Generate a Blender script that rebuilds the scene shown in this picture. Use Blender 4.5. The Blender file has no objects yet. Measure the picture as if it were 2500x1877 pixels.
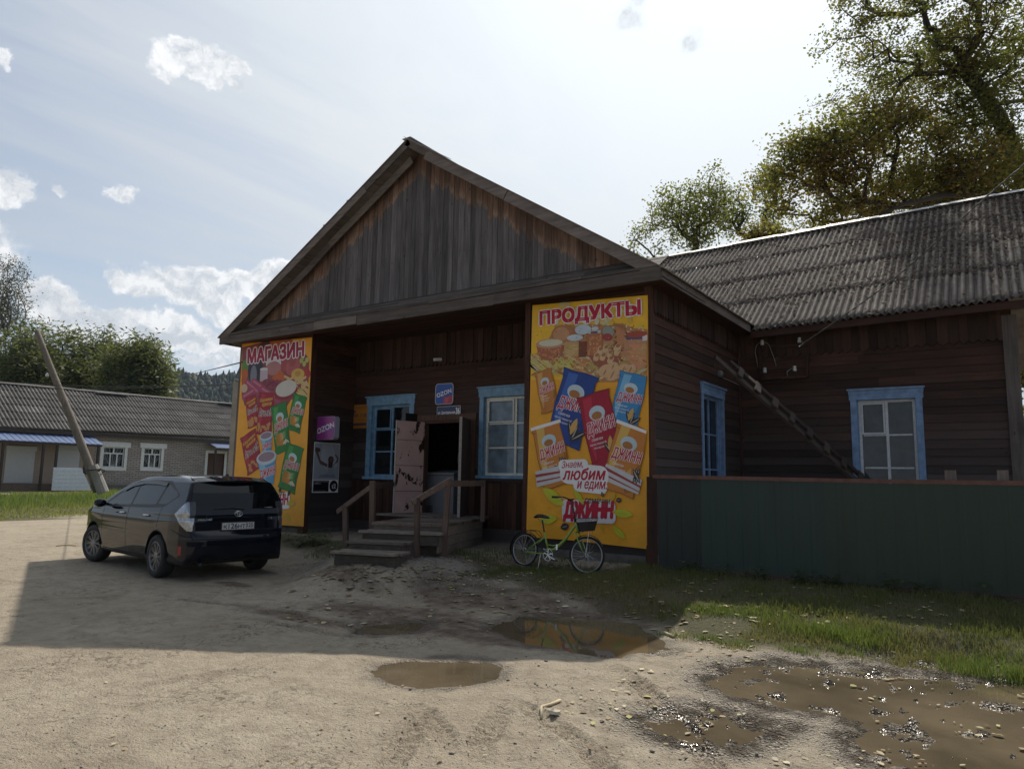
import bpy, bmesh, math, random
import numpy as np
from mathutils import Vector, Matrix
S = bpy.context.scene
COL = S.collection
rad = math.radians
# ---------------------------------------------------------------- camera
YAW, PITCH, ROLL, FPX, EYE = -0.59982755, 0.129759893, 0.0174497442, 1756.17, 1.6
def cam_axes():
    f = np.array([math.sin(YAW)*math.cos(PITCH), math.cos(YAW)*math.cos(PITCH), math.sin(PITCH)])
    r = np.cross(f, [0, 0, 1.0]); r /= np.linalg.norm(r); u = np.cross(r, f)
    return np.array([r*math.cos(ROLL)+u*math.sin(ROLL), -r*math.sin(ROLL)+u*math.cos(ROLL), f])
AX = cam_axes()
cd = bpy.data.cameras.new('camera'); cam = bpy.data.objects.new('camera', cd); COL.objects.link(cam)
cam.matrix_world = Matrix(((AX[0][0], AX[1][0], -AX[2][0], 0), (AX[0][1], AX[1][1], -AX[2][1], 0),
                           (AX[0][2], AX[1][2], -AX[2][2], EYE), (0, 0, 0, 1)))
cd.sensor_width = 36; cd.lens = FPX/2500*36; cd.clip_start = .05; cd.clip_end = 6000
S.camera = cam
# ---------------------------------------------------------------- sun and sky
SUN_AZ, SUN_EL = rad(-13.5), rad(49.6)      # azimuth from +Y towards +X
sv = Vector((math.sin(SUN_AZ)*math.cos(SUN_EL), math.cos(SUN_AZ)*math.cos(SUN_EL), math.sin(SUN_EL)))
sl = bpy.data.lights.new('sun', 'SUN'); so = bpy.data.objects.new('sun', sl); COL.objects.link(so)
sl.energy = 4.7; sl.angle = rad(.55); sl.color = (1.0, .93, .82)
so.rotation_euler = sv.to_track_quat('Z', 'Y').to_euler()
S.view_settings.view_transform = 'Standard'; S.view_settings.look = 'None'
S.view_settings.exposure = 0; S.view_settings.gamma = 1; S.view_settings.use_curve_mapping = False
S.render.resolution_x = 1024; S.render.resolution_y = 768

class NT:
    """small helper to write node trees"""
    def __init__(s, t): s.t = t; s.n = t.nodes; s.l = t.links
    def new(s, ty, ins=None, **kw):
        n = s.n.new(ty)
        for k, v in kw.items(): setattr(n, k, v)
        if ins:
            for k, v in ins.items():
                sock = n.inputs[k]
                if isinstance(v, bpy.types.NodeSocket): s.l.new(v, sock)
                elif isinstance(v, bpy.types.Node): s.l.new(v.outputs[0], sock)
                else:
                    if hasattr(sock.default_value, '__len__') and not hasattr(v, '__len__'): v = [v]*len(sock.default_value)
                    if hasattr(sock.default_value, '__len__') and len(sock.default_value) == 4 and len(v) == 3: v = (*v, 1)
                    sock.default_value = v
        return n
    def math(s, op, a, b=0.0, c=None, clamp=False):
        ins = {0: a, 1: b}
        if c is not None: ins[2] = c
        return s.new('ShaderNodeMath', ins, operation=op, use_clamp=clamp).outputs[0]
    def vmath(s, op, a, b=(0, 0, 0)):
        n = s.new('ShaderNodeVectorMath', {0: a, 1: b}, operation=op)
        return n.outputs['Value'] if op in ('DOT_PRODUCT', 'LENGTH', 'DISTANCE') else n.outputs[0]
    def noise(s, vec, scale, detail=4, rough=.55, out=0, dist=0):
        return s.new('ShaderNodeTexNoise', {'Vector': vec, 'Scale': scale, 'Detail': detail, 'Roughness': rough, 'Distortion': dist}).outputs[out]
    def ramp(s, fac, stops, interp='LINEAR'):
        n = s.new('ShaderNodeValToRGB', {0: fac}); cr = n.color_ramp; cr.interpolation = interp
        while len(cr.elements) < len(stops): cr.elements.new(.5)
        for e, (p, c) in zip(cr.elements, stops):
            e.position = p; e.color = (c, c, c, 1) if not hasattr(c, '__len__') else (*c, 1)[:4]
        return n.outputs[0]
    def mix(s, f, a, b, mode='MIX'):
        n = s.new('ShaderNodeMix', None, data_type='RGBA', blend_type=mode)
        for i, v in ((0, f), (6, a), (7, b)):
            if isinstance(v, bpy.types.NodeSocket): s.l.new(v, n.inputs[i])
            else: n.inputs[i].default_value = v if i == 0 else (*v, 1)[:4]
        return n.outputs[2]
    def maprange(s, v, a, b, c=0., d=1., sm=False):
        return s.new('ShaderNodeMapRange', {0: v, 1: a, 2: b, 3: c, 4: d}, interpolation_type='SMOOTHSTEP' if sm else 'LINEAR').outputs[0]

def pix_dir(x, y):
    d = AX.T@np.array([(x-1250)/FPX, -(y-938.5)/FPX, 1.]); return d
def build_world():
    w = bpy.data.worlds.new('World'); S.world = w; w.use_nodes = True
    t = NT(w.node_tree); t.n.clear()
    geo = t.new('ShaderNodeTexCoord').outputs['Generated']
    dirn = t.vmath('NORMALIZE', geo)
    sky = t.new('ShaderNodeTexSky', None, sky_type='NISHITA', sun_disc=False, sun_elevation=SUN_EL, sun_rotation=SUN_AZ)
    sky.air_density = 1.0; sky.dust_density = 1.6; sky.ozone_density = 1.2; sky.altitude = 200
    base = t.vmath('SCALE', sky.outputs[0]); base.node.inputs['Scale'].default_value = .125
    sd = t.vmath('DOT_PRODUCT', dirn, tuple(sv))
    sep = t.new('ShaderNodeSeparateXYZ', {0: dirn})
    z = sep.outputs[2]
    # projected cloud-plane coordinate gives thin streaky high cloud
    zc = t.math('MAXIMUM', z, .06)
    px_ = t.math('DIVIDE', sep.outputs[0], zc); py_ = t.math('DIVIDE', sep.outputs[1], zc)
    pl = t.new('ShaderNodeCombineXYZ', {0: px_, 1: py_}).outputs[0]
    st = t.new('ShaderNodeMapping', {0: pl, 3: (1.1, .35, 1)}); st.inputs['Rotation'].default_value = (0, 0, rad(35))
    veil = t.noise(st, 1.3, 8, .62, dist=.6)
    near = t.maprange(sd, .50, .93, 0, 1, True)
    vf = t.math('ADD', t.math('MULTIPLY', t.maprange(veil, .38, .70), .40), t.math('ADD', t.math('MULTIPLY', near, .54), .34), clamp=True)
    front = t.maprange(sd, -.35, .75, .30, 1.0, True)
    vb = t.math('MULTIPLY', t.math('ADD', .70, t.math('MULTIPLY', t.math('POWER', t.math('MAXIMUM', sd, 0), 5), .55)), front)
    vcol = t.vmath('SCALE', (.90, .955, 1.0)); t.l.new(vb, vcol.node.inputs['Scale'])
    col = t.mix(vf, base, vcol)
    col = t.mix(t.maprange(z, .30, .02, 0, .75), col, (.60, .70, .80))
    # cumulus banks, placed by direction
    blobs = [((440, 135), .042, 1.0, .8), ((500, 165), .040, 1.0, .8), ((560, 160), .030, .9, .7), ((410, 175), .025, .7, .8), ((580, 215), .02, .7, .8),
             ((110, 735), .040, 1.0, .8), ((150, 760), .050, 1, .7), ((210, 785), .060, 1, .65), ((290, 800), .066, 1, .55), ((380, 805), .066, 1, .55), ((460, 830), .06, 1, .45), ((540, 845), .045, .8, .4),
             ((310, 675), .036, .9, .7), ((370, 690), .052, 1, .7), ((440, 700), .055, 1, .7), ((520, 715), .062, 1, .7), ((600, 690), .050, 1, .6), ((680, 680), .06, 1, .6), ((560, 770), .06, .75, .35),
             ((15, 450), .040, .9, .8), ((0, 140), .016, .7, 1), ((140, 458), .016, .6, .7), ((300, 472), .026, .7, .6), ((490, 880), .05, .55, .3), ((300, 860), .08, .55, .25), ((-180, 640), .12, 1, .8), ((-400, 760), .16, 1, .5)]
    total = None
    n1 = t.noise(dirn, 17, 9, .62, out=1)
    warp = t.vmath('ADD', dirn, t.vmath('SCALE', t.vmath('SUBTRACT', n1, (.5, .5, .5))))
    warp.node.inputs[1].links[0].from_node.inputs['Scale'].default_value = .06
    for (p, r, amt, sq) in blobs:
        d = pix_dir(*p); d /= np.linalg.norm(d)
        df = t.vmath('SUBTRACT', warp, tuple(d)); df = t.vmath('MULTIPLY', df, (1, 1, 1/sq))
        dist = t.vmath('LENGTH', df)
        m = t.math('MULTIPLY', t.maprange(dist, r, r*.25, 0, 1, True), amt)
        total = m if total is None else t.math('MAXIMUM', total, m)
    n2 = t.noise(warp, 30, 9, .62)
    dens = t.maprange(t.math('ADD', total, t.math('MULTIPLY', t.math('SUBTRACT', n2, .5), .85)), .20, .60, 0, 1, True)
    dens = t.math('MULTIPLY', dens, t.maprange(total, 0.0, .12))
    # tops bright, bottoms grey-blue : density sampled a little higher up
    up = t.noise(t.vmath('ADD', warp, (0, 0, .014)), 30, 9, .62)
    lit = t.maprange(t.math('SUBTRACT', n2, up), -.10, .12, 0, 1)
    thick = t.maprange(total, .35, 1.0)
    shade = t.math('ADD', t.math('MULTIPLY', lit, .55), t.math('SUBTRACT', .52, t.math('MULTIPLY', thick, .15)), clamp=True)
    ccol = t.mix(shade, (.40, .47, .56), (1.06, 1.07, 1.08))
    ccol2 = t.vmath('SCALE', ccol); t.l.new(front, ccol2.node.inputs['Scale'])
    col = t.mix(t.math('MULTIPLY', dens, .97), col, ccol2)
    # two small grey wisps near the sun
    wt = None
    for p, r in (((1535, 55), .024), ((1690, 100), .02), ((1560, 10), .018)):
        d = pix_dir(*p); d /= np.linalg.norm(d)
        m = t.maprange(t.vmath('DISTANCE', warp, tuple(d)), r, r*.1, 0, .75, True)
        wt = m if wt is None else t.math('MAXIMUM', wt, m)
    col = t.mix(t.math('MULTIPLY', wt, t.maprange(n2, .35, .6)), col, (.50, .56, .60))
    bg = t.new('ShaderNodeBackground', {'Color': col, 'Strength': 1.0})
    out = t.new('ShaderNodeOutputWorld', {'Surface': bg})
build_world()
try:
    S.cycles.max_bounces = 7; S.cycles.transparent_max_bounces = 10
except Exception: pass
# ---------------------------------------------------------------- pixel -> point helpers (2500x1877 photo)
def atY(x, y, Y):
    d = pix_dir(x, y); t = Y/d[1]; return np.array([d[0]*t, Y, EYE+d[2]*t])
def atX(x, y, X):
    d = pix_dir(x, y); t = X/d[0]; return np.array([X, d[1]*t, EYE+d[2]*t])
def atZ(x, y, z=0.):
    d = pix_dir(x, y); t = (z-EYE)/d[2]; return np.array([d[0]*t, d[1]*t, z])
def atD(x, y, D):
    d = pix_dir(x, y); return d*D+np.array([0, 0, EYE])
# ---------------------------------------------------------------- noise and terrain
_rs = np.random.RandomState(7); _LAT = _rs.rand(256, 256)
def vnoise(x, y, sc, seed=0):
    x = np.asarray(x, float)*sc+seed*17.31; y = np.asarray(y, float)*sc+seed*9.17
    xi = np.floor(x).astype(int); yi = np.floor(y).astype(int); fx = x-xi; fy = y-yi
    fx = fx*fx*(3-2*fx); fy = fy*fy*(3-2*fy)
    L = lambda a, b: _LAT[a & 255, b & 255]
    return (L(xi, yi)*(1-fx)+L(xi+1, yi)*fx)*(1-fy)+(L(xi, yi+1)*(1-fx)+L(xi+1, yi+1)*fx)*fy
def fbm(x, y, sc, o=4, seed=0, g=.5):
    r = 0; a = 1; s = 0
    for i in range(o): r = r+a*(vnoise(x, y, sc*2.03**i, seed+i)-.5); s += a; a *= g
    return r/s
def sstep(x, a, b):
    t = np.clip((x-a)/(b-a), 0, 1); return t*t*(3-2*t)
def gz(x, y):
    """large-scale ground height: a low bank up to the shop"""
    x = np.asarray(x, float); y = np.asarray(y, float)
    w = sstep(x, -10.3, -7.9); e = sstep(x, -7.8, -6.2)
    y0 = 8.35*(1-w)+(6.15+.85*e)*w; y1 = 9.9*(1-w)+(7.9+2.1*e)*w
    t = np.clip((y-y0)/(y1-y0), 0, 1); s = t*t*(3-2*t)
    dip = .14*np.exp(-((x+5.9)/1.15)**4)*np.exp(-((y-9.6)/.5)**2)
    return (.36*s-dip*s)*sstep(x, -19, -14.6)*(1-sstep(y, 24, 34))
def G(px, py):
    d = pix_dir(px, py); o = np.array([0, 0, EYE]); t1 = -EYE/d[2]; ts = np.linspace(t1*.6, t1*1.02, 240)
    P_ = o+d*ts[:, None]; k = np.nonzero(P_[:, 2] <= gz(P_[:, 0], P_[:, 1]))[0]
    if not len(k): return o+d*t1
    lo, hi = ts[max(k[0]-1, 0)], ts[k[0]]
    for _ in range(20):
        m = (lo+hi)/2; q = o+d*m
        if q[2] <= float(gz(q[0], q[1])): hi = m
        else: lo = m
    return o+d*hi
# ---------------------------------------------------------------- materials
def newmat(name):
    m = bpy.data.materials.new(name); m.use_nodes = True; t = NT(m.node_tree); t.n.clear()
    out = t.new('ShaderNodeOutputMaterial'); return m, t, out
def P(t, out, **kw):
    b = t.new('ShaderNodeBsdfPrincipled', kw); t.l.new(b.outputs[0], out.inputs[0]); return b
def plain(name, c, rough=.6, metal=0., spec=.5, var=.12, bump=.15, bscale=40, coat=0., attr=False, ns=6.):
    m, t, out = newmat(name); co = t.new('ShaderNodeTexCoord').outputs['Object']
    n = t.noise(co, ns, 5, .6)
    f = t.maprange(n, .25, .75, 1-var, 1+var)
    base = t.new('ShaderNodeVertexColor', None, layer_name='Col').outputs[0] if attr else t.new('ShaderNodeRGB')
    if not attr: base.outputs[0].default_value = (*c, 1); base = base.outputs[0]
    col = t.vmath('SCALE', base); t.l.new(f, col.node.inputs['Scale'])
    kw = {'Base Color': col, 'Roughness': rough, 'Metallic': metal, 'Specular IOR Level': spec, 'Coat Weight': coat}
    if bump:
        b = t.new('ShaderNodeBump', {'Strength': bump, 'Distance': .01, 'Height': t.noise(co, bscale, 4)})
        kw['Normal'] = b.outputs[0]
    P(t, out, **kw); return m
def wood(name, c1, c2, grey=None, axis=0, rough=.8, zr=None, zc=None, streak=1.):
    """weathered boards; Col.r = random per board, grain runs along axis"""
    m, t, out = newmat(name); co = t.new('ShaderNodeNewGeometry').outputs['Position']
    at = t.new('ShaderNodeVertexColor', None, layer_name='Col').outputs[0]
    r = t.new('ShaderNodeSeparateColor', {0: at}).outputs[0]
    off = t.new('ShaderNodeCombineXYZ', {0: t.math('MULTIPLY', r, 37.), 1: t.math('MULTIPLY', r, 91.), 2: t.math('MULTIPLY', r, 53.)}).outputs[0]
    sc = [26, 26, 26]; sc[axis] = 1.6
    v = t.vmath('ADD', t.vmath('MULTIPLY', co, tuple(sc)), off)
    g = t.noise(v, 1., 6, .62, dist=.4)
    big = t.noise(t.vmath('ADD', co, off), 1.7, 5, .6)
    f = t.maprange(t.math('ADD', t.math('MULTIPLY', g, .6), t.math('MULTIPLY', big, .4)), .36, .64)
    col = t.mix(f, c1, c2)
    if grey:
        if zr: k = t.maprange(t.math('ADD', t.new('ShaderNodeSeparateXYZ', {0: co}).outputs[2], t.math('MULTIPLY', t.math('SUBTRACT', big, .5), 2.2)), zr[0], zr[1])
        else: k = t.maprange(big, .35, .7)
        col = t.mix(k, grey, col)
    vv = t.math('ADD', .62, t.math('MULTIPLY', r, .76))
    # small dark knots and nails
    vo = t.new('ShaderNodeTexVoronoi', {'Vector': t.vmath('MULTIPLY', co, tuple(3.2 if i != axis else 1.4 for i in range(3))), 'Scale': 1.6}).outputs[0]
    kn = t.maprange(vo, .05, .085, .35, 1)
    c = t.vmath('SCALE', col); t.l.new(t.math('MULTIPLY', vv, kn), c.node.inputs['Scale'])
    b = t.new('ShaderNodeBump', {'Strength': .55, 'Distance': .006, 'Height': g})
    P(t, out, **{'Base Color': c, 'Roughness': rough, 'Normal': b.outputs[0], 'Specular IOR Level': .25}); return m
# ---------------------------------------------------------------- mesh builder
RND = random.Random(11)
class MB:
    def __init__(s): s.v = []; s.f = []; s.c = []; s.m = []; s.col = None; s.mi = 0
    def color(s, c): s.col = c; return s
    def _c(s):
        if s.col is None: r = RND.random(); return (r, r, r)
        return s.col
    def face(s, pts, c=None):
        i = len(s.v); s.v += [tuple(map(float, p)) for p in pts]; s.f.append(tuple(range(i, i+len(pts)))); s.c.append(c or s._c()); s.m.append(s.mi)
    def mesh(s, vs, fs, c=None):
        i = len(s.v); s.v += [tuple(map(float, p)) for p in vs]; c = c or s._c()
        for f in fs: s.f.append(tuple(j+i for j in f)); s.c.append(c); s.m.append(s.mi)
    def hexa(s, p, c=None):
        """8 points: bottom ring 0-3 (ccw from above), top ring 4-7"""
        s.mesh(p, [(3, 2, 1, 0), (4, 5, 6, 7), (0, 1, 5, 4), (1, 2, 6, 5), (2, 3, 7, 6), (3, 0, 4, 7)], c)
    def box(s, x0, x1, y0, y1, z0, z1, c=None):
        s.hexa([(x0, y0, z0), (x1, y0, z0), (x1, y1, z0), (x0, y1, z0), (x0, y0, z1), (x1, y0, z1), (x1, y1, z1), (x0, y1, z1)], c)
    def fbox(s, F, a0, a1, d0, d1, z0, z1, c=None, lean=0.):
        """box in a wall frame F=(origin, along, outward)"""
        O, u, n = F
        q = lambda a, d, z: (O[0]+u[0]*a+n[0]*d, O[1]+u[1]*a+n[1]*d, z)
        p = [q(a0, d1+lean, z0), q(a1, d1+lean, z0), q(a1, d0, z0), q(a0, d0, z0), q(a0, d1, z1), q(a1, d1, z1), q(a1, d0, z1), q(a0, d0, z1)]
        if (u[0]*-n[1]+u[1]*n[0]) < 0: p = [p[1], p[0], p[3], p[2], p[5], p[4], p[7], p[6]]
        s.hexa(p, c)
    def beam(s, a, b, w, h, up=(0, 0, 1), c=None):
        a = Vector(a); b = Vector(b); d = (b-a).normalized(); up = Vector(up)
        x = d.cross(up)
        if x.length < 1e-4: x = d.cross(Vector((1, 0, 0)))
        x.normalize(); y = x.cross(d).normalized()
        r = [(-w/2, -h/2), (w/2, -h/2), (w/2, h/2), (-w/2, h/2)]
        s.mesh([a+x*i+y*j for i, j in r]+[b+x*i+y*j for i, j in r], [(0, 1, 2, 3), (7, 6, 5, 4), (0, 4, 5, 1), (1, 5, 6, 2), (2, 6, 7, 3), (3, 7, 4, 0)], c)
    def tube(s, pts, r, n=8, c=None, caps=True):
        pts = [Vector(p) for p in pts]; rs = r if hasattr(r, '__len__') else [r]*len(pts)
        vs = []; fs = []; x = None
        for i, p in enumerate(pts):
            d = (pts[min(i+1, len(pts)-1)]-pts[max(i-1, 0)])
            d = d.normalized() if d.length > 1e-9 else Vector((0, 0, 1))
            if x is None:
                x = d.cross(Vector((0, 0, 1)))
                if x.length < .05: x = d.cross(Vector((1, 0, 0)))
            x = (x-d*x.dot(d))
            x = x.normalized() if x.length > 1e-6 else d.orthogonal().normalized()
            y = d.cross(x)
            for k in range(n):
                a = 2*math.pi*k/n; vs.append(p+(x*math.cos(a)+y*math.sin(a))*rs[i])
        for i in range(len(pts)-1):
            for k in range(n):
                k2 = (k+1) % n; fs.append((i*n+k, i*n+k2, (i+1)*n+k2, (i+1)*n+k))
        if caps: fs.append(tuple(range(n-1, -1, -1))); fs.append(tuple((len(pts)-1)*n+k for k in range(n)))
        s.mesh(vs, fs, c)
    def lathe(s, O, axis, prof, n=24, c=None):
        """prof: list of (distance along axis, radius)"""
        O = Vector(O); d = Vector(axis).normalized(); x = d.orthogonal().normalized(); y = d.cross(x); vs = []; fs = []
        for (t, r) in prof:
            for k in range(n):
                a = 2*math.pi*k/n; vs.append(O+d*t+(x*math.cos(a)+y*math.sin(a))*r)
        for i in range(len(prof)-1):
            for k in range(n):
                k2 = (k+1) % n; fs.append((i*n+k, i*n+k2, (i+1)*n+k2, (i+1)*n+k))
        s.mesh(vs, fs, c)
    def build(s, name, mat, parent=None, smooth=False, root=None, bevel=0.):
        loc = Vector((0, 0, 0))
        if parent is not None: loc = Vector(parent['_base'])
        elif root is not None: loc = Vector(root)
        me = bpy.data.meshes.new(name)
        me.from_pydata([(a-loc.x, b-loc.y, c-loc.z) for a, b, c in s.v], [], s.f)
        for m in (mat if isinstance(mat, (list, tuple)) else [mat]): me.materials.append(m)
        if isinstance(mat, (list, tuple)): me.polygons.foreach_set('material_index', s.m)
        ca = me.color_attributes.new('Col', 'FLOAT_COLOR', 'CORNER')
        cnt = np.array([len(f) for f in s.f]); arr = np.repeat(np.array([(*c, 1.) for c in s.c], dtype=np.float32), cnt, axis=0)
        ca.data.foreach_set('color', arr.ravel())
        if smooth: me.polygons.foreach_set('use_smooth', [True]*len(me.polygons))
        me.update()
        o = bpy.data.objects.new(name, me); COL.objects.link(o)
        if parent is not None: o.parent = parent; o['_base'] = tuple(loc)
        else: o.location = loc; o['_base'] = tuple(loc)
        if bevel:
            md = o.modifiers.new('bevel', 'BEVEL'); md.width = bevel; md.segments = 2; md.limit_method = 'ANGLE'
        return o
def npmesh(name, V, F, mat, cols=None, parent=None, root=None, smooth=False):
    """V (n,3), F (m,k) arrays; cols per face"""
    loc = np.array(parent['_base'] if parent is not None else (root if root is not None else (0, 0, 0)), float)
    me = bpy.data.meshes.new(name); V = np.asarray(V, float)-loc; F = np.asarray(F, int); k = F.shape[1]
    me.vertices.add(len(V)); me.vertices.foreach_set('co', V.ravel())
    me.loops.add(F.size); me.loops.foreach_set('vertex_index', F.ravel())
    me.polygons.add(len(F)); me.polygons.foreach_set('loop_start', np.arange(0, F.size, k))
    try: me.polygons.foreach_set('loop_total', np.full(len(F), k))
    except Exception: pass
    me.materials.append(mat)
    if smooth: me.polygons.foreach_set('use_smooth', np.ones(len(F), bool))
    me.update(calc_edges=True)
    if cols is not None:
        ca = me.color_attributes.new('Col', 'FLOAT_COLOR', 'CORNER')
        c = np.repeat(np.concatenate([np.asarray(cols, np.float32), np.ones((len(F), 1), np.float32)], 1), k, axis=0)
        ca.data.foreach_set('color', c.ravel())
    me.validate()
    o = bpy.data.objects.new(name, me); COL.objects.link(o)
    if parent is not None: o.parent = parent
    else: o.location = loc
    o['_base'] = tuple(loc); return o
def tag(o, label=None, cat=None, group=None, kind=None):
    if label: o['label'] = label
    if cat: o['category'] = cat
    if group: o['group'] = group
    if kind: o['kind'] = kind
    return o
def thing(name, loc, label, cat, group=None):
    o = bpy.data.objects.new(name, None); COL.objects.link(o); o.location = tuple(loc); o.empty_display_size = .2
    o['_base'] = tuple(float(c) for c in loc); return tag(o, label, cat, group)
def children(o): return [c for c in bpy.data.objects if c.parent == o]
def copy_tree(o, parent=None):
    c = o.copy(); COL.objects.link(c)
    if parent is not None: c.parent = parent
    for ch in children(o): copy_tree(ch, c)
    return c
_tc = {}
def text_shape(s, offset=0., shear=0., spacing=1.):
    """glyph outlines as triangles; unit height"""
    key = (s, offset, shear, spacing)
    if key in _tc: return _tc[key]
    cu = bpy.data.curves.new('t', 'FONT'); cu.body = s; cu.offset = offset; cu.shear = shear; cu.space_character = spacing; cu.resolution_u = 3; cu.fill_mode = 'NONE'
    o = bpy.data.objects.new('t', cu); COL.objects.link(o)
    dg = bpy.context.evaluated_depsgraph_get(); me = o.evaluated_get(dg).to_mesh()
    vv = [(a.co.x, a.co.y) for a in me.vertices]; nxt = {}; ed = [tuple(e.vertices) for e in me.edges]
    o.evaluated_get(dg).to_mesh_clear(); bpy.data.objects.remove(o); bpy.data.curves.remove(cu)
    for a, b in ed: nxt.setdefault(a, []).append(b); nxt.setdefault(b, []).append(a)
    loops, seen = [], set()
    for st in range(len(vv)):
        if st in seen or st not in nxt: continue
        lp = [st]; seen.add(st); cur = st+1 if st+1 in nxt[st] else nxt[st][0]
        while cur != st and cur not in seen:
            lp.append(cur); seen.add(cur); nn = [q for q in nxt[cur] if q not in seen]
            if not nn: break
            cur = nn[0]
        if len(lp) > 2: loops.append(np.array([vv[q] for q in lp]))
    from mathutils.geometry import delaunay_2d_cdt
    V, F = [], []
    # neighbouring glyphs never touch, so one triangulation per cluster of overlapping loops
    pts, es = [], []
    for lp in loops:
        b = len(pts); pts += [Vector(p) for p in lp]; es += [(b+k, b+(k+1) % len(lp)) for k in range(len(lp))]
    ov, oe, of = delaunay_2d_cdt(pts, es, [], 0, 1e-5)[:3]
    P_ = np.array([tuple(p) for p in ov]); T = np.array([f for f in of if len(f) == 3])
    c = P_[T].mean(1); wn = np.zeros(len(T))
    for lp in loops:
        a = lp; b = np.roll(lp, -1, 0)
        for p, q in zip(a, b):
            left = (q[0]-p[0])*(c[:, 1]-p[1])-(c[:, 0]-p[0])*(q[1]-p[1])
            wn += ((p[1] <= c[:, 1]) & (q[1] > c[:, 1]) & (left > 0)).astype(int)-((p[1] > c[:, 1]) & (q[1] <= c[:, 1]) & (left < 0)).astype(int)
    v = [tuple(p) for p in P_]; f = [tuple(int(i) for i in t) for t in T[wn != 0]]
    _tc[key] = (v, f); return v, f
class Print:
    """flat printed artwork on a wall frame: every shape is a slightly higher ink layer"""
    def __init__(s, mb, F, z0, step=.00005, base=.002, skew=0.):
        s.mb = mb; s.F = F; s.z0 = z0; s.d = base; s.step = step; s.skew = skew
    def pt(s, a, b):
        O, u, n = s.F; return (O[0]+u[0]*a+n[0]*s.d, O[1]+u[1]*a+n[1]*s.d, s.z0+b+s.skew*a)
    def poly(s, pts, c): s.d += s.step; s.mb.face([s.pt(*p) for p in pts], c)
    def rect(s, a0, b0, a1, b1, c): s.poly([(a0, b0), (a1, b0), (a1, b1), (a0, b1)], c)
    def rrect(s, cx, cy, w, h, r, c, rot=0.):
        pts = []
        for qx, qy, a0 in ((1, 1, 0), (-1, 1, 90), (-1, -1, 180), (1, -1, 270)):
            for k in range(5):
                a = rad(a0+k*22.5); pts.append((qx*(w/2-r)+r*math.cos(a), qy*(h/2-r)+r*math.sin(a)))
        s.poly([rot2(p, rot, cx, cy) for p in pts], c)
    def ell(s, cx, cy, rx, ry, c, rot=0., n=20):
        s.poly([rot2((rx*math.cos(2*math.pi*k/n), ry*math.sin(2*math.pi*k/n)), rot, cx, cy) for k in range(n)], c)
    def leaf(s, cx, cy, L, w, c, rot=0.):
        pts = [(L*(-.5+k/8), w*math.sin(math.pi*k/8)**.8/2) for k in range(9)]+[(L*(.5-k/8), -w*math.sin(math.pi*k/8)**.8/2) for k in range(1, 8)]
        s.poly([rot2(p, rot, cx, cy) for p in pts], c)
    def text(s, txt, cx, cy, w, h, c, rot=0., shear=0., offset=0., outline=None, oc=None):
        v0, _ = text_shape(txt, 0., shear); xs = [p[0] for p in v0]; ys = [p[1] for p in v0]
        sx = w/(max(xs)-min(xs)); sy = h/(max(ys)-min(ys)); mx = (max(xs)+min(xs))/2; my = (max(ys)+min(ys))/2
        if outline:
            e = outline*.5*h/(max(ys)-min(ys))*1.5; v, f = text_shape(txt, 0., shear)
            for k in range(8):
                ox, oy = e*math.cos(k*math.pi/4), e*math.sin(k*math.pi/4); s.d += s.step
                s.mb.mesh([s.pt(*rot2(((p[0]-mx)*sx+ox, (p[1]-my)*sy+oy), rot, cx, cy)) for p in v], f, oc)
        v, f = text_shape(txt, 0., shear); e = offset*.7*h/(max(ys)-min(ys))
        for ox, oy in (((0, 0),) if offset < .015 else ((-e, -e), (e, -e), (-e, e), (e, e))):
            s.d += s.step; s.mb.mesh([s.pt(*rot2(((p[0]-mx)*sx+ox, (p[1]-my)*sy+oy), rot, cx, cy)) for p in v], f, c)
        s.d += s.step
def rot2(p, a, cx, cy):
    a = rad(a); return (cx+p[0]*math.cos(a)-p[1]*math.sin(a), cy+p[0]*math.sin(a)+p[1]*math.cos(a))
# ================================================================ puddles and ground
def cr6(l): return [(700+x/2.212, 1380+y/2.212) for x, y in l]
def cr5(l): return [(1450+x/2.1067, 1350+y/2.1067) for x, y in l]
PUD = {
 'tan': cr6([(440, 560), (500, 515), (640, 500), (880, 497), (1080, 505), (1170, 545), (1165, 585), (1060, 610), (900, 640), (700, 643), (560, 625), (470, 595)]),
 'mirror': cr6([(1065, 325), (1150, 290), (1260, 250), (1500, 232), (1750, 240), (1900, 262), (1960, 330), (2060, 400), (2085, 440), (1960, 462), (1860, 462), (1800, 490), (1700, 480), (1540, 455), (1300, 410), (1150, 365)]),
 'shade': cr6([(350, 352), (400, 315), (560, 298), (700, 292), (790, 302), (740, 330), (640, 352), (480, 362)]),
 'big': cr5([(690, 572), (950, 560), (1250, 570), (1500, 588), (1750, 600), (2000, 610), (2300, 640), (2700, 800), (2900, 1100), (2700, 1300), (1600, 1300), (1480, 1110), (1380, 1020), (1310, 940), (1390, 885), (1300, 822), (1100, 795), (900, 778), (720, 750), (640, 700), (600, 640)]),
 'small': cr5([(235, 830), (400, 835), (500, 800), (590, 782), (690, 772), (790, 860), (930, 880), (920, 905), (830, 945), (680, 980), (560, 950), (400, 938), (290, 890)]),
 'strip': cr5([(1560, 520), (1640, 508), (1760, 500), (1900, 520), (1950, 545), (1880, 560), (1700, 545)]),
 
}
PUDW = {k: np.array([G(*p)[:2] for p in v]) for k, v in PUD.items()}
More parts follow.
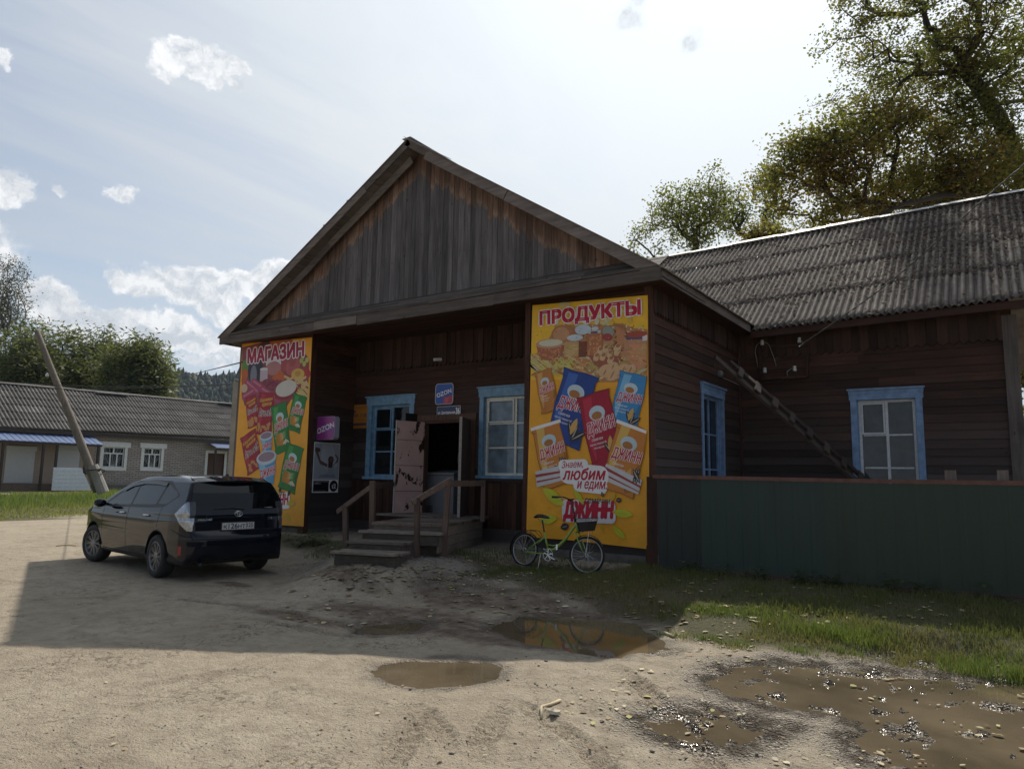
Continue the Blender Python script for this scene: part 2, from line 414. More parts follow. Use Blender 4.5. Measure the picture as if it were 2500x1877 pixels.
def poly_sdf(x, y, P_):
    x = np.asarray(x, float); y = np.asarray(y, float); d = np.full(x.shape, 1e9); s = np.ones(x.shape)
    n = len(P_)
    for i in range(n):
        a = P_[i]; b = P_[(i+1) % n]; ex, ey = b-a; wx = x-a[0]; wy = y-a[1]
        t = np.clip((wx*ex+wy*ey)/(ex*ex+ey*ey), 0, 1); bx = wx-ex*t; by = wy-ey*t
        d = np.minimum(d, bx*bx+by*by)
        c1 = y >= a[1]; c2 = y < b[1]; c3 = ex*wy > ey*wx
        s = np.where((c1 & c2 & c3) | (~c1 & ~c2 & ~c3), -s, s)
    return s*np.sqrt(d)
def path_dist(x, y, pts):
    """distance, arclength, side to a polyline"""
    D = np.full(x.shape, 1e9); A = np.zeros(x.shape); Sd = np.zeros(x.shape); L = 0
    for i in range(len(pts)-1):
        a = pts[i]; b = pts[i+1]; e = b-a; l = np.hypot(*e); wx = x-a[0]; wy = y-a[1]
        t = np.clip((wx*e[0]+wy*e[1])/(l*l), 0, 1); dx = wx-e[0]*t; dy = wy-e[1]*t; d = np.hypot(dx, dy)
        m = d < D; D = np.where(m, d, D); A = np.where(m, L+t*l, A); Sd = np.where(m, np.sign(e[0]*wy-e[1]*wx)*d, Sd); L += l
    return D, A, Sd
TRK = [  # tyre tracks, photo pixels, half width, depth, tread
 ([(1465, 1602), (1545, 1655), (1600, 1710), (1680, 1790), (1740, 1877), (1780, 1960)], .085, .024, .085),
 ([(1200, 1690), (1290, 1730), (1400, 1800), (1480, 1877), (1540, 1960)], .085, .018, .085),
 ([(1120, 1877), (1080, 1800), (1040, 1740), (1010, 1700)], .075, .014, .08),
 ([(900, 1940), (960, 1860), (1010, 1790), (1030, 1720)], .085, .015, .09),
 ([(1190, 1900), (1170, 1830), (1210, 1760), (1230, 1700)], .085, .014, .09),
 ([(-50, 1460), (150, 1457), (400, 1463), (600, 1478), (800, 1512), (900, 1540)], .085, .020, .06),
 ([(500, 1500), (650, 1515), (800, 1545), (950, 1565)], .085, .014, .06),
 ([(1500, 1560), (1640, 1600), (1740, 1650), (1790, 1700)], .10, .016, .08),
 ([(250, 1700), (420, 1660), (560, 1640), (700, 1625)], .08, .008, .06),
 ([(600, 1850), (760, 1740), (860, 1650)], .09, .007, .05),
]
TRKW = [(np.array([G(*p)[:2] for p in a]), w, dp, tr) for a, w, dp, tr in TRK]
WATER = -.028
def plev(k): return float(gz(*PUDW['big' if k == 'strip' else k].mean(0)))
TRKF = [None, None]
def ground_fields(x, y):
    """height and wetness"""
    near = (np.hypot(x, y) < 22)
    h = gz(x, y)+.030*fbm(x, y, .35, 3, 3)*sstep(np.hypot(x, y), 60, 20)
    wet = np.zeros(x.shape); sdm = np.full(x.shape, 9.)
    xs, ys = x[near], y[near]
    jx = xs+.16*fbm(xs, ys, 2.2, 4, 31)+.07*fbm(xs, ys, 11, 3, 35); jy = ys+.14*fbm(xs, ys, 2.2, 4, 37)+.06*fbm(xs, ys, 11, 3, 39)
    hn = h[near]; wn = wet[near]; sn = sdm[near]
    rough = .022*fbm(xs, ys, 2.4, 4, 11)+.013*fbm(xs, ys, 11, 3, 14); trk = np.zeros(xs.shape)
    # churned mud: sharper crumbs away from the driven, packed part
    chur = sstep(fbm(xs, ys, .55, 3, 50), -.05, .16)
    rough += .010*chur*np.abs(fbm(xs, ys, 22, 3, 17))*2
    for pts, w, dp, tr in TRKW:
        D, A, Sd = path_dist(xs, ys, pts); D = D+.02*fbm(xs, ys, 6, 2, 60); m = D < w*2.4
        Lt = float(np.sum(np.hypot(*np.diff(pts, axis=0).T))); br = sstep(fbm(xs, ys, 1.3, 2, 71), -.18, .05)*sstep(A, .02, .55)*sstep(A, Lt-.02, Lt-.5)
        dp = dp*1.6; prof = -dp*sstep(D, w*1.05, w*.8)+dp*.7*np.exp(-((D-w*1.25)/(w*.22))**2)
        ph = (A+np.abs(Sd)*.7)/tr
        prof += dp*.95*sstep(np.sin(ph*2*math.pi), .0, .6)*sstep(D, w*1.0, w*.85)
        rough += np.where(m, prof, 0)*br; trk = np.maximum(trk, np.where(m, sstep(D, w*1.3, w*.8), 0)*br)
    base = hn.copy()
    for k, P_ in PUDW.items():
        sd = poly_sdf(jx, jy, P_); sn = np.minimum(sn, sd)
        f = sstep(sd, .42, -.35)      # 0 outside .. 1 inside
        gz0 = plev(k)
        muddy = k in ('big', 'small', 'strip')
        isl = (.35 if k == 'small' else 1.)*sstep(fbm(xs, ys, 3.1, 4, 88), .15, .27)*sstep(sd, -1.1, -.05)+.85*sstep(fbm(xs, ys, 7.5, 3, 89), .145, .23)
        tgt = gz0-.070+rough*(1.2 if muddy else .9)+(.055*isl+.020*np.abs(fbm(xs, ys, 9, 3, 80))*2 if muddy else 0)
        rim = gz0-.022+np.clip(sd, 0, .4)*.06+rough*.6+(.034*(np.abs(fbm(xs, ys, 8, 4, 83))*2-.18) if muddy else 0)
        inner = sstep(sd, .03, -.16)
        loc = rim*(1-inner)+tgt*inner
        k2 = sstep(sd, .55, .15); base = base*(1-k2)+loc*k2
        wn = np.maximum(wn, sstep(sd+.25*fbm(xs, ys, 2.5, 3, 86), .40 if muddy else .20, .03)*(1. if muddy else .55))
    keep = sstep(sn, .15, .55)
    hn = base+rough*keep
    h[near] = hn; wet[near] = wn; sdm[near] = sn; TRKF[:] = [near, trk]
    return h, wet, sdm
def axis_grid(lo, hi, step, far_lo, far_hi, gr=1.22):
    a = list(np.arange(lo, hi+step/2, step)); s = step
    r = []; x = hi
    while x < far_hi: s *= gr; x += s; r.append(x)
    l = []; s = step; x = lo
    while x > far_lo: s *= gr; x -= s; l.append(x)
    return np.array(l[::-1]+a+r)
def build_ground():
    gx = axis_grid(-14.0, 3.0, .0225, -2500, 2500); gy = axis_grid(1.7, 9.6, .0225, -1500, 3500)
    X, Y = np.meshgrid(gx, gy, indexing='ij'); h, wet, sd = ground_fields(X.ravel(), Y.ravel())
    V = np.stack([X.ravel(), Y.ravel(), h], 1); n, m = X.shape; tkf = np.zeros(len(h)); tkf[TRKF[0]] = TRKF[1]
    i = np.arange(n*m).reshape(n, m); F = np.stack([i[:-1, :-1], i[1:, :-1], i[1:, 1:], i[:-1, 1:]], -1).reshape(-1, 4)
    mt, t, out = newmat('packed_earth')
    pos = t.new('ShaderNodeNewGeometry').outputs['Position']
    at = t.new('ShaderNodeSeparateColor', {0: t.new('ShaderNodeVertexColor', None, layer_name='Col').outputs[0]})
    w, gr, grv = at.outputs[0], at.outputs[1], at.outputs[2]
    n1 = t.noise(pos, .55, 6, .6); n2 = t.noise(pos, 5, 6, .65); n3 = t.noise(pos, 60, 4, .6); n4 = t.noise(pos, 190, 3, .6)
    c = t.mix(t.maprange(n1, .35, .68), (.385, .325, .245), (.465, .405, .31))
    c = t.mix(t.maprange(n2, .42, .70, 0, .7), c, (.275, .228, .172))
    c = t.mix(t.maprange(n3, .55, .78, 0, .55), c, (.16, .13, .10))
    c = t.mix(t.maprange(n4, .60, .8, 0, .6), c, (.47, .43, .36))
    # damp, darker clay patches
    pt = t.maprange(t.noise(pos, .9, 5, .65, dist=1.2), .58, .72, 0, .45)
    c = t.mix(pt, c, (.20, .155, .11))
    c = t.mix(t.math('MULTIPLY', gr, .9), c, (.085, .085, .045))
    c = t.mix(t.math('MULTIPLY', grv, .8), c, t.mix(t.maprange(n3, .4, .6), (.13, .12, .11), (.30, .28, .26)))
    tk = t.new('ShaderNodeAttribute', None, attribute_name='track').outputs['Fac']
    c = t.mix(t.math('MULTIPLY', tk, t.maprange(n3, .35, .65, .0, .5)), c, (.24, .19, .145))
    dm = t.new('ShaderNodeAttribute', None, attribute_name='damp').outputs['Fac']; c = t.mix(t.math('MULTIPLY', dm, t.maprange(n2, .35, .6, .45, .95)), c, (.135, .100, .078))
    cr = t.new('ShaderNodeTexVoronoi', {'Vector': t.vmath('ADD', pos, t.vmath('MULTIPLY', t.noise(pos, 6, 3, out=1), (.3, .3, 0))), 'Scale': 9.}, feature='DISTANCE_TO_EDGE').outputs[0]
    ck = t.math('MULTIPLY', t.maprange(cr, .0, .07, 1, 0), t.maprange(t.noise(pos, 1.3, 5, .7), .47, .60)); c = t.mix(t.math('MULTIPLY', ck, .75), c, (.10, .078, .058))
    wk = t.math('MULTIPLY', t.math('MULTIPLY', w, t.maprange(n2, .3, .55, .5, 1)), 1., clamp=True)
    c = t.mix(t.math('MULTIPLY', wk, .85), c, (.125, .100, .075))
    ro = t.math('SUBTRACT', .95, t.math('MULTIPLY', wk, .76))
    cell = t.new('ShaderNodeTexVoronoi', {'Vector': pos, 'Scale': 55}).outputs[0]
    hgt = t.math('ADD', t.math('MULTIPLY', n3, .8), t.math('ADD', t.math('MULTIPLY', n4, .35), t.math('MULTIPLY', t.noise(pos, 18, 5, .7), 1.3)))
    hgt = t.math('ADD', hgt, t.math('MULTIPLY', t.math('MULTIPLY', cell, wk), 3.0))
    b = t.new('ShaderNodeBump', {'Strength': 1.0, 'Distance': .028, 'Height': hgt})
    P(t, out, **{'Base Color': c, 'Roughness': ro, 'Normal': b.outputs[0], 'Specular IOR Level': t.math('ADD', .12, t.math('MULTIPLY', wk, .5))})
    cx = (X[:-1, :-1]+X[1:, 1:]).ravel()/2; cy = (Y[:-1, :-1]+Y[1:, 1:]).ravel()/2
    wf = wet.reshape(n, m)[:-1, :-1].ravel(); g = grass_mask(cx, cy)
    gv = np.exp(-(((cx+8.3)/1.9)**2+((cy-8.7)/.75)**2))
    cols = np.stack([wf, g, np.clip(gv*1.2, 0, 1)], 1)
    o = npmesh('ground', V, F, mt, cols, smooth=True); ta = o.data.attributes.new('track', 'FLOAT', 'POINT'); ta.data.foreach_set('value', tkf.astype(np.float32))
    # damp, darker soil: between the small puddles and in front of the steps, and a few patches by the car
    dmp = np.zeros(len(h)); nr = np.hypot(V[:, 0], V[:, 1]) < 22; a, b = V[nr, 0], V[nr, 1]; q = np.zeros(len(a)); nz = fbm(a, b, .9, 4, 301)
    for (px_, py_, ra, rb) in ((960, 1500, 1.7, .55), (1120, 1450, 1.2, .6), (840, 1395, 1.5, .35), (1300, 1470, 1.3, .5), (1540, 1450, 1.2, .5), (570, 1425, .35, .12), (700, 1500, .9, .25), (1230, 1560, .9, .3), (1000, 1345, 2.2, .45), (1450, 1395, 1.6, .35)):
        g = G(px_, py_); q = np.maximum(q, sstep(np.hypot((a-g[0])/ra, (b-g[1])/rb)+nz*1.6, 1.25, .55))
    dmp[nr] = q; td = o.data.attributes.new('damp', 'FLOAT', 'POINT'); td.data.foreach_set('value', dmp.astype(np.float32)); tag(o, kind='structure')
    # hazy far ground is the same sheet
    wm, t, out = newmat('muddy_water')
    pos = t.new('ShaderNodeNewGeometry').outputs['Position']
    n = t.noise(pos, 1.1, 5, .6)
    c = t.mix(t.maprange(n, .35, .65), (.076, .059, .037), (.140, .110, .070))
    b = t.new('ShaderNodeBump', {'Strength': .04, 'Distance': .01, 'Height': t.noise(pos, 7, 2)})
    P(t, out, **{'Base Color': c, 'Roughness': .03, 'IOR': 1.33, 'Specular IOR Level': .5, 'Normal': b.outputs[0]})
    for ki, (k, P_) in enumerate(PUDW.items()):
        ctr = P_.mean(0); zw = plev(k)+WATER-.0013*ki; lo, hi = P_.min(0)-.5, P_.max(0)+.5; hi = np.minimum(hi, (4.5, 12)); lo = np.maximum(lo, (-16, .5))
        gx = np.arange(lo[0], hi[0], .09); gy = np.arange(lo[1], hi[1], .09); A, B = np.meshgrid(gx, gy, indexing='ij'); ok = poly_sdf(A[:-1, :-1]+.045, B[:-1, :-1]+.045, P_).ravel() < .36
        i = np.arange(A.size).reshape(A.shape); F = np.stack([i[:-1, :-1], i[1:, :-1], i[1:, 1:], i[:-1, 1:]], -1).reshape(-1, 4)[ok]; u, inv = np.unique(F, return_inverse=True)
        V = np.stack([A.ravel(), B.ravel(), np.full(A.size, zw)], 1)[u]; o = npmesh('puddle_water', V, inv.reshape(F.shape), wm, root=(ctr[0], ctr[1], zw)); tag(o, kind='structure')
VERGE = np.array([G(*p)[:2] for p in [(1130, 1395), (1260, 1420), (1420, 1462), (1560, 1490), (1640, 1530), (1660, 1555), (1760, 1580), (1900, 1580), (2060, 1600), (2200, 1610), (2350, 1600), (2440, 1650), (2560, 1760), (2900, 1760), (2900, 1460), (2500, 1455), (2000, 1400), (1600, 1375), (1500, 1390), (1300, 1375), (1200, 1372)]])
LVERGE = np.array([(-24, 4), (-26.5, 10.0), (-29.5, 15.5), (-33, 24), (-44, 44), (-62, 60), (-61.5, 23), (-52, 21), (-56, 8), (-50, 2)])
def grass_mask(x, y):
    s1 = poly_sdf(x+.5*fbm(x, y, 1.2, 3, 91), y+.35*fbm(x, y, 1.5, 3, 93), VERGE)
    s2 = poly_sdf(x+2*fbm(x, y, .3, 3, 95), y+2*fbm(x, y, .3, 3, 96), LVERGE)
    m = np.maximum(sstep(s1, .12, -.18), sstep(s2, .4, -.4))
    # thin strip along the foot of the shop wall
    st = sstep(np.abs(y-9.55+.3*fbm(x, y, 1, 2, 97)), .55, .2)*(x > -12.5)*(x < -9.6)
    far = sstep(np.hypot(x, y), 60, 90)
    return np.clip(np.maximum(np.maximum(m, st*.8), far), 0, 1)
def blades(name, mat, x, y, z, hgt, wid, cols, lean=.5, seed=1, label=None):
    r = np.random.RandomState(seed); n = len(x); a = r.rand(n)*2*math.pi; dx = np.cos(a)*wid/2; dy = np.sin(a)*wid/2
    la = r.rand(n)*2*math.pi; ll = hgt*lean*r.rand(n); lx = np.cos(la)*ll; ly = np.sin(la)*ll
    B = np.stack([x, y, z], 1); D = np.stack([dx, dy, 0*x], 1)
    M = B+np.stack([lx*.35, ly*.35, hgt*.58], 1); T = B+np.stack([lx, ly, hgt*(1-.25*ll/np.maximum(hgt, 1e-6))], 1)
    V = np.stack([B-D, B+D, M+D*.7, M-D*.7, T], 1).reshape(-1, 3); i = np.arange(n)[:, None]*5
    F = np.concatenate([i+np.array([[0, 1, 2]]), i+np.array([[0, 2, 3]]), i+np.array([[3, 2, 4]])], 0)
    return npmesh(name, V, F, mat, np.concatenate([cols]*3, 0))
def leafmat(name, trans=.45, rough=.55, tint=.35):
    m, t, out = newmat(name); c = t.new('ShaderNodeVertexColor', None, layer_name='Col').outputs[0]
    d = t.new('ShaderNodeBsdfPrincipled', {'Base Color': c, 'Roughness': rough, 'Specular IOR Level': .35})
    tr = t.new('ShaderNodeBsdfTranslucent', {0: t.mix(tint, c, (.35, .42, .05), 'MIX')})
    mx = t.new('ShaderNodeMixShader', {0: trans, 1: d.outputs[0], 2: tr.outputs[0]}); t.l.new(mx.outputs[0], out.inputs[0]); return m
def build_grass():
    gm = leafmat('grass_blade', .35)
    r = np.random.RandomState(5)
    n = 230000; x = r.rand(n)*12-9.5; y = r.rand(n)*5.0+5.4
    s = poly_sdf(x+.5*fbm(x, y, 1.2, 3, 91), y+.35*fbm(x, y, 1.5, 3, 93), VERGE)
    cl = fbm(x, y, 2.2, 3, 99)
    k = (s < .05) & (r.rand(n) < np.clip(.22+cl*3.0+np.clip(-s, 0, .4), np.where(y > 8.3, .55, .03), 1)); x, y, s, cl = x[k], y[k], s[k], cl[k]
    h, wet, sd = ground_fields(x, y); k = (sd > -.02); x, y, s, h, cl, sd = x[k], y[k], s[k], h[k], cl[k], sd[k]
    hh = (.022+.05*r.rand(len(x)))*np.clip(.55+np.clip(-s, 0, .8)+cl*2.2, .35, 2.0)
    dry = np.clip(sstep(fbm(x, y, 1.1, 3, 120), -.12, .10)*sstep(sd, 1.6, .3)+.15+.35*r.rand(len(x)), 0, 1)[:, None]
    c = np.array([[.08, .105, .032]])*(1-dry)+np.array([[.20, .165, .075]])*dry
    c = c*(.65+.7*r.rand(len(x), 1))
    # taller tufts
    tx, ty, th, tc = [], [], [], []
    for (px_, py_, rr, num, ht) in [(2020, 1555, .30, 900, .24), (1830, 1500, .35, 700, .15), (1700, 1490, .3, 500, .13), (2110, 1550, .3, 600, .17), (2470, 1640, .35, 900, .26), (2390, 1590, .3, 500, .16), (1730, 1560, .12, 120, .14), (1800, 1575, .12, 120, .12), (1950, 1590, .12, 140, .12), (2060, 1590, .12, 140, .12), (1640, 1545, .12, 90, .10)]:
        p = G(px_, py_); a = r.rand(num)*6.283; q = rr*r.rand(num)**.7; tx.append(p[0]+np.cos(a)*q*1.6); ty.append(p[1]+np.sin(a)*q*.55)
        th.append(ht*.66*(.4+.7*r.rand(num))); tc.append(np.array([[.115, .165, .04]])*(.6+.8*r.rand(num, 1)))
    tx = np.concatenate(tx); ty = np.concatenate(ty); th = np.concatenate(th); tc = np.concatenate(tc); tz, _, _ = ground_fields(tx, ty)
    # thin strip by the steps and the banner wall
    n = 9000; bx = r.rand(n)*8-12.6; by = 8.9+r.rand(n)*1.4; kk = (fbm(bx, by, 1.6, 3, 140) > -.02) & ~((bx > -9.2) & (bx < -7.0) & (by < 9.3)); bx, by = bx[kk], by[kk]; bz, _, _ = ground_fields(bx, by)
    bh = .03+.09*r.rand(len(bx)); bc = np.array([[.07, .11, .03]])*(.6+.8*r.rand(len(bx), 1))
    X = np.concatenate([x, tx, bx]); Y = np.concatenate([y, ty, by]); Z = np.concatenate([h, tz, bz]); H = np.concatenate([hh, th, bh]); C_ = np.concatenate([c, tc, bc])
    o = blades('grass', gm, X, Y, Z-.005, H, .0045+.0035*r.rand(len(X)), C_, .75, 3); tag(o, 'grass verge with green and yellowed blades between the puddles and the metal fence', 'grass', kind='stuff')
    # distant verge by the brick building
    n = 150000; x = -22-r.rand(n)**1.5*38; y = r.rand(n)*58+1
    s = poly_sdf(x+2*fbm(x, y, .3, 3, 95), y+2*fbm(x, y, .3, 3, 96), LVERGE); k = s < .1; x, y, s = x[k], y[k], s[k]
    tall = sstep(-s, 2.2, 7); hh = (.06+.14*r.rand(len(x)))*(.5+tall*1.7*(.6+r.rand(len(x))))
    dry = np.clip(1-tall+.5*(r.rand(len(x))-.4), 0, 1)[:, None]
    c = (np.array([[.095, .155, .035]])*(1-dry)+np.array([[.24, .235, .07]])*dry)*(.65+.7*r.rand(len(x), 1))
    o = blades('tall_grass', gm, x, y, 0*x, hh, .02+.02*r.rand(len(x)), c, .6, 8); tag(o, 'tall weeds and sunlit grass strip between the dirt road and the brick building', 'grass', kind='stuff')
    # broad weeds at the foot of the fence and by the steps
    wx, wy, wh = [], [], []
    for i in range(40):
        t_ = r.rand(); p = G(1620+850*t_, 1390+75*t_+8*r.rand()); wx.append(p[0]); wy.append(p[1]); wh.append(.08+.14*r.rand())
    for i in range(16):
        p = G(690+110*r.rand(), 1318+18*r.rand()); wx.append(p[0]); wy.append(p[1]); wh.append(.15+.16*r.rand())
    V = []; F = []; C_ = []
    for X0, Y0, H0 in zip(wx, wy, wh):
        z0 = float(gz(X0, Y0))
        for j in range(16):
            a = r.rand()*6.283; zz = z0+H0*r.rand(); L = .05+.05*r.rand(); d = np.array([math.cos(a), math.sin(a), .25-.7*r.rand()]); q = np.array([-math.sin(a), math.cos(a), 0])*L*.3
            o_ = np.array([X0, Y0, zz])+d*.03; i0 = len(V); V += [o_, o_+d*L*.5+q, o_+d*L, o_+d*L*.5-q]; F.append([i0, i0+1, i0+2, i0+3]); C_.append(np.array([.06, .10, .03])*(.7+.6*r.rand()))
    o = npmesh('weeds', V, F, gm, C_); tag(o, 'low broad-leaved weeds growing along the foot of the green fence and shop wall', 'weeds', kind='stuff')
def build_litter():
    r = np.random.RandomState(21); lm = leafmat('dry_leaf', .12, .7, 0.)
    pts = []
    def add(x, y, z, s, c): pts.append((x, y, z, s, c))
    pale = [(.42, .36, .22), (.30, .22, .12), (.20, .13, .07), (.50, .44, .30), (.35, .33, .12)]
    B = PUDW['big']; lo, hi = B.min(0), B.max(0)
    for i in range(1900):      # on and around the big puddle
        x = lo[0]-.6+r.rand()*(3.0-lo[0]); y = lo[1]-.2+r.rand()*(hi[1]-lo[1]+.6)
        if fbm(np.array([x]), np.array([y]), 1.5, 3, 150)[0] < .01: continue
        add(x, y, None, .012+.026*r.rand()**2, pale[r.randint(5)])
    for i in range(1000):      # shade by the steps, bike and verge
        px_, py_ = 700+r.rand()*1700, 1335+r.rand()*190
        if r.rand() < .35: py_ = 1360+r.rand()*60; px_ = 760+r.rand()*900
        p = G(px_, py_); add(p[0], p[1], None, .02+.035*r.rand(), pale[r.randint(5)])
    for i in range(160):       # sparse elsewhere
        p = G(r.rand()*2400, 1400+r.rand()*470); add(p[0], p[1], None, .008+.014*r.rand(), pale[r.randint(3)])
    X = np.array([p[0] for p in pts]); Y = np.array([p[1] for p in pts]); h, _, _ = ground_fields(X, Y)
    wl = gz(X, Y)+WATER; h = np.maximum(h, np.where(poly_sdf(X, Y, PUDW['big']) < .2, wl, h))+.006
    V, F, C_ = [], [], []
    for (x, y, _, s, c), z in zip(pts, h):
        a = r.rand()*6.283; u = np.array([math.cos(a), math.sin(a), .25*(r.rand()-.5)])*s; v = np.array([-math.sin(a), math.cos(a), .3*(r.rand()-.3)])*s*.55
        o_ = np.array([x, y, z+.004]); i0 = len(V); cu = np.array([0, 0, s*.16*r.rand()])
        V += [o_-u, o_-u*.3+v+cu, o_+u*.5+v*.8+cu, o_+u, o_+u*.4-v+cu*.6, o_-u*.4-v*.9+cu*.5]; F.append(list(range(i0, i0+6))); C_.append(np.array(c)*(.7+.5*r.rand()))
    o = npmesh('fallen_leaves', V, F, lm, C_); tag(o, 'pale dry leaves scattered over the mud, puddles and verge', 'leaves', kind='stuff')
    # gravel and crumbs
    sm = plain('stone_crumb', (.3, .28, .25), .9, attr=True, bump=.2)
    V, F, C_ = [], [], []
    ico = [(0, 0, 1), (.89, 0, .45), (.28, .85, .45), (-.72, .53, .45), (-.72, -.53, .45), (.28, -.85, .45), (0, 0, -.3)]; fi = [(0, 1, 2), (0, 2, 3), (0, 3, 4), (0, 4, 5), (0, 5, 1), (6, 2, 1), (6, 3, 2), (6, 4, 3), (6, 5, 4), (6, 1, 5)]
    gp = []
    for i in range(5500): gp.append((-8.0+1.2*r.randn(), 8.3+.42*r.randn(), .005+.010*r.rand(), .8+.6*r.rand()))
    for i in range(4000):
        p = G(r.rand()*2500, 1400+r.rand()**.6*477); gp.append((p[0], p[1], .0022+.007*r.rand()**3, .6+.5*r.rand()))
    for i in range(60):
        p = G(950+r.rand()*900, 1500+r.rand()*377); gp.append((p[0], p[1], .008+.014*r.rand(), .35+.5*r.rand()))
    X = np.array([g[0] for g in gp]); Y = np.array([g[1] for g in gp]); h, _, _ = ground_fields(X, Y)
    for (x, y, s, cc), z in zip(gp, h):
        a = r.rand()*6.283; i0 = len(V); sx, sy, sz = s*(.7+.6*r.rand()), s*(.6+.5*r.rand()), s*(.4+.5*r.rand())
        for p in ico: V.append((x+(p[0]*math.cos(a)-p[1]*math.sin(a))*sx, y+(p[0]*math.sin(a)+p[1]*math.cos(a))*sy, z+p[2]*sz))
        for f in fi: F.append([i0+j for j in f]); C_.append(np.array([.27, .245, .21])*cc)
    o = npmesh('gravel', V, F, sm, C_); tag(o, 'small stones and mud crumbs lying on the dirt yard', 'gravel', kind='stuff')
    # a few countable bits
    wd = wood('dry_stick', (.42, .33, .20), (.55, .47, .33), axis=0)
    def stick(pp, rr, label, cat='stick'):
        q = [G(*p) for p in pp]; w = [(float(a[0]), float(a[1]), float(ground_fields(np.array([a[0]]), np.array([a[1]]))[0][0])+rr*1.2) for a in q]
        m = MB().color((.6, .6, .6)); m.tube(w, rr, 7); tag(m.build('stick', wd, root=w[0], smooth=True), label, cat)
    stick([(1322, 1748), (1322, 1730), (1345, 1724), (1368, 1713)], .011, 'bent pale stick lying on the sunlit mud right of centre')
    stick([(1620, 1535), (1645, 1549)], .014, 'short pale plank piece at the edge of the grass verge')
    stick([(137, 1333), (160, 1331), (186, 1333)], .012, 'thin dark twig on the sunlit road left of the car')
    m = MB().color((.8, .8, .8)); p = G(1352, 1745); cp = plain('crumpled_paper', (.46, .40, .30), .8)
    r2 = random.Random(4); vs = []
    for i in range(4):
        for k in range(9):
            a = k*2*math.pi/9; rr = [.012, .036, .032, .008][i]*(.7+.6*r2.random()); vs.append((p[0]+math.cos(a)*rr*1.3, p[1]+math.sin(a)*rr*.8, p[2]+.005+[.0, .008, .026, .034][i]*(.8+.5*r2.random())))
    fs = [(i*9+k, i*9+(k+1) % 9, (i+1)*9+(k+1) % 9, (i+1)*9+k) for i in range(3) for k in range(9)]+[tuple(27+k for k in range(9))]
    m.mesh(vs, fs); tag(m.build('crumpled_wrapper', cp, root=p), 'small crumpled pale wrapper beside the bent stick', 'litter')
build_ground(); build_grass(); build_litter()
# ================================================================ the wooden shop
Y0, YB, YF, YW, YE, YR = 10.37, 11.67, 9.90, 14.93, 14.48, 19.15
XR, XL2, XIN, XLL = -4.494, -12.39, -6.76, -14.90
ZB = .30
M_SID = wood('siding_brown', (.030, .014, .010), (.075, .036, .024), (.062, .052, .050), 0, .75, (1.3, 3.6))
M_SIDY = wood('siding_brown_side', (.030, .014, .010), (.075, .036, .024), (.062, .052, .050), 1, .75, (1.3, 3.6))
M_SIDV = wood('siding_brown_vertical', (.032, .014, .010), (.075, .034, .022), None, 2, .75)
M_FRZ = wood('frieze_boards', (.026, .013, .010), (.060, .032, .022), None, 2, .8)
M_GREYX = wood('grey_plank_x', (.075, .062, .056), (.16, .135, .12), None, 0)
M_GREYY = wood('grey_plank_y', (.075, .062, .056), (.16, .135, .12), None, 1)
M_GREYZ = wood('grey_plank_z', (.080, .066, .060), (.165, .14, .125), None, 2)
M_STEP = wood('step_boards', (.12, .098, .08), (.235, .195, .16), None, 0)
M_RAIL = wood('rail_boards', (.10, .066, .05), (.19, .135, .105), None, 0)
M_POST = wood('rail_posts', (.085, .055, .042), (.175, .12, .095), None, 2)
M_BLUE = plain('blue_paint', (.165, .29, .42), .5, var=.35, bump=.25, bscale=30, ns=9)
M_BLUED = plain('blue_paint_side', (.16, .25, .41), .55, var=.35, bump=.25, bscale=30, ns=9)
M_WHITE = plain('white_sash_paint', (.68, .66, .58), .5, var=.2, bump=.2, ns=14)
M_WHITE2 = plain('grey_white_sash_paint', (.52, .53, .55), .5, var=.2, bump=.2, ns=14)
M_DARK = plain('interior_shade', (.018, .014, .012), .9, var=.2)
M_CONC = plain('rough_plinth', (.12, .105, .095), .95, var=.35, bump=.8, bscale=9)
def glassmat(name, c, rough=.04, wavy=.12):
    m, t, out = newmat(name); pos = t.new('ShaderNodeNewGeometry').outputs['Position']
    b = t.new('ShaderNodeBump', {'Strength': wavy, 'Distance': .02, 'Height': t.noise(pos, 3.2, 2)})
    n = t.noise(pos, 4, 4)
    cc = t.mix(t.maprange(n, .3, .7), tuple(x*.6 for x in c), tuple(x*1.3 for x in c))
    P(t, out, **{'Base Color': cc, 'Roughness': rough, 'IOR': 1.5, 'Specular IOR Level': .42, 'Normal': b.outputs[0]}); return m
M_GLASS = glassmat('window_glass_dark', (.010, .012, .014))
M_GLASSB = glassmat('window_glass_blue_curtain', (.17, .22, .27), .06, .2)
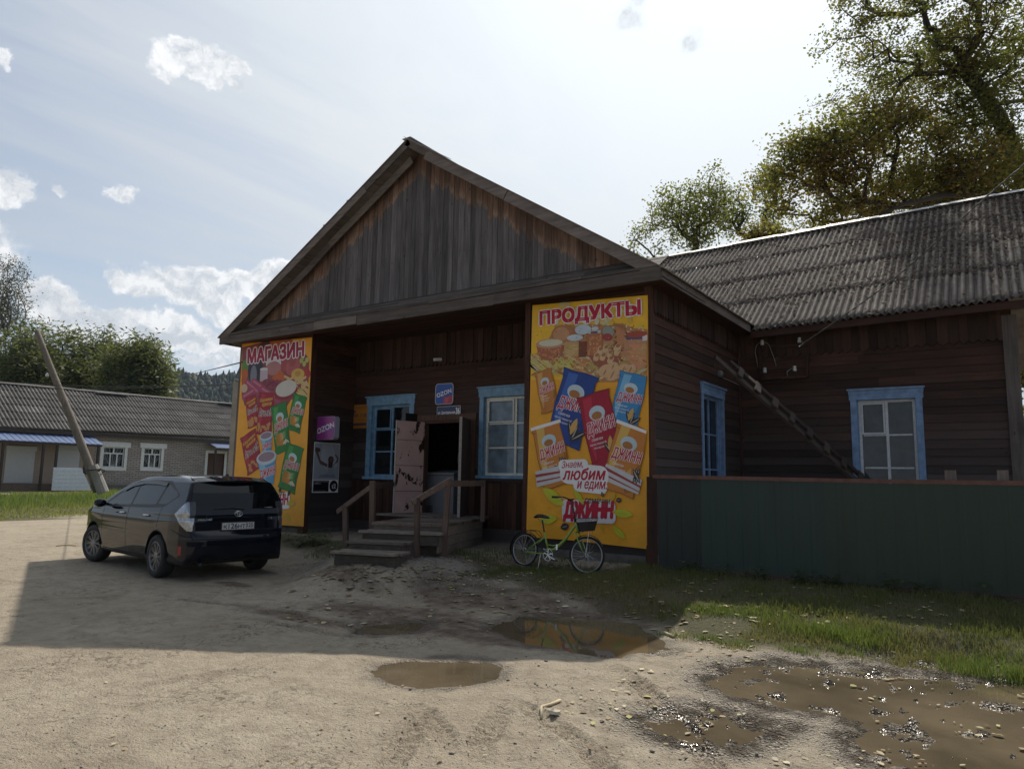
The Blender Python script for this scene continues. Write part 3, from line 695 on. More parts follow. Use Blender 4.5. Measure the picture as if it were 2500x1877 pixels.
# gable boards: unweathered brown strip below the roof line
def gable_mat():
    m, t, out = newmat('gable_planks'); co = t.new('ShaderNodeNewGeometry').outputs['Position']
    at = t.new('ShaderNodeSeparateColor', {0: t.new('ShaderNodeVertexColor', None, layer_name='Col').outputs[0]}); r, dd, r2 = at.outputs
    off = t.new('ShaderNodeCombineXYZ', {0: t.math('MULTIPLY', r, 37.), 1: t.math('MULTIPLY', r, 91.), 2: t.math('MULTIPLY', r, 53.)}).outputs[0]
    g = t.noise(t.vmath('ADD', t.vmath('MULTIPLY', co, (34, 34, 1.8)), off), 1, 6, .62, dist=.5)
    big = t.noise(t.vmath('ADD', t.vmath('MULTIPLY', co, (3, 3, .8)), off), 1.2, 5, .6)
    f = t.maprange(t.math('ADD', t.math('MULTIPLY', g, .6), t.math('MULTIPLY', big, .4)), .36, .64)
    grey = t.mix(f, (.060, .054, .056), (.150, .138, .140)); brown = t.mix(f, (.080, .046, .034), (.205, .132, .096))
    fine = t.noise(t.vmath('MULTIPLY', co, (30, 30, 3.0)), 1, 4, .6)
    sep = t.new('ShaderNodeSeparateXYZ', {0: co}); x, z = sep.outputs[0], sep.outputs[2]
    zl = t.math('SUBTRACT', 8.18, t.math('MULTIPLY', t.math('ABSOLUTE', t.math('ADD', x, 9.40)), t.math('ADD', .618, t.math('MULTIPLY', t.math('GREATER_THAN', x, -9.40), .02))))
    dep = t.math('SUBTRACT', zl, z)
    w = t.math('ADD', .60, t.math('ADD', t.math('MULTIPLY', t.math('SUBTRACT', r2, .5), .20), t.math('MULTIPLY', t.math('SUBTRACT', fine, .5), .42)))
    k = t.math('SUBTRACT', 1, t.maprange(t.math('SUBTRACT', dep, w), -.015, .02))
    pale = t.maprange(t.math('SUBTRACT', dep, w), -.16, -.02)
    brown = t.mix(t.math('MULTIPLY', pale, t.maprange(big, .4, .6, .1, .8)), brown, (.28, .195, .14))
    c = t.mix(k, grey, brown)
    kn = t.maprange(t.new('ShaderNodeTexVoronoi', {'Vector': t.vmath('MULTIPLY', co, (5, 5, 1.6)), 'Scale': 1.5}).outputs[0], .05, .09, .25, 1)
    v = t.math('MULTIPLY', t.math('ADD', .66, t.math('MULTIPLY', r, .68)), kn)
    cc = t.vmath('SCALE', c); t.l.new(v, cc.node.inputs['Scale'])
    b = t.new('ShaderNodeBump', {'Strength': .5, 'Distance': .006, 'Height': g})
    P(t, out, **{'Base Color': cc, 'Roughness': .8, 'Normal': b.outputs[0], 'Specular IOR Level': .25}); return m
M_GABLE = gable_mat()
def slate_mat(name, lo, hi, sc=1.):
    m, t, out = newmat(name); co = t.new('ShaderNodeNewGeometry').outputs['Position']
    sc_ = t.new('ShaderNodeSeparateColor', {0: t.new('ShaderNodeVertexColor', None, layer_name='Col').outputs[0]}); r = sc_.outputs[0]; tg = sc_.outputs[1]
    n = t.noise(co, 2.2*sc, 6, .65); f = t.noise(co, 22*sc, 5, .65)
    c = t.mix(t.maprange(n, .35, .65), lo, hi)
    c = t.mix(t.maprange(f, .52, .72, 0, .4), c, (.24, .22, .20))
    c = t.mix(t.maprange(t.noise(co, 9*sc, 5, .7), .55, .7, 0, .35), c, (.05, .044, .039))
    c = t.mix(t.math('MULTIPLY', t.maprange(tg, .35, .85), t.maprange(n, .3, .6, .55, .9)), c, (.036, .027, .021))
    cc = t.vmath('SCALE', c); t.l.new(t.math('ADD', .75, t.math('MULTIPLY', r, .5)), cc.node.inputs['Scale'])
    b = t.new('ShaderNodeBump', {'Strength': .6, 'Distance': .01, 'Height': f})
    P(t, out, **{'Base Color': cc, 'Roughness': .85, 'Normal': b.outputs[0], 'Specular IOR Level': .2}); return m
M_SLATE = slate_mat('old_slate_sheets', (.115, .096, .084), (.235, .205, .182))
M_ZINC = plain('zinc_ridge', (.40, .41, .42), .55, metal=.2, var=.15)

shop = thing('wooden_shop', (-9.6, 10.4, .3), 'long dark log-boarded village shop with grey plank gable over a recessed porch', 'shop')
def FX(Y): return ((0, Y), (1, 0), (0, -1))        # frame facing the yard; along = X
def FY(X): return ((X, 0), (0, 1), (1, 0))         # frame facing right; along = Y
def siding(mb, F, a0, a1, z0, z1, holes=(), bw=.145, th=.03, warp=.35):
    z = z0; r = RND
    while z < z1-.005:
        h = min(bw*(.9+.25*r.random()), z1-z); zc = z+h/2
        segs = [(a0, a1)]
        for (h0, h1, hz0, hz1) in holes:
            if zc > hz0 and zc < hz1:
                ns = []
                for s0, s1 in segs:
                    if h1 <= s0 or h0 >= s1: ns.append((s0, s1)); continue
                    if h0 > s0: ns.append((s0, h0))
                    if h1 < s1: ns.append((h1, s1))
                segs = ns
        for s0, s1 in segs:
            # break long runs into boards
            p = s0
            while p < s1-1e-4:
                L = 2.2+2.5*r.random(); q = s1 if p+L > s1-.5 else p+L
                pr = th*(.5+warp*r.random()*.8)
                mb.fbox(F, p+.001, q-.001, -.03, pr, z+.003, z+h, lean=.011)
                p = q
        z += h
def vboards(mb, F, a0, a1, z0, z1, bw=.11, th=.02, jag=0., point=False, cf=None, zf=None):
    a = a0
    while a < a1-.004:
        w = min(bw*(.88+.24*RND.random()), a1-a); d = th*(.6+.8*RND.random()); c = cf() if cf else None
        zb = z0+(RND.random()-.5)*jag; zt0 = zf(a) if zf else z1; zt1 = zf(a+w) if zf else z1
        if min(zt0, zt1) > zb+.01:
            O, u, n = F; q = lambda s_, dd, z: (O[0]+u[0]*s_+n[0]*dd, O[1]+u[1]*s_+n[1]*dd, z)
            al, ar = a+.0015, a+w-.0015
            if point:
                m_ = (al+ar)/2; t_ = w*.42
                out = [(al, zb+t_), (m_-w*.22, zb+t_*.45), (m_, zb), (m_+w*.22, zb+t_*.45), (ar, zb+t_), (ar, zt1), (al, zt0)]
            else: out = [(al, zb), (ar, zb), (ar, zt1), (al, zt0)]
            N = len(out); vs = [q(s_, d, z) for s_, z in out]+[q(s_, -.015, z) for s_, z in out]
            mb.mesh(vs, [tuple(range(N)), tuple(range(2*N-1, N-1, -1))]+[(i, (i+1) % N+0, (i+1) % N+N, i+N)[::-1] for i in range(N)], c)
        a += w
def window(parent, F, a0, a1, z0, z1, casing, sash, glass, cols=(.0, .5, 1.), rows=(0., .34, .67, 1.), cw=.13, header=.10, sill=.06, depth=.09, vent=True, mull=.028, label=None, hp=.07, bars=None):
    """casing outer size a0..a1, z0..z1 ; > frame, sash, pane, sill"""
    c = MB().color((.5, .5, .5)); top = z1-header
    c.fbox(F, a0+.04, a0+.04+cw, -.02, .045, z0+sill, top); c.fbox(F, a1-.04-cw, a1-.04, -.02, .045, z0+sill, top)
    c.fbox(F, a0+.02, a1-.02, -.02, .052, top-.11, top+.002)
    c.fbox(F, a0+.01, a1-.01, -.02, .06, top+.002, z1-.03); c.fbox(F, a0-.01, a1+.01, -.02, hp+.02, z1-.03, z1)
    ia0, ia1, iz0, iz1 = a0+.04+cw, a1-.04-cw, z0+sill, top-.11
    for b in ((ia0, ia0+.015, iz0, iz1), (ia1-.015, ia1, iz0, iz1)): c.fbox(F, b[0], b[1], -depth-.03, -.02, b[2], b[3])
    c.fbox(F, ia0, ia1, -depth-.03, -.02, iz1-.012, iz1)
    w = c.build('window', casing, parent)
    if label: w['label'] = label
    s = MB().color((.5, .5, .5)); s.fbox(F, a0, a1, -depth, .085, z0, z0+sill); s.build('sill', casing, w)
    fr = MB().color((.5, .5, .5)); ia0 += .015; ia1 -= .015; iz1 -= .012; D0, D1 = -depth, -depth+.045
    fr.fbox(F, ia0, ia0+.045, D0, D1, iz0, iz1); fr.fbox(F, ia1-.045, ia1, D0, D1, iz0, iz1)
    fr.fbox(F, ia0+.045, ia1-.045, D0, D1, iz0, iz0+.05); fr.fbox(F, ia0+.045, ia1-.045, D0, D1, iz1-.045, iz1)
    j0, j1, k0, k1 = ia0+.045, ia1-.045, iz0+.05, iz1-.045; A = lambda f: j0+(j1-j0)*f; Z = lambda f: k0+(k1-k0)*f
    for f in cols[1:-1]: fr.fbox(F, A(f)-mull*.8, A(f)+mull*.8, D0, D1-.003, k0, k1)
    for f in rows[1:-1]:
        xs = [j0]+[A(f2) for f2 in cols[1:-1]]+[j1]
        for u0, u1 in zip(xs[:-1], xs[1:]): fr.fbox(F, u0+mull*.8, u1-mull*.8, D0, D1-.008, Z(f)-mull/2, Z(f)+mull/2)
    if vent:       # small opening pane, upper left
        v0, v1, y0, y1 = A(cols[0])+.004, A(cols[1])-mull*.8-.004, Z(rows[-2])+mull/2+.003, k1-.004
        for b in ((v0, v0+.03, y0, y1), (v1-.03, v1, y0, y1), (v0+.03, v1-.03, y0, y0+.03), (v0+.03, v1-.03, y1-.03, y1)): fr.fbox(F, b[0], b[1], D1-.004, D1+.02, b[2], b[3])
    fr.build('sash', sash, w)
    if bars is not None:
        bb = MB().color((.5, .5, .5)); bars(bb, F, j0, j1, k0, k1, -depth-.012); bb.build('window_bars', plain('pale_bars', (.24, .23, .19), .6), w)
    g = MB().color((.5, .5, .5)); g.fbox(F, j0-.02, j1+.02, D0-.02, D0-.012+.02 if False else D0+.012, k0-.02, k1+.02); g.build('pane', glass, w)
    return w
gf = lambda i: (RND.random(), 0, 0)
# ---- plinth
m = MB().color((.5, .5, .5))
m.box(XLL-.02, XL2+.02, Y0-.03, 19, -.2, .46); m.box(XL2+.02, XIN+.02, YB-.03, 19, -.2, .42); m.box(XIN+.02, XR+.03, Y0-.04, 19, -.2, .47)
m.box(XR+.03, .2, YW-.03, 19, -.2, .6); m.build('plinth', M_CONC, shop)
# ---- walls (each face of the building its own part)
m = MB(); siding(m, FX(Y0), XLL, XL2, .46, 4.72); m.build('wall', M_SID, shop)
m = MB(); siding(m, FX(Y0), XIN, XR, .47, 4.72); m.build('wall', M_SID, shop)
WL = (atY(898.9, 969.2, YB), atY(1019.8, 1168, YB)); WR = (atY(1171, 946, YB), atY(1345, 1168, YB))
wl0, wl1, wlz0, wlz1 = WL[0][0], atY(1017, 1000, YB)[0], atY(900, 1169, YB)[2], atY(905, 969, YB)[2]
wr0, wrz0, wrz1 = WR[0][0], atY(1160, 1167, YB)[2], WR[0][2]; wr1 = wr0+(wl1-wl0)*1.17
dj0, dj1 = atY(1021, 1100, YB)[0], atY(1163, 1100, YB)[0]; dz1 = atY(1100, 1012, YB)[2]; dz0 = .82
di0, di1 = dj0+.20, dj1-.12
m = MB(); siding(m, FX(YB), XL2, XIN+.02, 1.50, 4.72, [(wl0+.1, wl1-.1, wlz0+.02, wlz1-.05), (wr0+.1, wr1-.1, wrz0+.02, wrz1-.05), (dj0+.05, dj1-.05, 0, dz1-.04)]); m.build('porch_wall', M_SID, shop)
for a, b in ((XL2, dj0+.06), (dj1-.06, XIN+.02)):
    m = MB(); vboards(m, FX(YB), a, b, .62, 1.515, .10, .022); m.fbox(FX(YB), a, b-.01, -.02, .045, 1.50, 1.545); m.build('porch_dado', M_SIDV, shop)
    m = MB(); siding(m, FX(YB), a, b, .40, .62, bw=.11); m.build('porch_base_board', M_SID, shop)
m = MB(); siding(m, FY(XL2), Y0-.0, YB, .46, 4.72); m.build('porch_wall', M_SIDY, shop)
m = MB(); F_ = ((XIN, 0), (0, 1), (-1, 0)); siding(m, F_, Y0, YB, .46, 4.72); m.build('porch_wall', M_SIDY, shop)
sw = [atX(1705.7, 930.4, XR), atX(1763.9, 952.1, XR)]; sy0, sy1 = sw[0][1], sw[1][1]; sz1 = (sw[0][2]+sw[1][2])/2
m = MB(); siding(m, FY(XR), Y0, YW, .47, 4.75, [(sy0+.1, sy1-.1, 1.0, sz1-.05)]); m.build('side_wall', M_SIDY, shop)
ww = [atY(2069.8, 952.9, YW), atY(2254.3, 940.8, YW), atY(2269, 1164, YW)]; wx0, wx1 = ww[0][0], ww[2][0]; wz1 = ww[0][2]+.01
m = MB(); siding(m, FX(YW), XR, .22, .6, 4.85, [(wx0+.1, wx1-.1, 1.0, wz1-.05)]); m.build('wing_wall', M_SID, shop)
m = MB().color((.4, .4, .4)); m.box(.17, .24, YW, 21.5, .5, 4.8); m.build('end_wall', M_SIDY, shop)
m = MB().color((.4, .4, .4)); m.box(XLL, XLL+.05, Y0+.03, 20, .3, 4.75); m.build('end_wall', M_SIDY, shop)
# ---- corner posts
m = MB()
m.box(XLL-.03, XLL+.10, Y0-.05, Y0-.032, .42, 4.72); m.build('corner_post', M_GREYZ, shop)
for x in (XL2,): m = MB(); m.box(x-.13, x+.035, Y0-.055, Y0+.08, .36, 4.72); m.build('corner_post', M_SIDV, shop)
for x in (XIN,): m = MB(); m.box(x-.035, x+.07, Y0-.055, Y0+.08, .40, 4.72); m.build('corner_post', M_SIDV, shop)
m = MB(); m.box(XR-.06, XR+.045, Y0-.055, Y0+.10, .36, 4.72); m.build('corner_post', M_SIDV, shop)
m = MB(); m.box(XR+.032, XR+.075, YW-.09, YW-.035, .6, 4.4); m.build('corner_post', wood('rusty_post', (.05, .025, .018), (.11, .055, .04), None, 2), shop)
pp = atY(2452, 900, YW); m = MB(); m.box(.10, .31, YW-.07, YW+.04, .6, 4.55); m.build('corner_post', M_GREYZ, shop)
# ---- door
m = MB().color((.55, .55, .55)); F_ = FX(YB)
m.fbox(F_, dj0, di0, -.1, .055, dz0-.1, dz1-.12); m.fbox(F_, di1, dj1, -.1, .055, dz0-.1, dz1-.12); m.fbox(F_, dj0-.03, dj1+.02, -.1, .065, dz1-.12, dz1); m.fbox(F_, di0, di1, -.1, .02, dz1-.17, dz1-.12)
m.build('door_frame', wood('door_frame_wood', (.07, .038, .026), (.145, .085, .06), None, 2), shop)
def door_mat(name, paint, bare, amount):
    m, t, out = newmat(name); co = t.new('ShaderNodeNewGeometry').outputs['Position']
    n = t.noise(t.vmath('MULTIPLY', co, (1, 1, .62)), 4.6, 6, .62, dist=.3); fine = t.noise(co, 40, 4)
    k = t.maprange(t.math('ADD', n, t.math('MULTIPLY', t.math('SUBTRACT', fine, .5), .12)), amount, amount+.012)
    z = t.new('ShaderNodeSeparateXYZ', {0: co}).outputs[2]
    seam = t.math('SUBTRACT', 1, t.maprange(t.math('ABSOLUTE', t.math('SUBTRACT', t.math('FRACT', t.math('MULTIPLY', t.math('ADD', z, t.math('MULTIPLY', n, .03)), 1.9)), .5)), .006, .016))
    c = t.mix(t.maprange(t.noise(co, 3, 4), .3, .7), tuple(x*.8 for x in paint), paint)
    c = t.mix(t.math('MAXIMUM', k, t.math('MULTIPLY', seam, .85)), c, bare)
    b = t.new('ShaderNodeBump', {'Strength': .5, 'Distance': .008, 'Height': t.math('ADD', t.math('SUBTRACT', 1, k), t.math('MULTIPLY', fine, .1))})
    P(t, out, **{'Base Color': c, 'Roughness': .6, 'Normal': b.outputs[0], 'Specular IOR Level': .3}); return m
M_DOOR = door_mat('peeling_pink_door', (.62, .41, .37), (.035, .018, .014), .585)
M_DOORE = plain('chipped_pale_edge', (.33, .28, .25), .7, var=.4, ns=30, bump=.5)
c4 = lambda x, y: (740+x/3.0207, 850+y/3.0207)
# left leaf swings outwards, free edge towards the viewer's left
hx = di0+.01; hp_ = Vector((hx, YB-.075, 0)); tip = None
d_ = pix_dir(*c4(676, 880)); wleaf = (di1-di0)*.56
# intersect the view ray of the free edge with a circle about the hinge
best = None
for k in range(200):
    a = rad(90+k*.9); q = hp_+Vector((math.cos(a)*wleaf, -math.sin(a)*wleaf, 0)) if False else hp_+Vector((math.cos(math.pi*(1-k/400))*wleaf, -math.sin(math.pi*(1-k/400))*wleaf, 0))
    e = abs(q.x-d_[0]*(q.y/d_[1]))
    if best is None or e < best[0]: best = (e, q)
tip = best[1]
def leaf(H, T, name, label, mats, z0, z1, th=.05):
    u = (T-H).normalized(); n = Vector((u.y, -u.x, 0)); L = (T-H).length; F_ = ((H.x, H.y), (u.x, u.y), (n.x, n.y))
    m = MB().color((.5, .5, .5)); m.mi = 0; m.fbox(F_, 0, L-.012, -th/2, th/2, z0, z1); m.mi = 1; m.fbox(F_, L-.0119, L, -th/2-.002, th/2+.002, z0-.002, z1+.002)
    o = m.build(name, mats, shop); o['label'] = label; return o, F_, L
dl, FLL, LL = leaf(hp_, tip, 'door_leaf', 'left pink leaf with flaking paint and patches of bare dark wood', [M_DOOR, M_DOORE], dz0+.02, dz1-.15)
hpr = Vector((di1-.01, YB-.075, 0)); d_ = pix_dir(*c4(1155, 880)); best = None
for k in range(400):
    a = rad(180+k*.3); q = hpr+Vector((math.cos(a)*wleaf, math.sin(a)*wleaf, 0)); e = abs(q.x-d_[0]*(q.y/d_[1]))
    if (best is None or e < best[0]) and k < 400: best = (e, q)
M_DOORB = wood('bare_brown_door', (.08, .052, .043), (.15, .10, .085), None, 2)
dr_, FRR, LR = leaf(hpr, best[1], 'door_leaf', 'right brown leaf with a chipped whitish edge', [M_DOORB, M_DOORE], dz0-.02, dz1-.13)
for F__, L__, sgn, o_, z in ((FLL, LL, 1, dl, 1.75), (FRR, LR, 1, dr_, 1.9)):
    m = MB().color((.5, .5, .5)); m.fbox(F__, L__-.11, L__-.08, .025, .055, z, z+.14); m.fbox(F__, L__-.115, L__-.075, .055, .065, z-.01, z+.15); m.build('handle', plain('iron', (.03, .03, .03), .6), o_)
# ---- windows
def lattice(bb, F, j0, j1, k0, k1, D):
    for i in range(1, 6): a = j0+(j1-j0)*i/6; bb.fbox(F, a-.004, a+.004, D, D+.006, k0, k1)
    for i in range(1, 9): z = k0+(k1-k0)*i/9; bb.fbox(F, j0, j1, D+.0065, D+.012, z-.004, z+.004)
window(shop, FX(YB), wl0, wl1, wlz0, wlz1, M_BLUE, M_BLUE, M_GLASS, label='blue-painted casement left of the door', bars=lambda bb, F, j0, j1, k0, k1, D: [bb.fbox(F, j0+(j1-j0)*i/14-.003, j0+(j1-j0)*i/14+.003, D, D+.006, k0, k0+(k1-k0)*.6) for i in range(1, 14)])
window(shop, FX(YB), wr0, wr1, wrz0, wrz1, M_BLUE, M_WHITE, M_GLASSB, cw=.10, label='window right of the door with white sash in a blue casing', mull=.032)
window(shop, FX(YW), wx0, wx1, 1.12, wz1, M_BLUED, M_WHITE2, glassmat('window_glass_pale', (.045, .05, .055), .05, .15), cw=.11, label='window of the side wing with grey-white sash in a blue casing', bars=lattice, mull=.03, rows=(0, .36, .68, 1))
wS = window(shop, FY(XR), sy0, sy1, 1.05, sz1, M_BLUED, M_BLUED, M_GLASS, cw=.10, label='narrow-looking blue window in the wall above the ladder top', vent=False, cols=(0, .5, 1))
# inner lining added unseen to keep daylight out of the rooms
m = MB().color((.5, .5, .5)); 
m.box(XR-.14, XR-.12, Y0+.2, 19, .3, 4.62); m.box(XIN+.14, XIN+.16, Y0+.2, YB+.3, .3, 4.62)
m.build('light_block_lining', M_DARK, shop)
m = MB().color((.5, .5, .5)); m.box(XR-.12, .12, YW+.30, YW+.32, .3, 4.7); m.build('light_block_lining', M_DARK, shop)
m = MB().color((.5, .5, .5)); m.box(XLL+.2, XR-.2, YB+3.3, YB+3.34, .3, 4.6); m.build('light_block_lining', M_DARK, shop)
# room behind door and windows, its shade painted in as near-black walls
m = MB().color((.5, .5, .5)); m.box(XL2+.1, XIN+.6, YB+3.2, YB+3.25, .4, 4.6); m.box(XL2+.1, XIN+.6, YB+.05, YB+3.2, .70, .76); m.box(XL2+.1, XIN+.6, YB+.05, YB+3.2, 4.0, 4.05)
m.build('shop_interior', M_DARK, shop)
# ---- friezes with carved board ends
ROOFZ = lambda x: 8.18-abs(x+9.40)*(.617 if x < -9.4 else .640)
m = MB(); vboards(m, FX(YB-.03), XL2+.04, XIN, 3.95, 4.72, .12, .03, .0, True); m.build('frieze', M_FRZ, shop)
m = MB(); vboards(m, FY(XR+.03), Y0+.06, YW-.05, 4.22, 4.72, .115, .03, 0., True); m.build('frieze', M_FRZ, shop)
m = MB(); vboards(m, FX(YW-.03), XR+.06, .10, 4.10, 4.80, .155, .03, 0., True); m.build('frieze', M_FRZ, shop)
# ---- gable
EL, AP, ER = atY(536, 824, YF), atY(994, 345, YF), atY(1613, 655, YF)
ezL, ezR = EL[2], ER[2]
YG = 10.28
def roofline(x): return EL[2]+(AP[2]-EL[2])*(x-EL[0])/(AP[0]-EL[0]) if x < AP[0] else AP[2]+(ER[2]-AP[2])*(x-AP[0])/(ER[0]-AP[0])
gb0, gb1 = atY(620.7, 793, YG), atY(1507, 649, YG)
gbz = lambda x: gb0[2]+(gb1[2]-gb0[2])*(x-gb0[0])/(gb1[0]-gb0[0])
m = MB()
a = gb0[0]-.5
while a < gb1[0]+.6:
    w = .125*(.85+.3*RND.random()); c = (RND.random(), 0, RND.random()); z0 = gbz(a)-.03; d = .012*RND.random()
    zt0, zt1 = roofline(a)-.06, roofline(a+w)-.06
    if max(zt0, zt1) > z0:
        zt0, zt1 = max(zt0, z0+.01), max(zt1, z0+.01)
        if a < AP[0] < a+w: zt0 = zt1 = AP[2]-.12
        x0, x1 = a+.002, a+w-.002
        m.hexa([(x0, YG-d, z0), (x1, YG-d, z0), (x1, YG+.03, z0), (x0, YG+.03, z0), (x0, YG-d, zt0), (x1, YG-d, zt1), (x1, YG+.03, zt1), (x0, YG+.03, zt0)], c)
    a += w
m.build('gable_boarding', M_GABLE, shop)
m = MB().color((.1, .1, .1)); m.face([(EL[0]+.3, YG+.05, EL[2]), (ER[0]-.3, YG+.05, ER[2]), (AP[0], YG+.05, AP[2]-.15)]); m.build('gable_backing', M_DARK, shop)
# thin batten along the gable foot, half hidden by the warped pent roof
m = MB(); m.beam((gb0[0]-.3, YG-.03, gbz(gb0[0]-.3)-.02), (gb1[0], YG-.03, gbz(gb1[0])-.02), .02, .05); m.build('gable_foot_batten', M_GREYX, shop)
# ---- pent roof of lapped, weathered boards
def pent():
    m = MB(); n = 5; xa, xb = EL[0]+.10, ER[0]-.02
    for k in range(n):
        f0, f1 = k/n, (k+1)/n+.08
        p = xa
        while p < xb-.01:
            L = 2.6+2.2*RND.random(); q = xb if p+L > xb-.8 else p+L
            zz = lambda x: EL[2]+(ER[2]-EL[2])*(x-EL[0])/(ER[0]-EL[0])
            y0, y1 = YF+(YG-YF)*f0, YF+(YG-YF)*min(f1, 1.)
            rise = .17; j = [(RND.random()-.5)*.018 for _ in range(4)]
            h = lambda f, x: zz(x)+.02+(gbz(x)-zz(x)-.03)*f+k*.002
            b = .030+.012*RND.random()
            m.hexa([(p+.003, y0, h(f0, p)+j[0]), (q-.003, y0, h(f0, q)+j[1]), (q-.003, y1, h(min(f1, 1), q)+j[2]*.5), (p+.003, y1, h(min(f1, 1), p)+j[3]*.5),
                    (p+.003, y0, h(f0, p)+j[0]+b), (q-.003, y0, h(f0, q)+j[1]+b), (q-.003, y1, h(min(f1, 1), q)+j[2]*.5+b), (p+.003, y1, h(min(f1, 1), p)+j[3]*.5+b)])
            p = q
    # one sprung board leaves a dark gap under the boarding
    xm0, xm1 = atY(700, 780, YG)[0], atY(935, 742, YG)[0]
    m.build('pent_roof', wood('mossy_pent_boards', (.050, .040, .034), (.13, .108, .092), None, 0), shop)
pent()
# fascia and soffit
m = MB()
cuts = [0, .30, .415, .72, 1.]
for i in range(4):
    f0, f1 = cuts[i], cuts[i+1]; A_ = EL+(ER-EL)*f0; B_ = EL+(ER-EL)*f1; dz = [.17, .16, .185, .175][i]; dy = [.0, -.008, .004, -.004][i]
    m.hexa([(A_[0]+.003, YF+dy, A_[2]-dz), (B_[0]-.003, YF+dy, B_[2]-dz), (B_[0]-.003, YF+.035, B_[2]-dz), (A_[0]+.003, YF+.035, A_[2]-dz), (A_[0]+.003, YF+dy, A_[2]+.01), (B_[0]-.003, YF+dy, B_[2]+.01), (B_[0]-.003, YF+.035, B_[2]+.01), (A_[0]+.003, YF+.035, A_[2]+.01)])
m.build('fascia', M_GREYX, shop)
m = MB(); a = YF+.04
while a < Y0+1.4:
    m.hexa([(EL[0], a, EL[2]-.12), (ER[0], a, ER[2]-.12), (ER[0], a+.118, ER[2]-.12), (EL[0], a+.118, EL[2]-.12), (EL[0], a, EL[2]-.10), (ER[0], a, ER[2]-.10), (ER[0], a+.118, ER[2]-.10), (EL[0], a+.118, EL[2]-.10)]); a += .12
m.build('soffit', M_SID, shop)
# eave boxes along the sides
m = MB(); m.box(ER[0]-.03, ER[0], YF+.036, YE+.05, ER[2]-.15, ER[2]+.01); m.build('fascia', M_GREYY, shop)
m = MB(); m.box(XR-.02, ER[0]-.03, Y0+.02, YE+.4, ER[2]-.13, ER[2]-.11); m.build('soffit', M_SIDY, shop)
m = MB(); m.box(EL[0], EL[0]+.03, YF+.036, 20, EL[2]-.15, EL[2]+.01); m.build('fascia', M_GREYY, shop)
# gable roof slopes: planking + covering
def slope(A_, B_, y0, y1, th, name, mat, lift=0.):
    m = MB(); nx = -(B_[2]-A_[2]); nz = (B_[0]-A_[0]); L = math.hypot(nx, nz); nx /= L; nz /= L
    if nz < 0: nx, nz = -nx, -nz
    a0 = (A_[0]+nx*lift, A_[2]+nz*lift); b0 = (B_[0]+nx*lift, B_[2]+nz*lift); a1 = (a0[0]+nx*th, a0[1]+nz*th); b1 = (b0[0]+nx*th, b0[1]+nz*th)
    if a0[0] > b0[0]: a0, b0, a1, b1 = b0, a0, b1, a1
    m.hexa([(a0[0], y0, a0[1]), (b0[0], y0, b0[1]), (b0[0], y1, b0[1]), (a0[0], y1, a0[1]), (a1[0], y0, a1[1]), (b1[0], y0, b1[1]), (b1[0], y1, b1[1]), (a1[0], y1, a1[1])]); return m.build(name, mat, shop)
slope(EL, AP, YF+.04, 19.5, .03, 'roof_slope', M_GREYY, -.10); slope(AP, ER, YF+.04, 19.5, .03, 'roof_slope', M_GREYY, -.10)
slope((EL[0]-.04, 0, EL[2]-.03), (AP[0], 0, AP[2]), YF-.02, 19.5, .018, 'roof_covering', M_SLATE, .02); slope((AP[0], 0, AP[2]), (ER[0]+.04, 0, ER[2]-.03), YF-.02, 19.5, .018, 'roof_covering', M_SLATE, .02)
# barge boards, in lengths, slightly out of true
def barge(A_, B_, parts, w, y, name='barge_board'):
    for f0, f1, off, ww in parts:
        a = A_+(B_-A_)*f0; b = A_+(B_-A_)*f1; d = Vector(b-a).normalized(); n = Vector((-d.z, 0, d.x)); n = n if n.z > 0 else -n
        m = MB(); a = Vector(a)+n*off; b = Vector(b)+n*off
        m.hexa([a-n*ww+Vector((0, -.028, 0)), b-n*ww+Vector((0, -.028, 0)), b-n*ww, a-n*ww, a+Vector((0, -.028, 0)), b+Vector((0, -.028, 0)), b, a] if d.x > 0 else [a-n*ww, b-n*ww, b-n*ww+Vector((0, -.028, 0)), a-n*ww+Vector((0, -.028, 0)), a, b, b+Vector((0, -.028, 0)), a+Vector((0, -.028, 0))])
        m.build(name, M_GREYX, shop)
fy = np.array([0, YF+.03, 0]); eL = np.array([EL[0], 0, EL[2]])+fy; aP = np.array([AP[0], 0, AP[2]])+fy; eR = np.array([ER[0], 0, ER[2]])+fy
barge(eL, aP, [(.0, .80, .03, .17), (.802, 1.005, .045, .16)], .17, YF)
barge(aP, eR, [(-.003, .10, .06, .15), (.10, .46, .03, .19), (.463, 1.0, .035, .20)], .19, YF)
# second, inner board on the left slope with a gap letting the sky through
m = MB(); A_, B_ = eL+(aP-eL)*.02, eL+(aP-eL)*.97; d = Vector(B_-A_).normalized(); n = Vector((-d.z, 0, d.x))
for f0, f1, o0, o1 in ((0, .45, -.22, -.27), (.45, .58, -.27, -.22), (.58, 1, -.22, -.20)):
    a = Vector(A_+(B_-A_)*f0)+n*o0+Vector((0, .20, 0)); b = Vector(A_+(B_-A_)*f1)+n*o1+Vector((0, .20, 0)); m.beam(a, b, .022, .17, (0, 0, 1))
m.build('inner_barge_board', M_GREYX, shop)
m = MB(); m.beam((AP[0], YF-.03, AP[2]+.055), (AP[0], 19.5, AP[2]+.055), .22, .012); m.beam((AP[0]-.02, YF-.06, AP[2]+.065), (AP[0]+1.15, YF-.03, AP[2]-.665), .05, .006, (0, 0, 1)); m.build('ridge_cap', M_ZINC, shop)
# nails / sprung battens on the left slope
for f in (.595, .715):
    m = MB(); q = eL+(aP-eL)*f; m.beam(Vector(q)+Vector((0, .05, .03)), Vector(q)+Vector((-.07, .05, .13)), .03, .035); m.build('roof_batten_end', M_GREYX, shop)
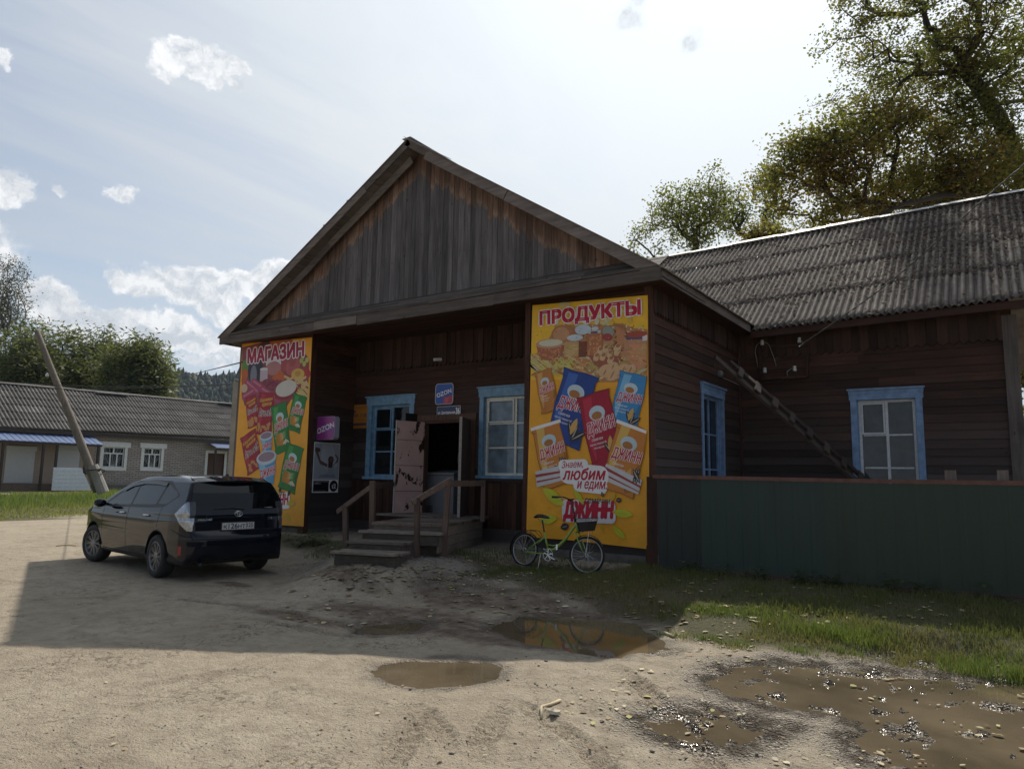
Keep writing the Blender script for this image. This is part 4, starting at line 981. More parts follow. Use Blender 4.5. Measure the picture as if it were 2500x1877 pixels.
# ---- wing roof of corrugated sheets
def corrug(P00, P10, P11, P01, pitch, amp, rows, name, mat, parent, per=10, seed=3, start_s=None):
    """P00-P10 eave left-right, P01-P11 ridge left-right"""
    P00, P10, P11, P01 = [np.array(p, float) for p in (P00, P10, P11, P01)]
    L = np.linalg.norm(P10-P00); up = np.cross(P10-P00, P01-P00); up /= np.linalg.norm(up); up = up if up[2] > 0 else -up
    nU = int(L/pitch*per); r = np.random.RandomState(seed); us = np.linspace(0, 1, nU+1)
    V = []; F = []; C_ = []
    sheetw = 7*per
    jit = r.randn(200, rows)*.010
    for k in range(rows):
        v0, v1 = k/rows, (k+1)/rows+(.035 if k < rows-1 else 0); nv = 6
        base = len(V)
        for j in range(nV := nv+1):
            v = v0+(v1-v0)*j/nv
            for i, u in enumerate(us):
                p = P00*(1-u)*(1-v)+P10*u*(1-v)+P11*u*v+P01*(1-u)*v
                ss = (i+k*3*per)//sheetw
                h = amp*math.cos(2*math.pi*i/per)+.007*(1-j/nv)+.004*abs(jit[ss % 200, k])
                V.append(p+up*h-(P01-P00)/np.linalg.norm(P01-P00)*(jit[ss % 200, k]*1.2 if j == 0 else 0))
        for j in range(nv):
            for i in range(nU):
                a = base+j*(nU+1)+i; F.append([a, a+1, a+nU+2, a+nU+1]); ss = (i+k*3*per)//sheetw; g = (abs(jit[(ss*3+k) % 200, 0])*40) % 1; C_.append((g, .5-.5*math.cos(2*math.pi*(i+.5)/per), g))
        # front lip
        lo = len(V)
        for i in range(nU+1): V.append(V[base+i]-up*.008)
        for i in range(nU): F.append([lo+i, lo+i+1, base+i+1, base+i]); C_.append((.6, .0, .3))
    return npmesh(name, V, F, mat, C_, parent=parent, smooth=False)
WE0, WE1 = atY(1848, 806, YE), atY(2498, 727, YE); WR0, WR1 = atY(1587, 638, YR), atY(2498, 469, YR)
ext = 1.05/(WE1[0]-WE0[0]); WE1x = WE0+(WE1-WE0)*(1+ext*.9); WR1x = WR0+(WR1-WR0)*((WE1x[0]-WR0[0])/(WR1[0]-WR0[0]))
WR00 = WR0+(WR1-WR0)*((-9.4-WR0[0])/(WR1[0]-WR0[0])); WE00 = WE0.copy()
WE00x = WE0+(WE1-WE0)*((-9.4-WE0[0])/(WE1[0]-WE0[0]))
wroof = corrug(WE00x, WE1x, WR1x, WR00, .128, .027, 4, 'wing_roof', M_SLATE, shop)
# cut the part that would lie under the gable roof
me = wroof.data; bm = bmesh.new(); bm.from_mesh(me); b0 = Vector(shop['_base'])
kill = [f for f in bm.faces if (lambda c: c.x < ER[0]+.02 and c.z < ER[2]-.02+max(0, ER[0]-c.x)*.55)(f.calc_center_median()+b0)]
bmesh.ops.delete(bm, geom=kill, context='FACES'); bm.to_mesh(me); bm.free(); me.update()
m = MB().color((.5, .5, .5)); a, b = Vector(WR00), Vector(WR1x)
for i in range(9):
    p = a+(b-a)*i/9; q = a+(b-a)*(i+1)/9; j = .012*(i % 2)
    for sy in (-1, 1): m.mesh([p+Vector((0, 0, .075+j)), q+Vector((.02, 0, .075+j)), q+Vector((.02, sy*.16, -.02+j)), p+Vector((0, sy*.16, -.02+j))], [(0, 1, 2, 3)])
m.build('ridge_cap', M_ZINC, shop)
m = MB().color((.5, .5, .5)); m.mesh([WR00+(0, 0, -.05), WR1x+(0, 0, -.05), (WR1x[0], YR+4.6, WE1[2]), (WR00[0], YR+4.6, WE1[2])], [(0, 1, 2, 3)]); m.build('rear_roof_slope', M_SLATE, shop)
m = MB(); m.beam((ER[0], YE+.06, WE0[2]-.075), (WE1x[0], YE+.06, WE1x[2]-.085), .03, .13); m.build('fascia', M_SID, shop)
m = MB(); m.mesh([(ER[0], YE+.08, WE0[2]-.10), (WE1x[0], YE+.08, WE1x[2]-.12), (WE1x[0], YW+.1, WE1x[2]-.08), (ER[0], YW+.1, WE0[2]-.06)], [(0, 1, 2, 3)]); m.build('soffit', M_SID, shop)
# leaves caught on the slates
def roof_leaves():
    r = np.random.RandomState(31); V, F, C_ = [], [], []
    up = np.cross(WE1-WE0, WR1-WE1); up /= np.linalg.norm(up); up = up if up[2] > 0 else -up
    e1 = WE1x-WE00x; Lw = np.linalg.norm(e1); n = 0
    tx = e1/Lw; ty = np.cross(up, tx)
    while n < 12500:
        u, v = r.rand(), r.rand(); p = WE00x*(1-u)*(1-v)+WE1x*u*(1-v)+WR1x*u*v+WR00*(1-u)*v
        if p[0] < ER[0]+.1 and p[2] < ER[2]+.1+(ER[0]-p[0])*.62: continue
        right = (p[0]+3.5)/4.5
        dens = .24+.75*np.clip(right, 0, 1)*np.clip(v*1.6-.25, 0, 1)+.20*fbm(np.array([p[0]]), np.array([v*6]), 1.6, 3, 160)[0]*4
        # gather in the troughs
        ph = (u*Lw/.128) % 1; trough = .5-.5*math.cos(2*math.pi*ph)
        if r.rand() > dens*(.25+.9*trough): continue
        if v < .12+.1*r.rand() and r.rand() < .75: continue
        s = .020+.022*r.rand(); a = r.rand()*6.283; o_ = p+up*(.021*math.cos(2*math.pi*ph)+.030+.012*r.rand())
        A_ = (tx*math.cos(a)+ty*math.sin(a)+up*.5*(r.rand()-.5))*s; B_ = (-tx*math.sin(a)+ty*math.cos(a)+up*.6*(r.rand()-.3))*s*.6
        i0 = len(V); V += [o_-A_, o_+B_, o_+A_, o_-B_]; F.append([i0, i0+1, i0+2, i0+3]); n += 1
        C_.append(np.array([(.075, .048, .032), (.11, .078, .052), (.05, .034, .024), (.18, .15, .11)][r.choice(4, p=[.4, .25, .27, .08])])*(.7+.5*r.rand()))
    o = npmesh('roof_leaves', V, F, leafmat('roof_leaf', .04, .9, 0.), C_); tag(o, 'dead brown leaves caught in the grooves of the corrugated roof', 'leaves', kind='stuff')
roof_leaves()
# ================================================================ banners, signs, steps, fence ...
def printmat(name, rough=.45, sheen=.35, folds=.25):
    m, t, out = newmat(name); co = t.new('ShaderNodeNewGeometry').outputs['Position']
    c = t.new('ShaderNodeVertexColor', None, layer_name='Col').outputs[0]
    n = t.noise(co, 2.2, 5, .6)
    f = t.maprange(t.noise(co, 5, 4), .3, .7, .93, 1.05); cc = t.vmath('SCALE', c); t.l.new(f, cc.node.inputs['Scale'])
    b = t.new('ShaderNodeBump', {'Strength': folds, 'Distance': .04, 'Height': n})
    P(t, out, **{'Base Color': cc, 'Roughness': rough, 'Specular IOR Level': sheen, 'Normal': b.outputs[0]}); return m
M_PRINT = printmat('vinyl_print', folds=.6); M_SIGN = printmat('sign_print', .3, .5, .05); M_PAPER = printmat('paper_print', .5, .3, .15)
YEL = (.80, .36, .022); YEL2 = (.82, .48, .03); RED = (.46, .006, .035); MAR = (.33, .010, .05); WHT = (.80, .77, .75)
def banner_frame(tl, tr, br, bl, Y):
    """bilinear frame: print coordinates 0..1 x 0..H"""
    return [atY(*p, Y) for p in (tl, tr, br, bl)]
class BPrint(Print):
    def __init__(s, mb, Q, W, H): s.mb = mb; s.Q = Q; s.W = W; s.H = H; s.d = .004; s.step = .000015
    def pt(s, a, b):
        u, v = a/s.W, b/s.H; u_ = min(max(u, 0), 1); v_ = min(max(v, 0), 1); TL, TR, BR, BL = s.Q
        p = TL*(1-u_)*v_+TR*u_*v_+BR*u_*(1-v_)+BL*(1-u_)*(1-v_); return (p[0], p[1]-s.d, p[2])
def pack(pr, cx, cy, w, h, rot, col, hi, word='ДЖИНН', sub=True, seeds=True, edge=None, wc=RED):
    R = lambda x, y: rot2((x*w, y*h), rot, cx, cy)
    out = [(-.46, .5), (-.2, .485), (.1, .5), (.47, .49), (.42, .40), (.45, .1), (.42, -.2), (.46, -.5), (.1, -.485), (-.2, -.5), (-.47, -.49), (-.42, -.38), (-.45, 0), (-.42, .35)]
    pr.poly([R(*p) for p in out], tuple(c*.45 for c in col)); pr.poly([R(x*.96, y*.98) for x, y in out], col)
    pr.poly([R(*p) for p in [(-.30, .45), (-.05, .45), (-.28, -.4), (-.38, -.1)]], hi)
    pr.poly([R(*p) for p in [(.18, -.47), (.44, -.40), (.40, .05), (.30, -.15)]], tuple(c*.7 for c in col))
    if edge: pr.poly([R(*p) for p in [(-.46, .5), (.47, .49), (.46, .44), (-.46, .45)]], edge)
    for k in range(7): f = -.4+.8*((k*37) % 11)/11; pr.leaf(*R(f, .40-.13*k), h*.13, w*.02, tuple(min(1, c*1.5+.06) for c in col) if k % 2 else tuple(c*.5 for c in col), rot+(k*53) % 70-20)
    pr.ell(*R(.0, .22), w*.22, h*.10, (.50, .60, .66), rot, 14); pr.ell(*R(-.02, .19), w*.14, h*.055, (.40, .16, .04), rot, 12)
    pr.text(word, *R(.02, .04), w*.80, h*.19, wc, rot+5, .25, .02, .06, WHT)
    if sub:
        for k, s_ in enumerate(['семечки', 'качественной', 'обжарки']): pr.text(s_, *R(-.14, -.11-.055*k), w*(.30, .44, .28)[k], h*.035, WHT, rot)
    if seeds:
        for k in range(3):
            a = (-30, 12, 48)[k]; q = R(.12+.11*k, -.28-.02*k); pr.leaf(*q, h*.26, w*.13, (.03, .022, .02), rot+90-a); pr.leaf(*q, h*.22, w*.03, (.42, .38, .33), rot+90-a)
            if k == 1: pr.leaf(*R(.17, -.22), h*.24, w*.14, (.62, .36, .10), rot+80)
def build_banners():
    # ---------------- right banner
    bn = thing('banner', atY(1441, 1330, Y0-.04), 'tall orange-yellow grocery banner on the right pillar behind the bicycle, headed in crimson letters', 'banner', 'advertising banners on the shop pillars')
    TL, TR, BR, BL = atY(1299.9, 745.5, Y0-.068), atY(1581.4, 720.6, Y0-.068), atY(1578, 1339.6, Y0-.068), atY(1284.7, 1306, Y0-.068)
    W, H = 2.2, 3.95; m = MB(); r = random.Random(9); pr = BPrint(m, (TL, TR, BR, BL), W, H); pr.d = 0
    nx, ny = 10, 18
    for i in range(nx):
        for j in range(ny):
            a0, a1, b0, b1 = W*i/nx, W*(i+1)/nx, H*j/ny, H*(j+1)/ny
            m.face([pr.pt(a0, b0), pr.pt(a1, b0), pr.pt(a1, b1), pr.pt(a0, b1)], YEL if b0 < H*.62 else YEL2)
    m.box(TL[0], TR[0], Y0-.067, Y0-.062, BR[2]+.05, TR[2]-.05, YEL)
    pr.d = .001
    # groceries still life, v from top: H-...
    U = lambda x, y: ((x-138)/1300*W, H-(y-(212-(x-138)*.09))/2760*H)     # crop pixel -> print units (top part)
    pasta = [(.55, .34, .12), (.62, .44, .20), (.50, .26, .08), (.66, .55, .33), (.42, .17, .06), (.58, .30, .14)]
    pr.poly([U(*p) for p in [(380, 560), (450, 470), (640, 440), (900, 430), (1180, 420), (1300, 470), (1440, 480), (1440, 1040), (1200, 1080), (900, 1110), (560, 1060), (300, 980), (138, 960), (138, 850), (230, 860)]], (.46, .22, .09))
    jar = [(.10, .03, .02), (.62, .50, .30), (.30, .09, .03), (.68, .58, .42), (.50, .17, .05), (.20, .07, .03)]
    for k in range(420):
        x, y = 400+1020*r.random(), 440+440*r.random(); pr.ell(*U(x, y), .008+.02*r.random(), .006+.012*r.random(), jar[r.randrange(6)], r.uniform(0, 180), 7)
    for k in range(320):     # noodles and shells
        x, y = 150+1270*r.random(), 820+240*r.random(); q = U(x, y); c = pasta[r.randrange(6)]; c = tuple(v*(.7+.5*r.random()) for v in c)
        pr.leaf(q[0], q[1], .10+.13*r.random(), .025+.03*r.random(), c, r.uniform(-60, 60))
    for k in range(14):
        q = U(150+r.random()*240, 860+k*12); pr.leaf(*q, .45, .02, (.62, .55, .18), 150+r.uniform(-8, 8))
    pr.ell(*U(520, 560), .23, .17, (.42, .17, .07)); pr.ell(*U(500, 560), .16, .12, (.52, .27, .13))
    pr.poly([U(*p) for p in [(200, 690), (530, 690), (510, 800), (470, 880), (270, 885), (225, 790)]], (.40, .13, .06)); pr.ell(*U(365, 680), .28, .085, (.50, .28, .17)); pr.ell(*U(375, 670), .24, .06, (.60, .56, .40))
    for k in range(26): q = U(230+260*r.random(), 740+120*r.random()); pr.ell(*q, .024, .016, (.52, .22, .10), 0, 8)
    pr.rect(*U(540, 830), *U(705, 640), (.50, .32, .12)); [pr.leaf(*U(560+130*r.random(), 690+130*r.random()), .16, .014, (.62, .42, .18), r.uniform(-30, 30)) for _ in range(14)]
    pr.rect(*U(705, 830), *U(790, 640), (.20, .06, .03)); pr.ell(*U(660, 600), .155, .055, (.55, .62, .66)); pr.rect(*U(575, 625), *U(750, 600), (.50, .55, .58))
    pr.ell(*U(750, 500), .155, .085, (.50, .58, .64)); pr.rect(*U(800, 800), *U(970, 540), (.42, .15, .06)); [pr.ell(*U(820+130*r.random(), 570+220*r.random()), .03, .02, (.55, .24, .10), r.uniform(0, 90), 8) for _ in range(20)]
    pr.rect(*U(805, 550), *U(950, 500), (.48, .50, .52)); pr.rect(*U(840, 545), *U(915, 515), (.16, .06, .10)); pr.ell(*U(885, 485), .07, .03, (.58, .62, .64))
    pr.ell(*U(1030, 520), .11, .09, (.28, .30, .26), -30); pr.ell(*U(1020, 580), .09, .06, (.36, .05, .06))
    for k in range(26): x = 1090+150*r.random(); pr.leaf(*U((x+1165)/2, 540+60*r.random()), .42, .014, (.50, .22, .10), 90+(1165-x)*.12)
    pr.rect(*U(975, 710), *U(1090, 620), (.46, .26, .12)); pr.rect(*U(1195, 820), *U(1440, 560), (.48, .24, .12)); pr.rect(*U(1220, 610), *U(1440, 545), (.13, .08, .13)); pr.rect(*U(1390, 612), *U(1440, 545), (.62, .64, .68)); pr.ell(*U(1330, 540), .19, .05, (.38, .07, .04))
    for k in range(34): pr.rrect(*U(1210+220*r.random(), 650+270*r.random()), .17, .05, .02, tuple(v*(.75+.4*r.random()) for v in (.58, .28, .13)), r.uniform(-50, 10))
    pr.poly([U(*p) for p in [(810, 800), (1180, 800), (1100, 900), (930, 940), (870, 880)]], (.33, .10, .05))
    for (x, y) in [(945, 740), (1005, 715), (1050, 770), (1130, 745), (975, 810), (1060, 840), (905, 815), (1130, 700)]: pr.rrect(*U(x, y), .14, .10, .04, (.62, .40, .22), 60+r.uniform(-20, 20)); pr.ell(*U(x+8, y-22), .04, .03, (.36, .16, .07), 20, 10)
    for (x, y, s_) in [(1010, 970, .14), (1080, 930, .12), (1190, 960, .14), (1270, 940, .10), (1080, 1010, .13)]: pr.ell(*U(x, y), s_, s_*.75, (.62, .38, .20), 20); pr.leaf(*U(x, y), s_*1.3, .03, (.38, .20, .10), 60)
    for k in range(30): q = U(420+220*r.random(), 850+120*r.random()); pr.leaf(*q, .16, .02, (.60, .52, .12), r.uniform(0, 180))
    for k in range(46): pr.ell(*U(330+1000*r.random(), 190+240*r.random()), .03+.06*r.random(), .02+.04*r.random(), [(.60, .50, .22), (.62, .58, .46), (.66, .42, .08)][k % 3], r.uniform(-40, 40), 9)
    pr.text('ПРОДУКТЫ', *U(804, 318), W*.86, .27, RED, 1.8, 0, .075, .16, (.80, .76, .76))
    for k in range(260): q = U(200+1230*r.random(), 480+600*r.random()); pr.ell(*q, .004+.008*r.random(), .003+.005*r.random(), [(.72, .66, .55), (.08, .03, .02), (.60, .32, .12)][k % 3], 0, 6)
    # seed packets (crop 6 coordinates for the lower half)
    V_ = lambda x, y: (((1200+x/3.955-1284.7-(1-(y)/1300)*8)/ (292))*W, (1.0-((1000+y/3.955)-733)/ (590))*H)
    pack(pr, *U(345, 1250), .40, .74, 14, (.50, .19, .04), (.62, .34, .10), sub=True, seeds=False)
    pack(pr, *U(1250, 1290), .56, .90, -13, (.05, .24, .50), (.20, .45, .66))
    pack(pr, *U(640, 1430), .76, 1.26, -16, (.022, .055, .25), (.05, .13, .42))
    pack(pr, *U(965, 1640), .68, 1.24, 15, (.36, .012, .035), (.48, .03, .06), wc=(.44, .015, .05))
    pack(pr, *V_(610, 470), .66, 1.08, 16, (.55, .20, .035), (.68, .42, .10), edge=WHT)
    pack(pr, *V_(1320, 480), .66, 1.12, -15, (.55, .20, .035), (.68, .42, .10), edge=WHT)
    for cx_, rr in ((620, 16), (1290, -18)):
        R = lambda x, y: rot2((x, y), rr, *V_(cx_, 660)); pr.poly([R(-.36, -.14), (R(.34, -.14)), R(.33, .10), R(-.33, .12)], (.58, .56, .55)); pr.poly([R(-.34, .02), R(.34, -.03), R(.34, .0), R(-.34, .07)], (.35, .05, .05)); pr.poly([R(-.34, -.07), R(.34, -.10), R(.34, -.085), R(-.34, -.04)], (.35, .05, .05))
        for k in range(3): pr.leaf(*R(.22, .12), .26, .07, (.04, .03, .03), 60+30*k); pr.leaf(*R(.22, .12), .22, .02, (.5, .46, .42), 60+30*k)
    q = V_(930, 650); pr.rrect(q[0], q[1], .90, .34, .15, WHT, -2); pr.rrect(q[0]+.12, q[1]-.17, .62, .22, .1, WHT, -2); pr.rrect(q[0]-.2, q[1]+.14, .56, .2, .08, WHT, 4)
    pr.text('Знаем,', q[0]-.22, q[1]+.155, .40, .13, RED, 5, .3, .015); pr.text('любим', q[0]+.0, q[1]+.015, .80, .19, RED, 3, .3, .03); pr.text('и едим.', q[0]+.15, q[1]-.17, .54, .15, RED, 2, .3, .02)
    q = V_(970, 990); pr.rrect(q[0], q[1], .98, .36, .08, (.66, .62, .62), 3); pr.text('ДЖИНН', q[0], q[1], .92, .30, RED, 4, .22, .05, .08, (.40, .02, .05)); pr.text('семечки', *V_(1060, 888), .45, .075, (.06, .05, .03), 1, 0, .02)
    LG = (.52, .52, .03)
    for x, y, L, w_, a in [(625, 880, .50, .19, -32), (880, 860, .30, .09, -50), (1290, 980, .36, .13, -4), (575, 1100, .36, .15, 12), (1205, 840, .16, .06, 60), (1255, 1155, .28, .10, -38), (1095, 1133, .09, .04, -30), (1050, 845, .09, .03, -30)]:
        c = LG if L > .25 else (.62, .36, .03); pr.leaf(*V_(x, y), L, w_, c, a); pr.leaf(*V_(x, y), L*.95, .008, (.40, .38, .03), a)
    for x, y, L, w_, a in [(740, 1155, .17, .12, 20), (1108, 822, .09, .05, -70), (1258, 862, .10, .08, 20)]: pr.leaf(*V_(x, y), L, w_, (.035, .03, .03), a); pr.leaf(*V_(x, y), L*.7, .012, (.3, .27, .24), a)
    m.build('banner_sheet', M_PRINT, bn)
    # ---------------- left banner
    bn2 = thing('banner', atY(660, 1280, Y0-.04), 'tall orange-yellow grocery banner on the left pillar partly behind the parked car', 'banner', 'advertising banners on the shop pillars')
    TL, TR, BR, BL = atY(591.5, 839.6, Y0-.068), atY(762.1, 823.4, Y0-.068), atY(741, 1284.9, Y0-.068), atY(574, 1274, Y0-.068)
    W, H = 2.45, 4.05; m = MB(); pr = BPrint(m, (TL, TR, BR, BL), W, H); pr.d = 0
    for i in range(nx):
        for j in range(ny):
            a0, a1, b0, b1 = W*i/nx, W*(i+1)/nx, H*j/ny, H*(j+1)/ny; m.face([pr.pt(a0, b0), pr.pt(a1, b0), pr.pt(a1, b1), pr.pt(a0, b1)], YEL)
    m.box(TL[0]+.02, TR[0]-.02, Y0-.067, Y0-.062, BR[2]+.05, TR[2]-.05, YEL); pr.d = .001
    U = lambda x, y: (((x-97+(y-120)*.035)/525)*W, H*(1-(y-(122-(x-97)*.1))/(1375)))
    bg = [(.30, .035, .05), (.40, .10, .10), (.20, .05, .05)]
    pr.poly([U(*p) for p in [(97, 150), (250, 110), (330, 92), (480, 90), (530, 130), (605, 230), (600, 440), (590, 540), (480, 540), (420, 640), (250, 620), (120, 610), (95, 530)]], (.26, .06, .06))
    pr.ell(*U(400, 115), .42, .14, (.46, .12, .03)); pr.ell(*U(275, 125), .20, .08, (.10, .03, .04), 10)
    for x, y, rx, ry, c in [(125, 300, .14, .16, (.12, .24, .04)), (120, 360, .13, .11, (.50, .12, .03)), (115, 410, .11, .10, (.46, .10, .03)), (205, 330, .28, .36, (.035, .03, .05)), (190, 370, .12, .24, (.20, .20, .25)), (345, 270, .27, .15, (.60, .58, .60)), (345, 310, .27, .16, (.42, .18, .17)),
                            (430, 280, .14, .15, (.38, .07, .08)), (470, 305, .15, .16, (.44, .10, .10)), (515, 275, .13, .13, (.42, .10, .10)), (485, 255, .12, .11, (.36, .08, .08)), (550, 245, .06, .06, (.42, .44, .10)), (570, 270, .06, .06, (.42, .44, .10)), (590, 240, .06, .06, (.46, .48, .14)), (560, 225, .05, .05, (.36, .40, .10)), (593, 345, .1, .1, (.40, .03, .03)), (575, 325, .08, .08, (.42, .04, .03))]: pr.ell(*U(x, y), rx, ry, c)
    pr.rect(*U(240, 415), *U(302, 320), (.52, .40, .46)); pr.ell(*U(271, 318), .14, .035, (.60, .62, .62)); pr.poly([U(*p) for p in [(335, 380), (400, 320), (440, 375), (420, 400), (340, 400)]], (.52, .12, .03))
    for k in range(60): pr.ell(*U(265+130*r.random(), 400+80*r.random()), .035, .022, tuple(v*(.6+.7*r.random()) for v in (.22, .03, .07)), 0, 8)
    pr.ell(*U(525, 350), .22, .13, (.60, .38, .08)); pr.ell(*U(525, 345), .10, .06, (.48, .26, .05))
    for k in range(22): pr.rrect(*U(430+170*r.random(), 370+90*r.random()), .24, .06, .03, (.60, .42, .18), r.uniform(-50, 20))
    for k in range(24): pr.leaf(*U(520+75*r.random(), 470+60*r.random()), .34, .02, (.60, .46, .16), -35+r.uniform(-10, 10))
    for x, y, a, L in [(180, 465, -30, .62), (235, 450, -25, .62), (320, 510, -22, .8), (150, 520, 20, .5)]: pr.rrect(*U(x, y), L, .17, .08, (.34, .06, .12), a); pr.rrect(*U(x, y-7), L*.8, .05, .02, (.50, .16, .22), a)
    pr.ell(*U(115, 475), .13, .10, (.55, .40, .26)); pr.ell(*U(440, 490), .40, .15, (.26, .02, .03), 10); pr.ell(*U(440, 460), .36, .18, (.58, .54, .48), 8)
    pr.text('МАГАЗИН', *U(355, 188), W*.80, .32, MAR, 2.2, 0, .06, .15, (.80, .72, .75))
    nuts = (.50, .24, .08)
    for x, y, w_, h_, a in [(180, 650, .46, .74, 12), (285, 660, .62, .96, -3), (180, 960, .68, .92, 22)]:
        pack(pr, *U(x, y), w_, h_, a, (.33, .012, .03), (.42, .03, .05), 'АРАХИС', False, False, wc=(.10, .03, .02))
        R = lambda i, j: rot2((i*w_, j*h_), a, *U(x, y))
        pr.ell(*R(0, .22), w_*.36, h_*.15, (.33, .012, .03), a); pr.text('Караван', *R(0, .32), w_*.74, h_*.10, (.66, .46, .05), a+8, .2, .02); pr.text('орехов', *R(.05, .21), w_*.55, h_*.09, (.66, .46, .05), a+8, .2, .02)
        for k in range(16): q = R(-.35+.7*r.random(), -.22-.2*r.random()); pr.ell(*q, .05, .035, nuts, r.uniform(0, 180), 9)
    GR = (.02, .19, .035)
    for x, y, w_, h_, a in [(520, 640, .52, .82, 5 if False else -14), (405, 760, .62, 1.10, 12), (480, 1045, .66, 1.02, -14)]:
        pack(pr, *U(x, y), w_, h_, a, GR, (.06, .30, .06), seeds=False); R = lambda i, j: rot2((i*w_, j*h_), a, *U(x, y))
        for k in (-.09, 0., .09): pr.ell(*R(-.12+k*1.2, -.22), w_*.10, h_*.13, (.46+k, .20, .02), a)
        for k in range(4): pr.leaf(*R(.12+.06*k, -.30), h_*.13, .05, (.60, .55, .40), a+40+35*k)
        for k in range(4): pr.leaf(*R(.08, -.11-.035*k), w_*.36, .014, (.55, .62, .30), a+12)
    for x, y, w_ in [(298, 885, .46), (303, 1075, .70)]:
        R = lambda i, j: rot2((i*w_, j*w_), 8, *U(x, y)); pr.poly([R(-.46, .32), R(.46, .32), R(.30, -.50), R(-.26, -.50)], (.09, .30, .52)); pr.poly([R(-.40, .22), R(-.1, .22), R(-.05, -.48), R(-.24, -.48)], (.24, .48, .66)); pr.ell(*R(0, .36), w_*.52, w_*.22, (.50, .58, .64), 8); pr.ell(*R(0, .39), w_*.42, w_*.15, (.30, .20, .24), 8)
        pr.text('ДЖИНН', *R(.02, -.12), w_*.82, w_*.30, RED, 14, .2, .03, .08, WHT)
    pr.rrect(*U(375, 1300), .95, .35, .07, WHT, 4); pr.text('ДЖИНН', *U(375, 1300), .86, .27, RED, 5, .22, .05); pr.text('семечки', *U(382, 1243), .50, .08, (.06, .04, .02), 1, 0, .02)
    for x, y, L, w_, a in [(485, 1300, .30, .13, 0), (462, 1403, .26, .10, -40), (397, 1393, .08, .03, -20), (385, 1225, .26, .06, -30)]: pr.leaf(*U(x, y), L, w_, (.56, .40, .04), a)
    for x, y in [(404, 1213), (470, 1228)]: pr.ell(*U(x, y), .045, .06, (.04, .02, .02), -20, 10)
    m.build('banner_sheet', M_PRINT, bn2)
    # vertical planks show below each sheet
build_banners()
def sign_board(name, F, a0, a1, z0, z1, th, edge, d0=.0, r=None):
    m = MB(); m.color(edge)
    if r:
        pts = []
        for qx, qy, a0_ in ((1, 1, 0), (-1, 1, 90), (-1, -1, 180), (1, -1, 270)):
            for k in range(6):
                a = rad(a0_+k*18); pts.append(((a0+a1)/2+qx*((a1-a0)/2-r)+r*math.cos(a), (z0+z1)/2+qy*((z1-z0)/2-r)+r*math.sin(a)))
        O, u, n = F; q = lambda s_, d, z: (O[0]+u[0]*s_+n[0]*d, O[1]+u[1]*s_+n[1]*d, z); N = len(pts)
        m.mesh([q(s_, d0+th, z) for s_, z in pts]+[q(s_, d0, z) for s_, z in pts], [tuple(range(N)), tuple(range(2*N-1, N-1, -1))]+[((i+1) % N, i, i+N, (i+1) % N+N) for i in range(N)])
    else: m.fbox(F, a0, a1, d0, d0+th, z0, z1)
    return m
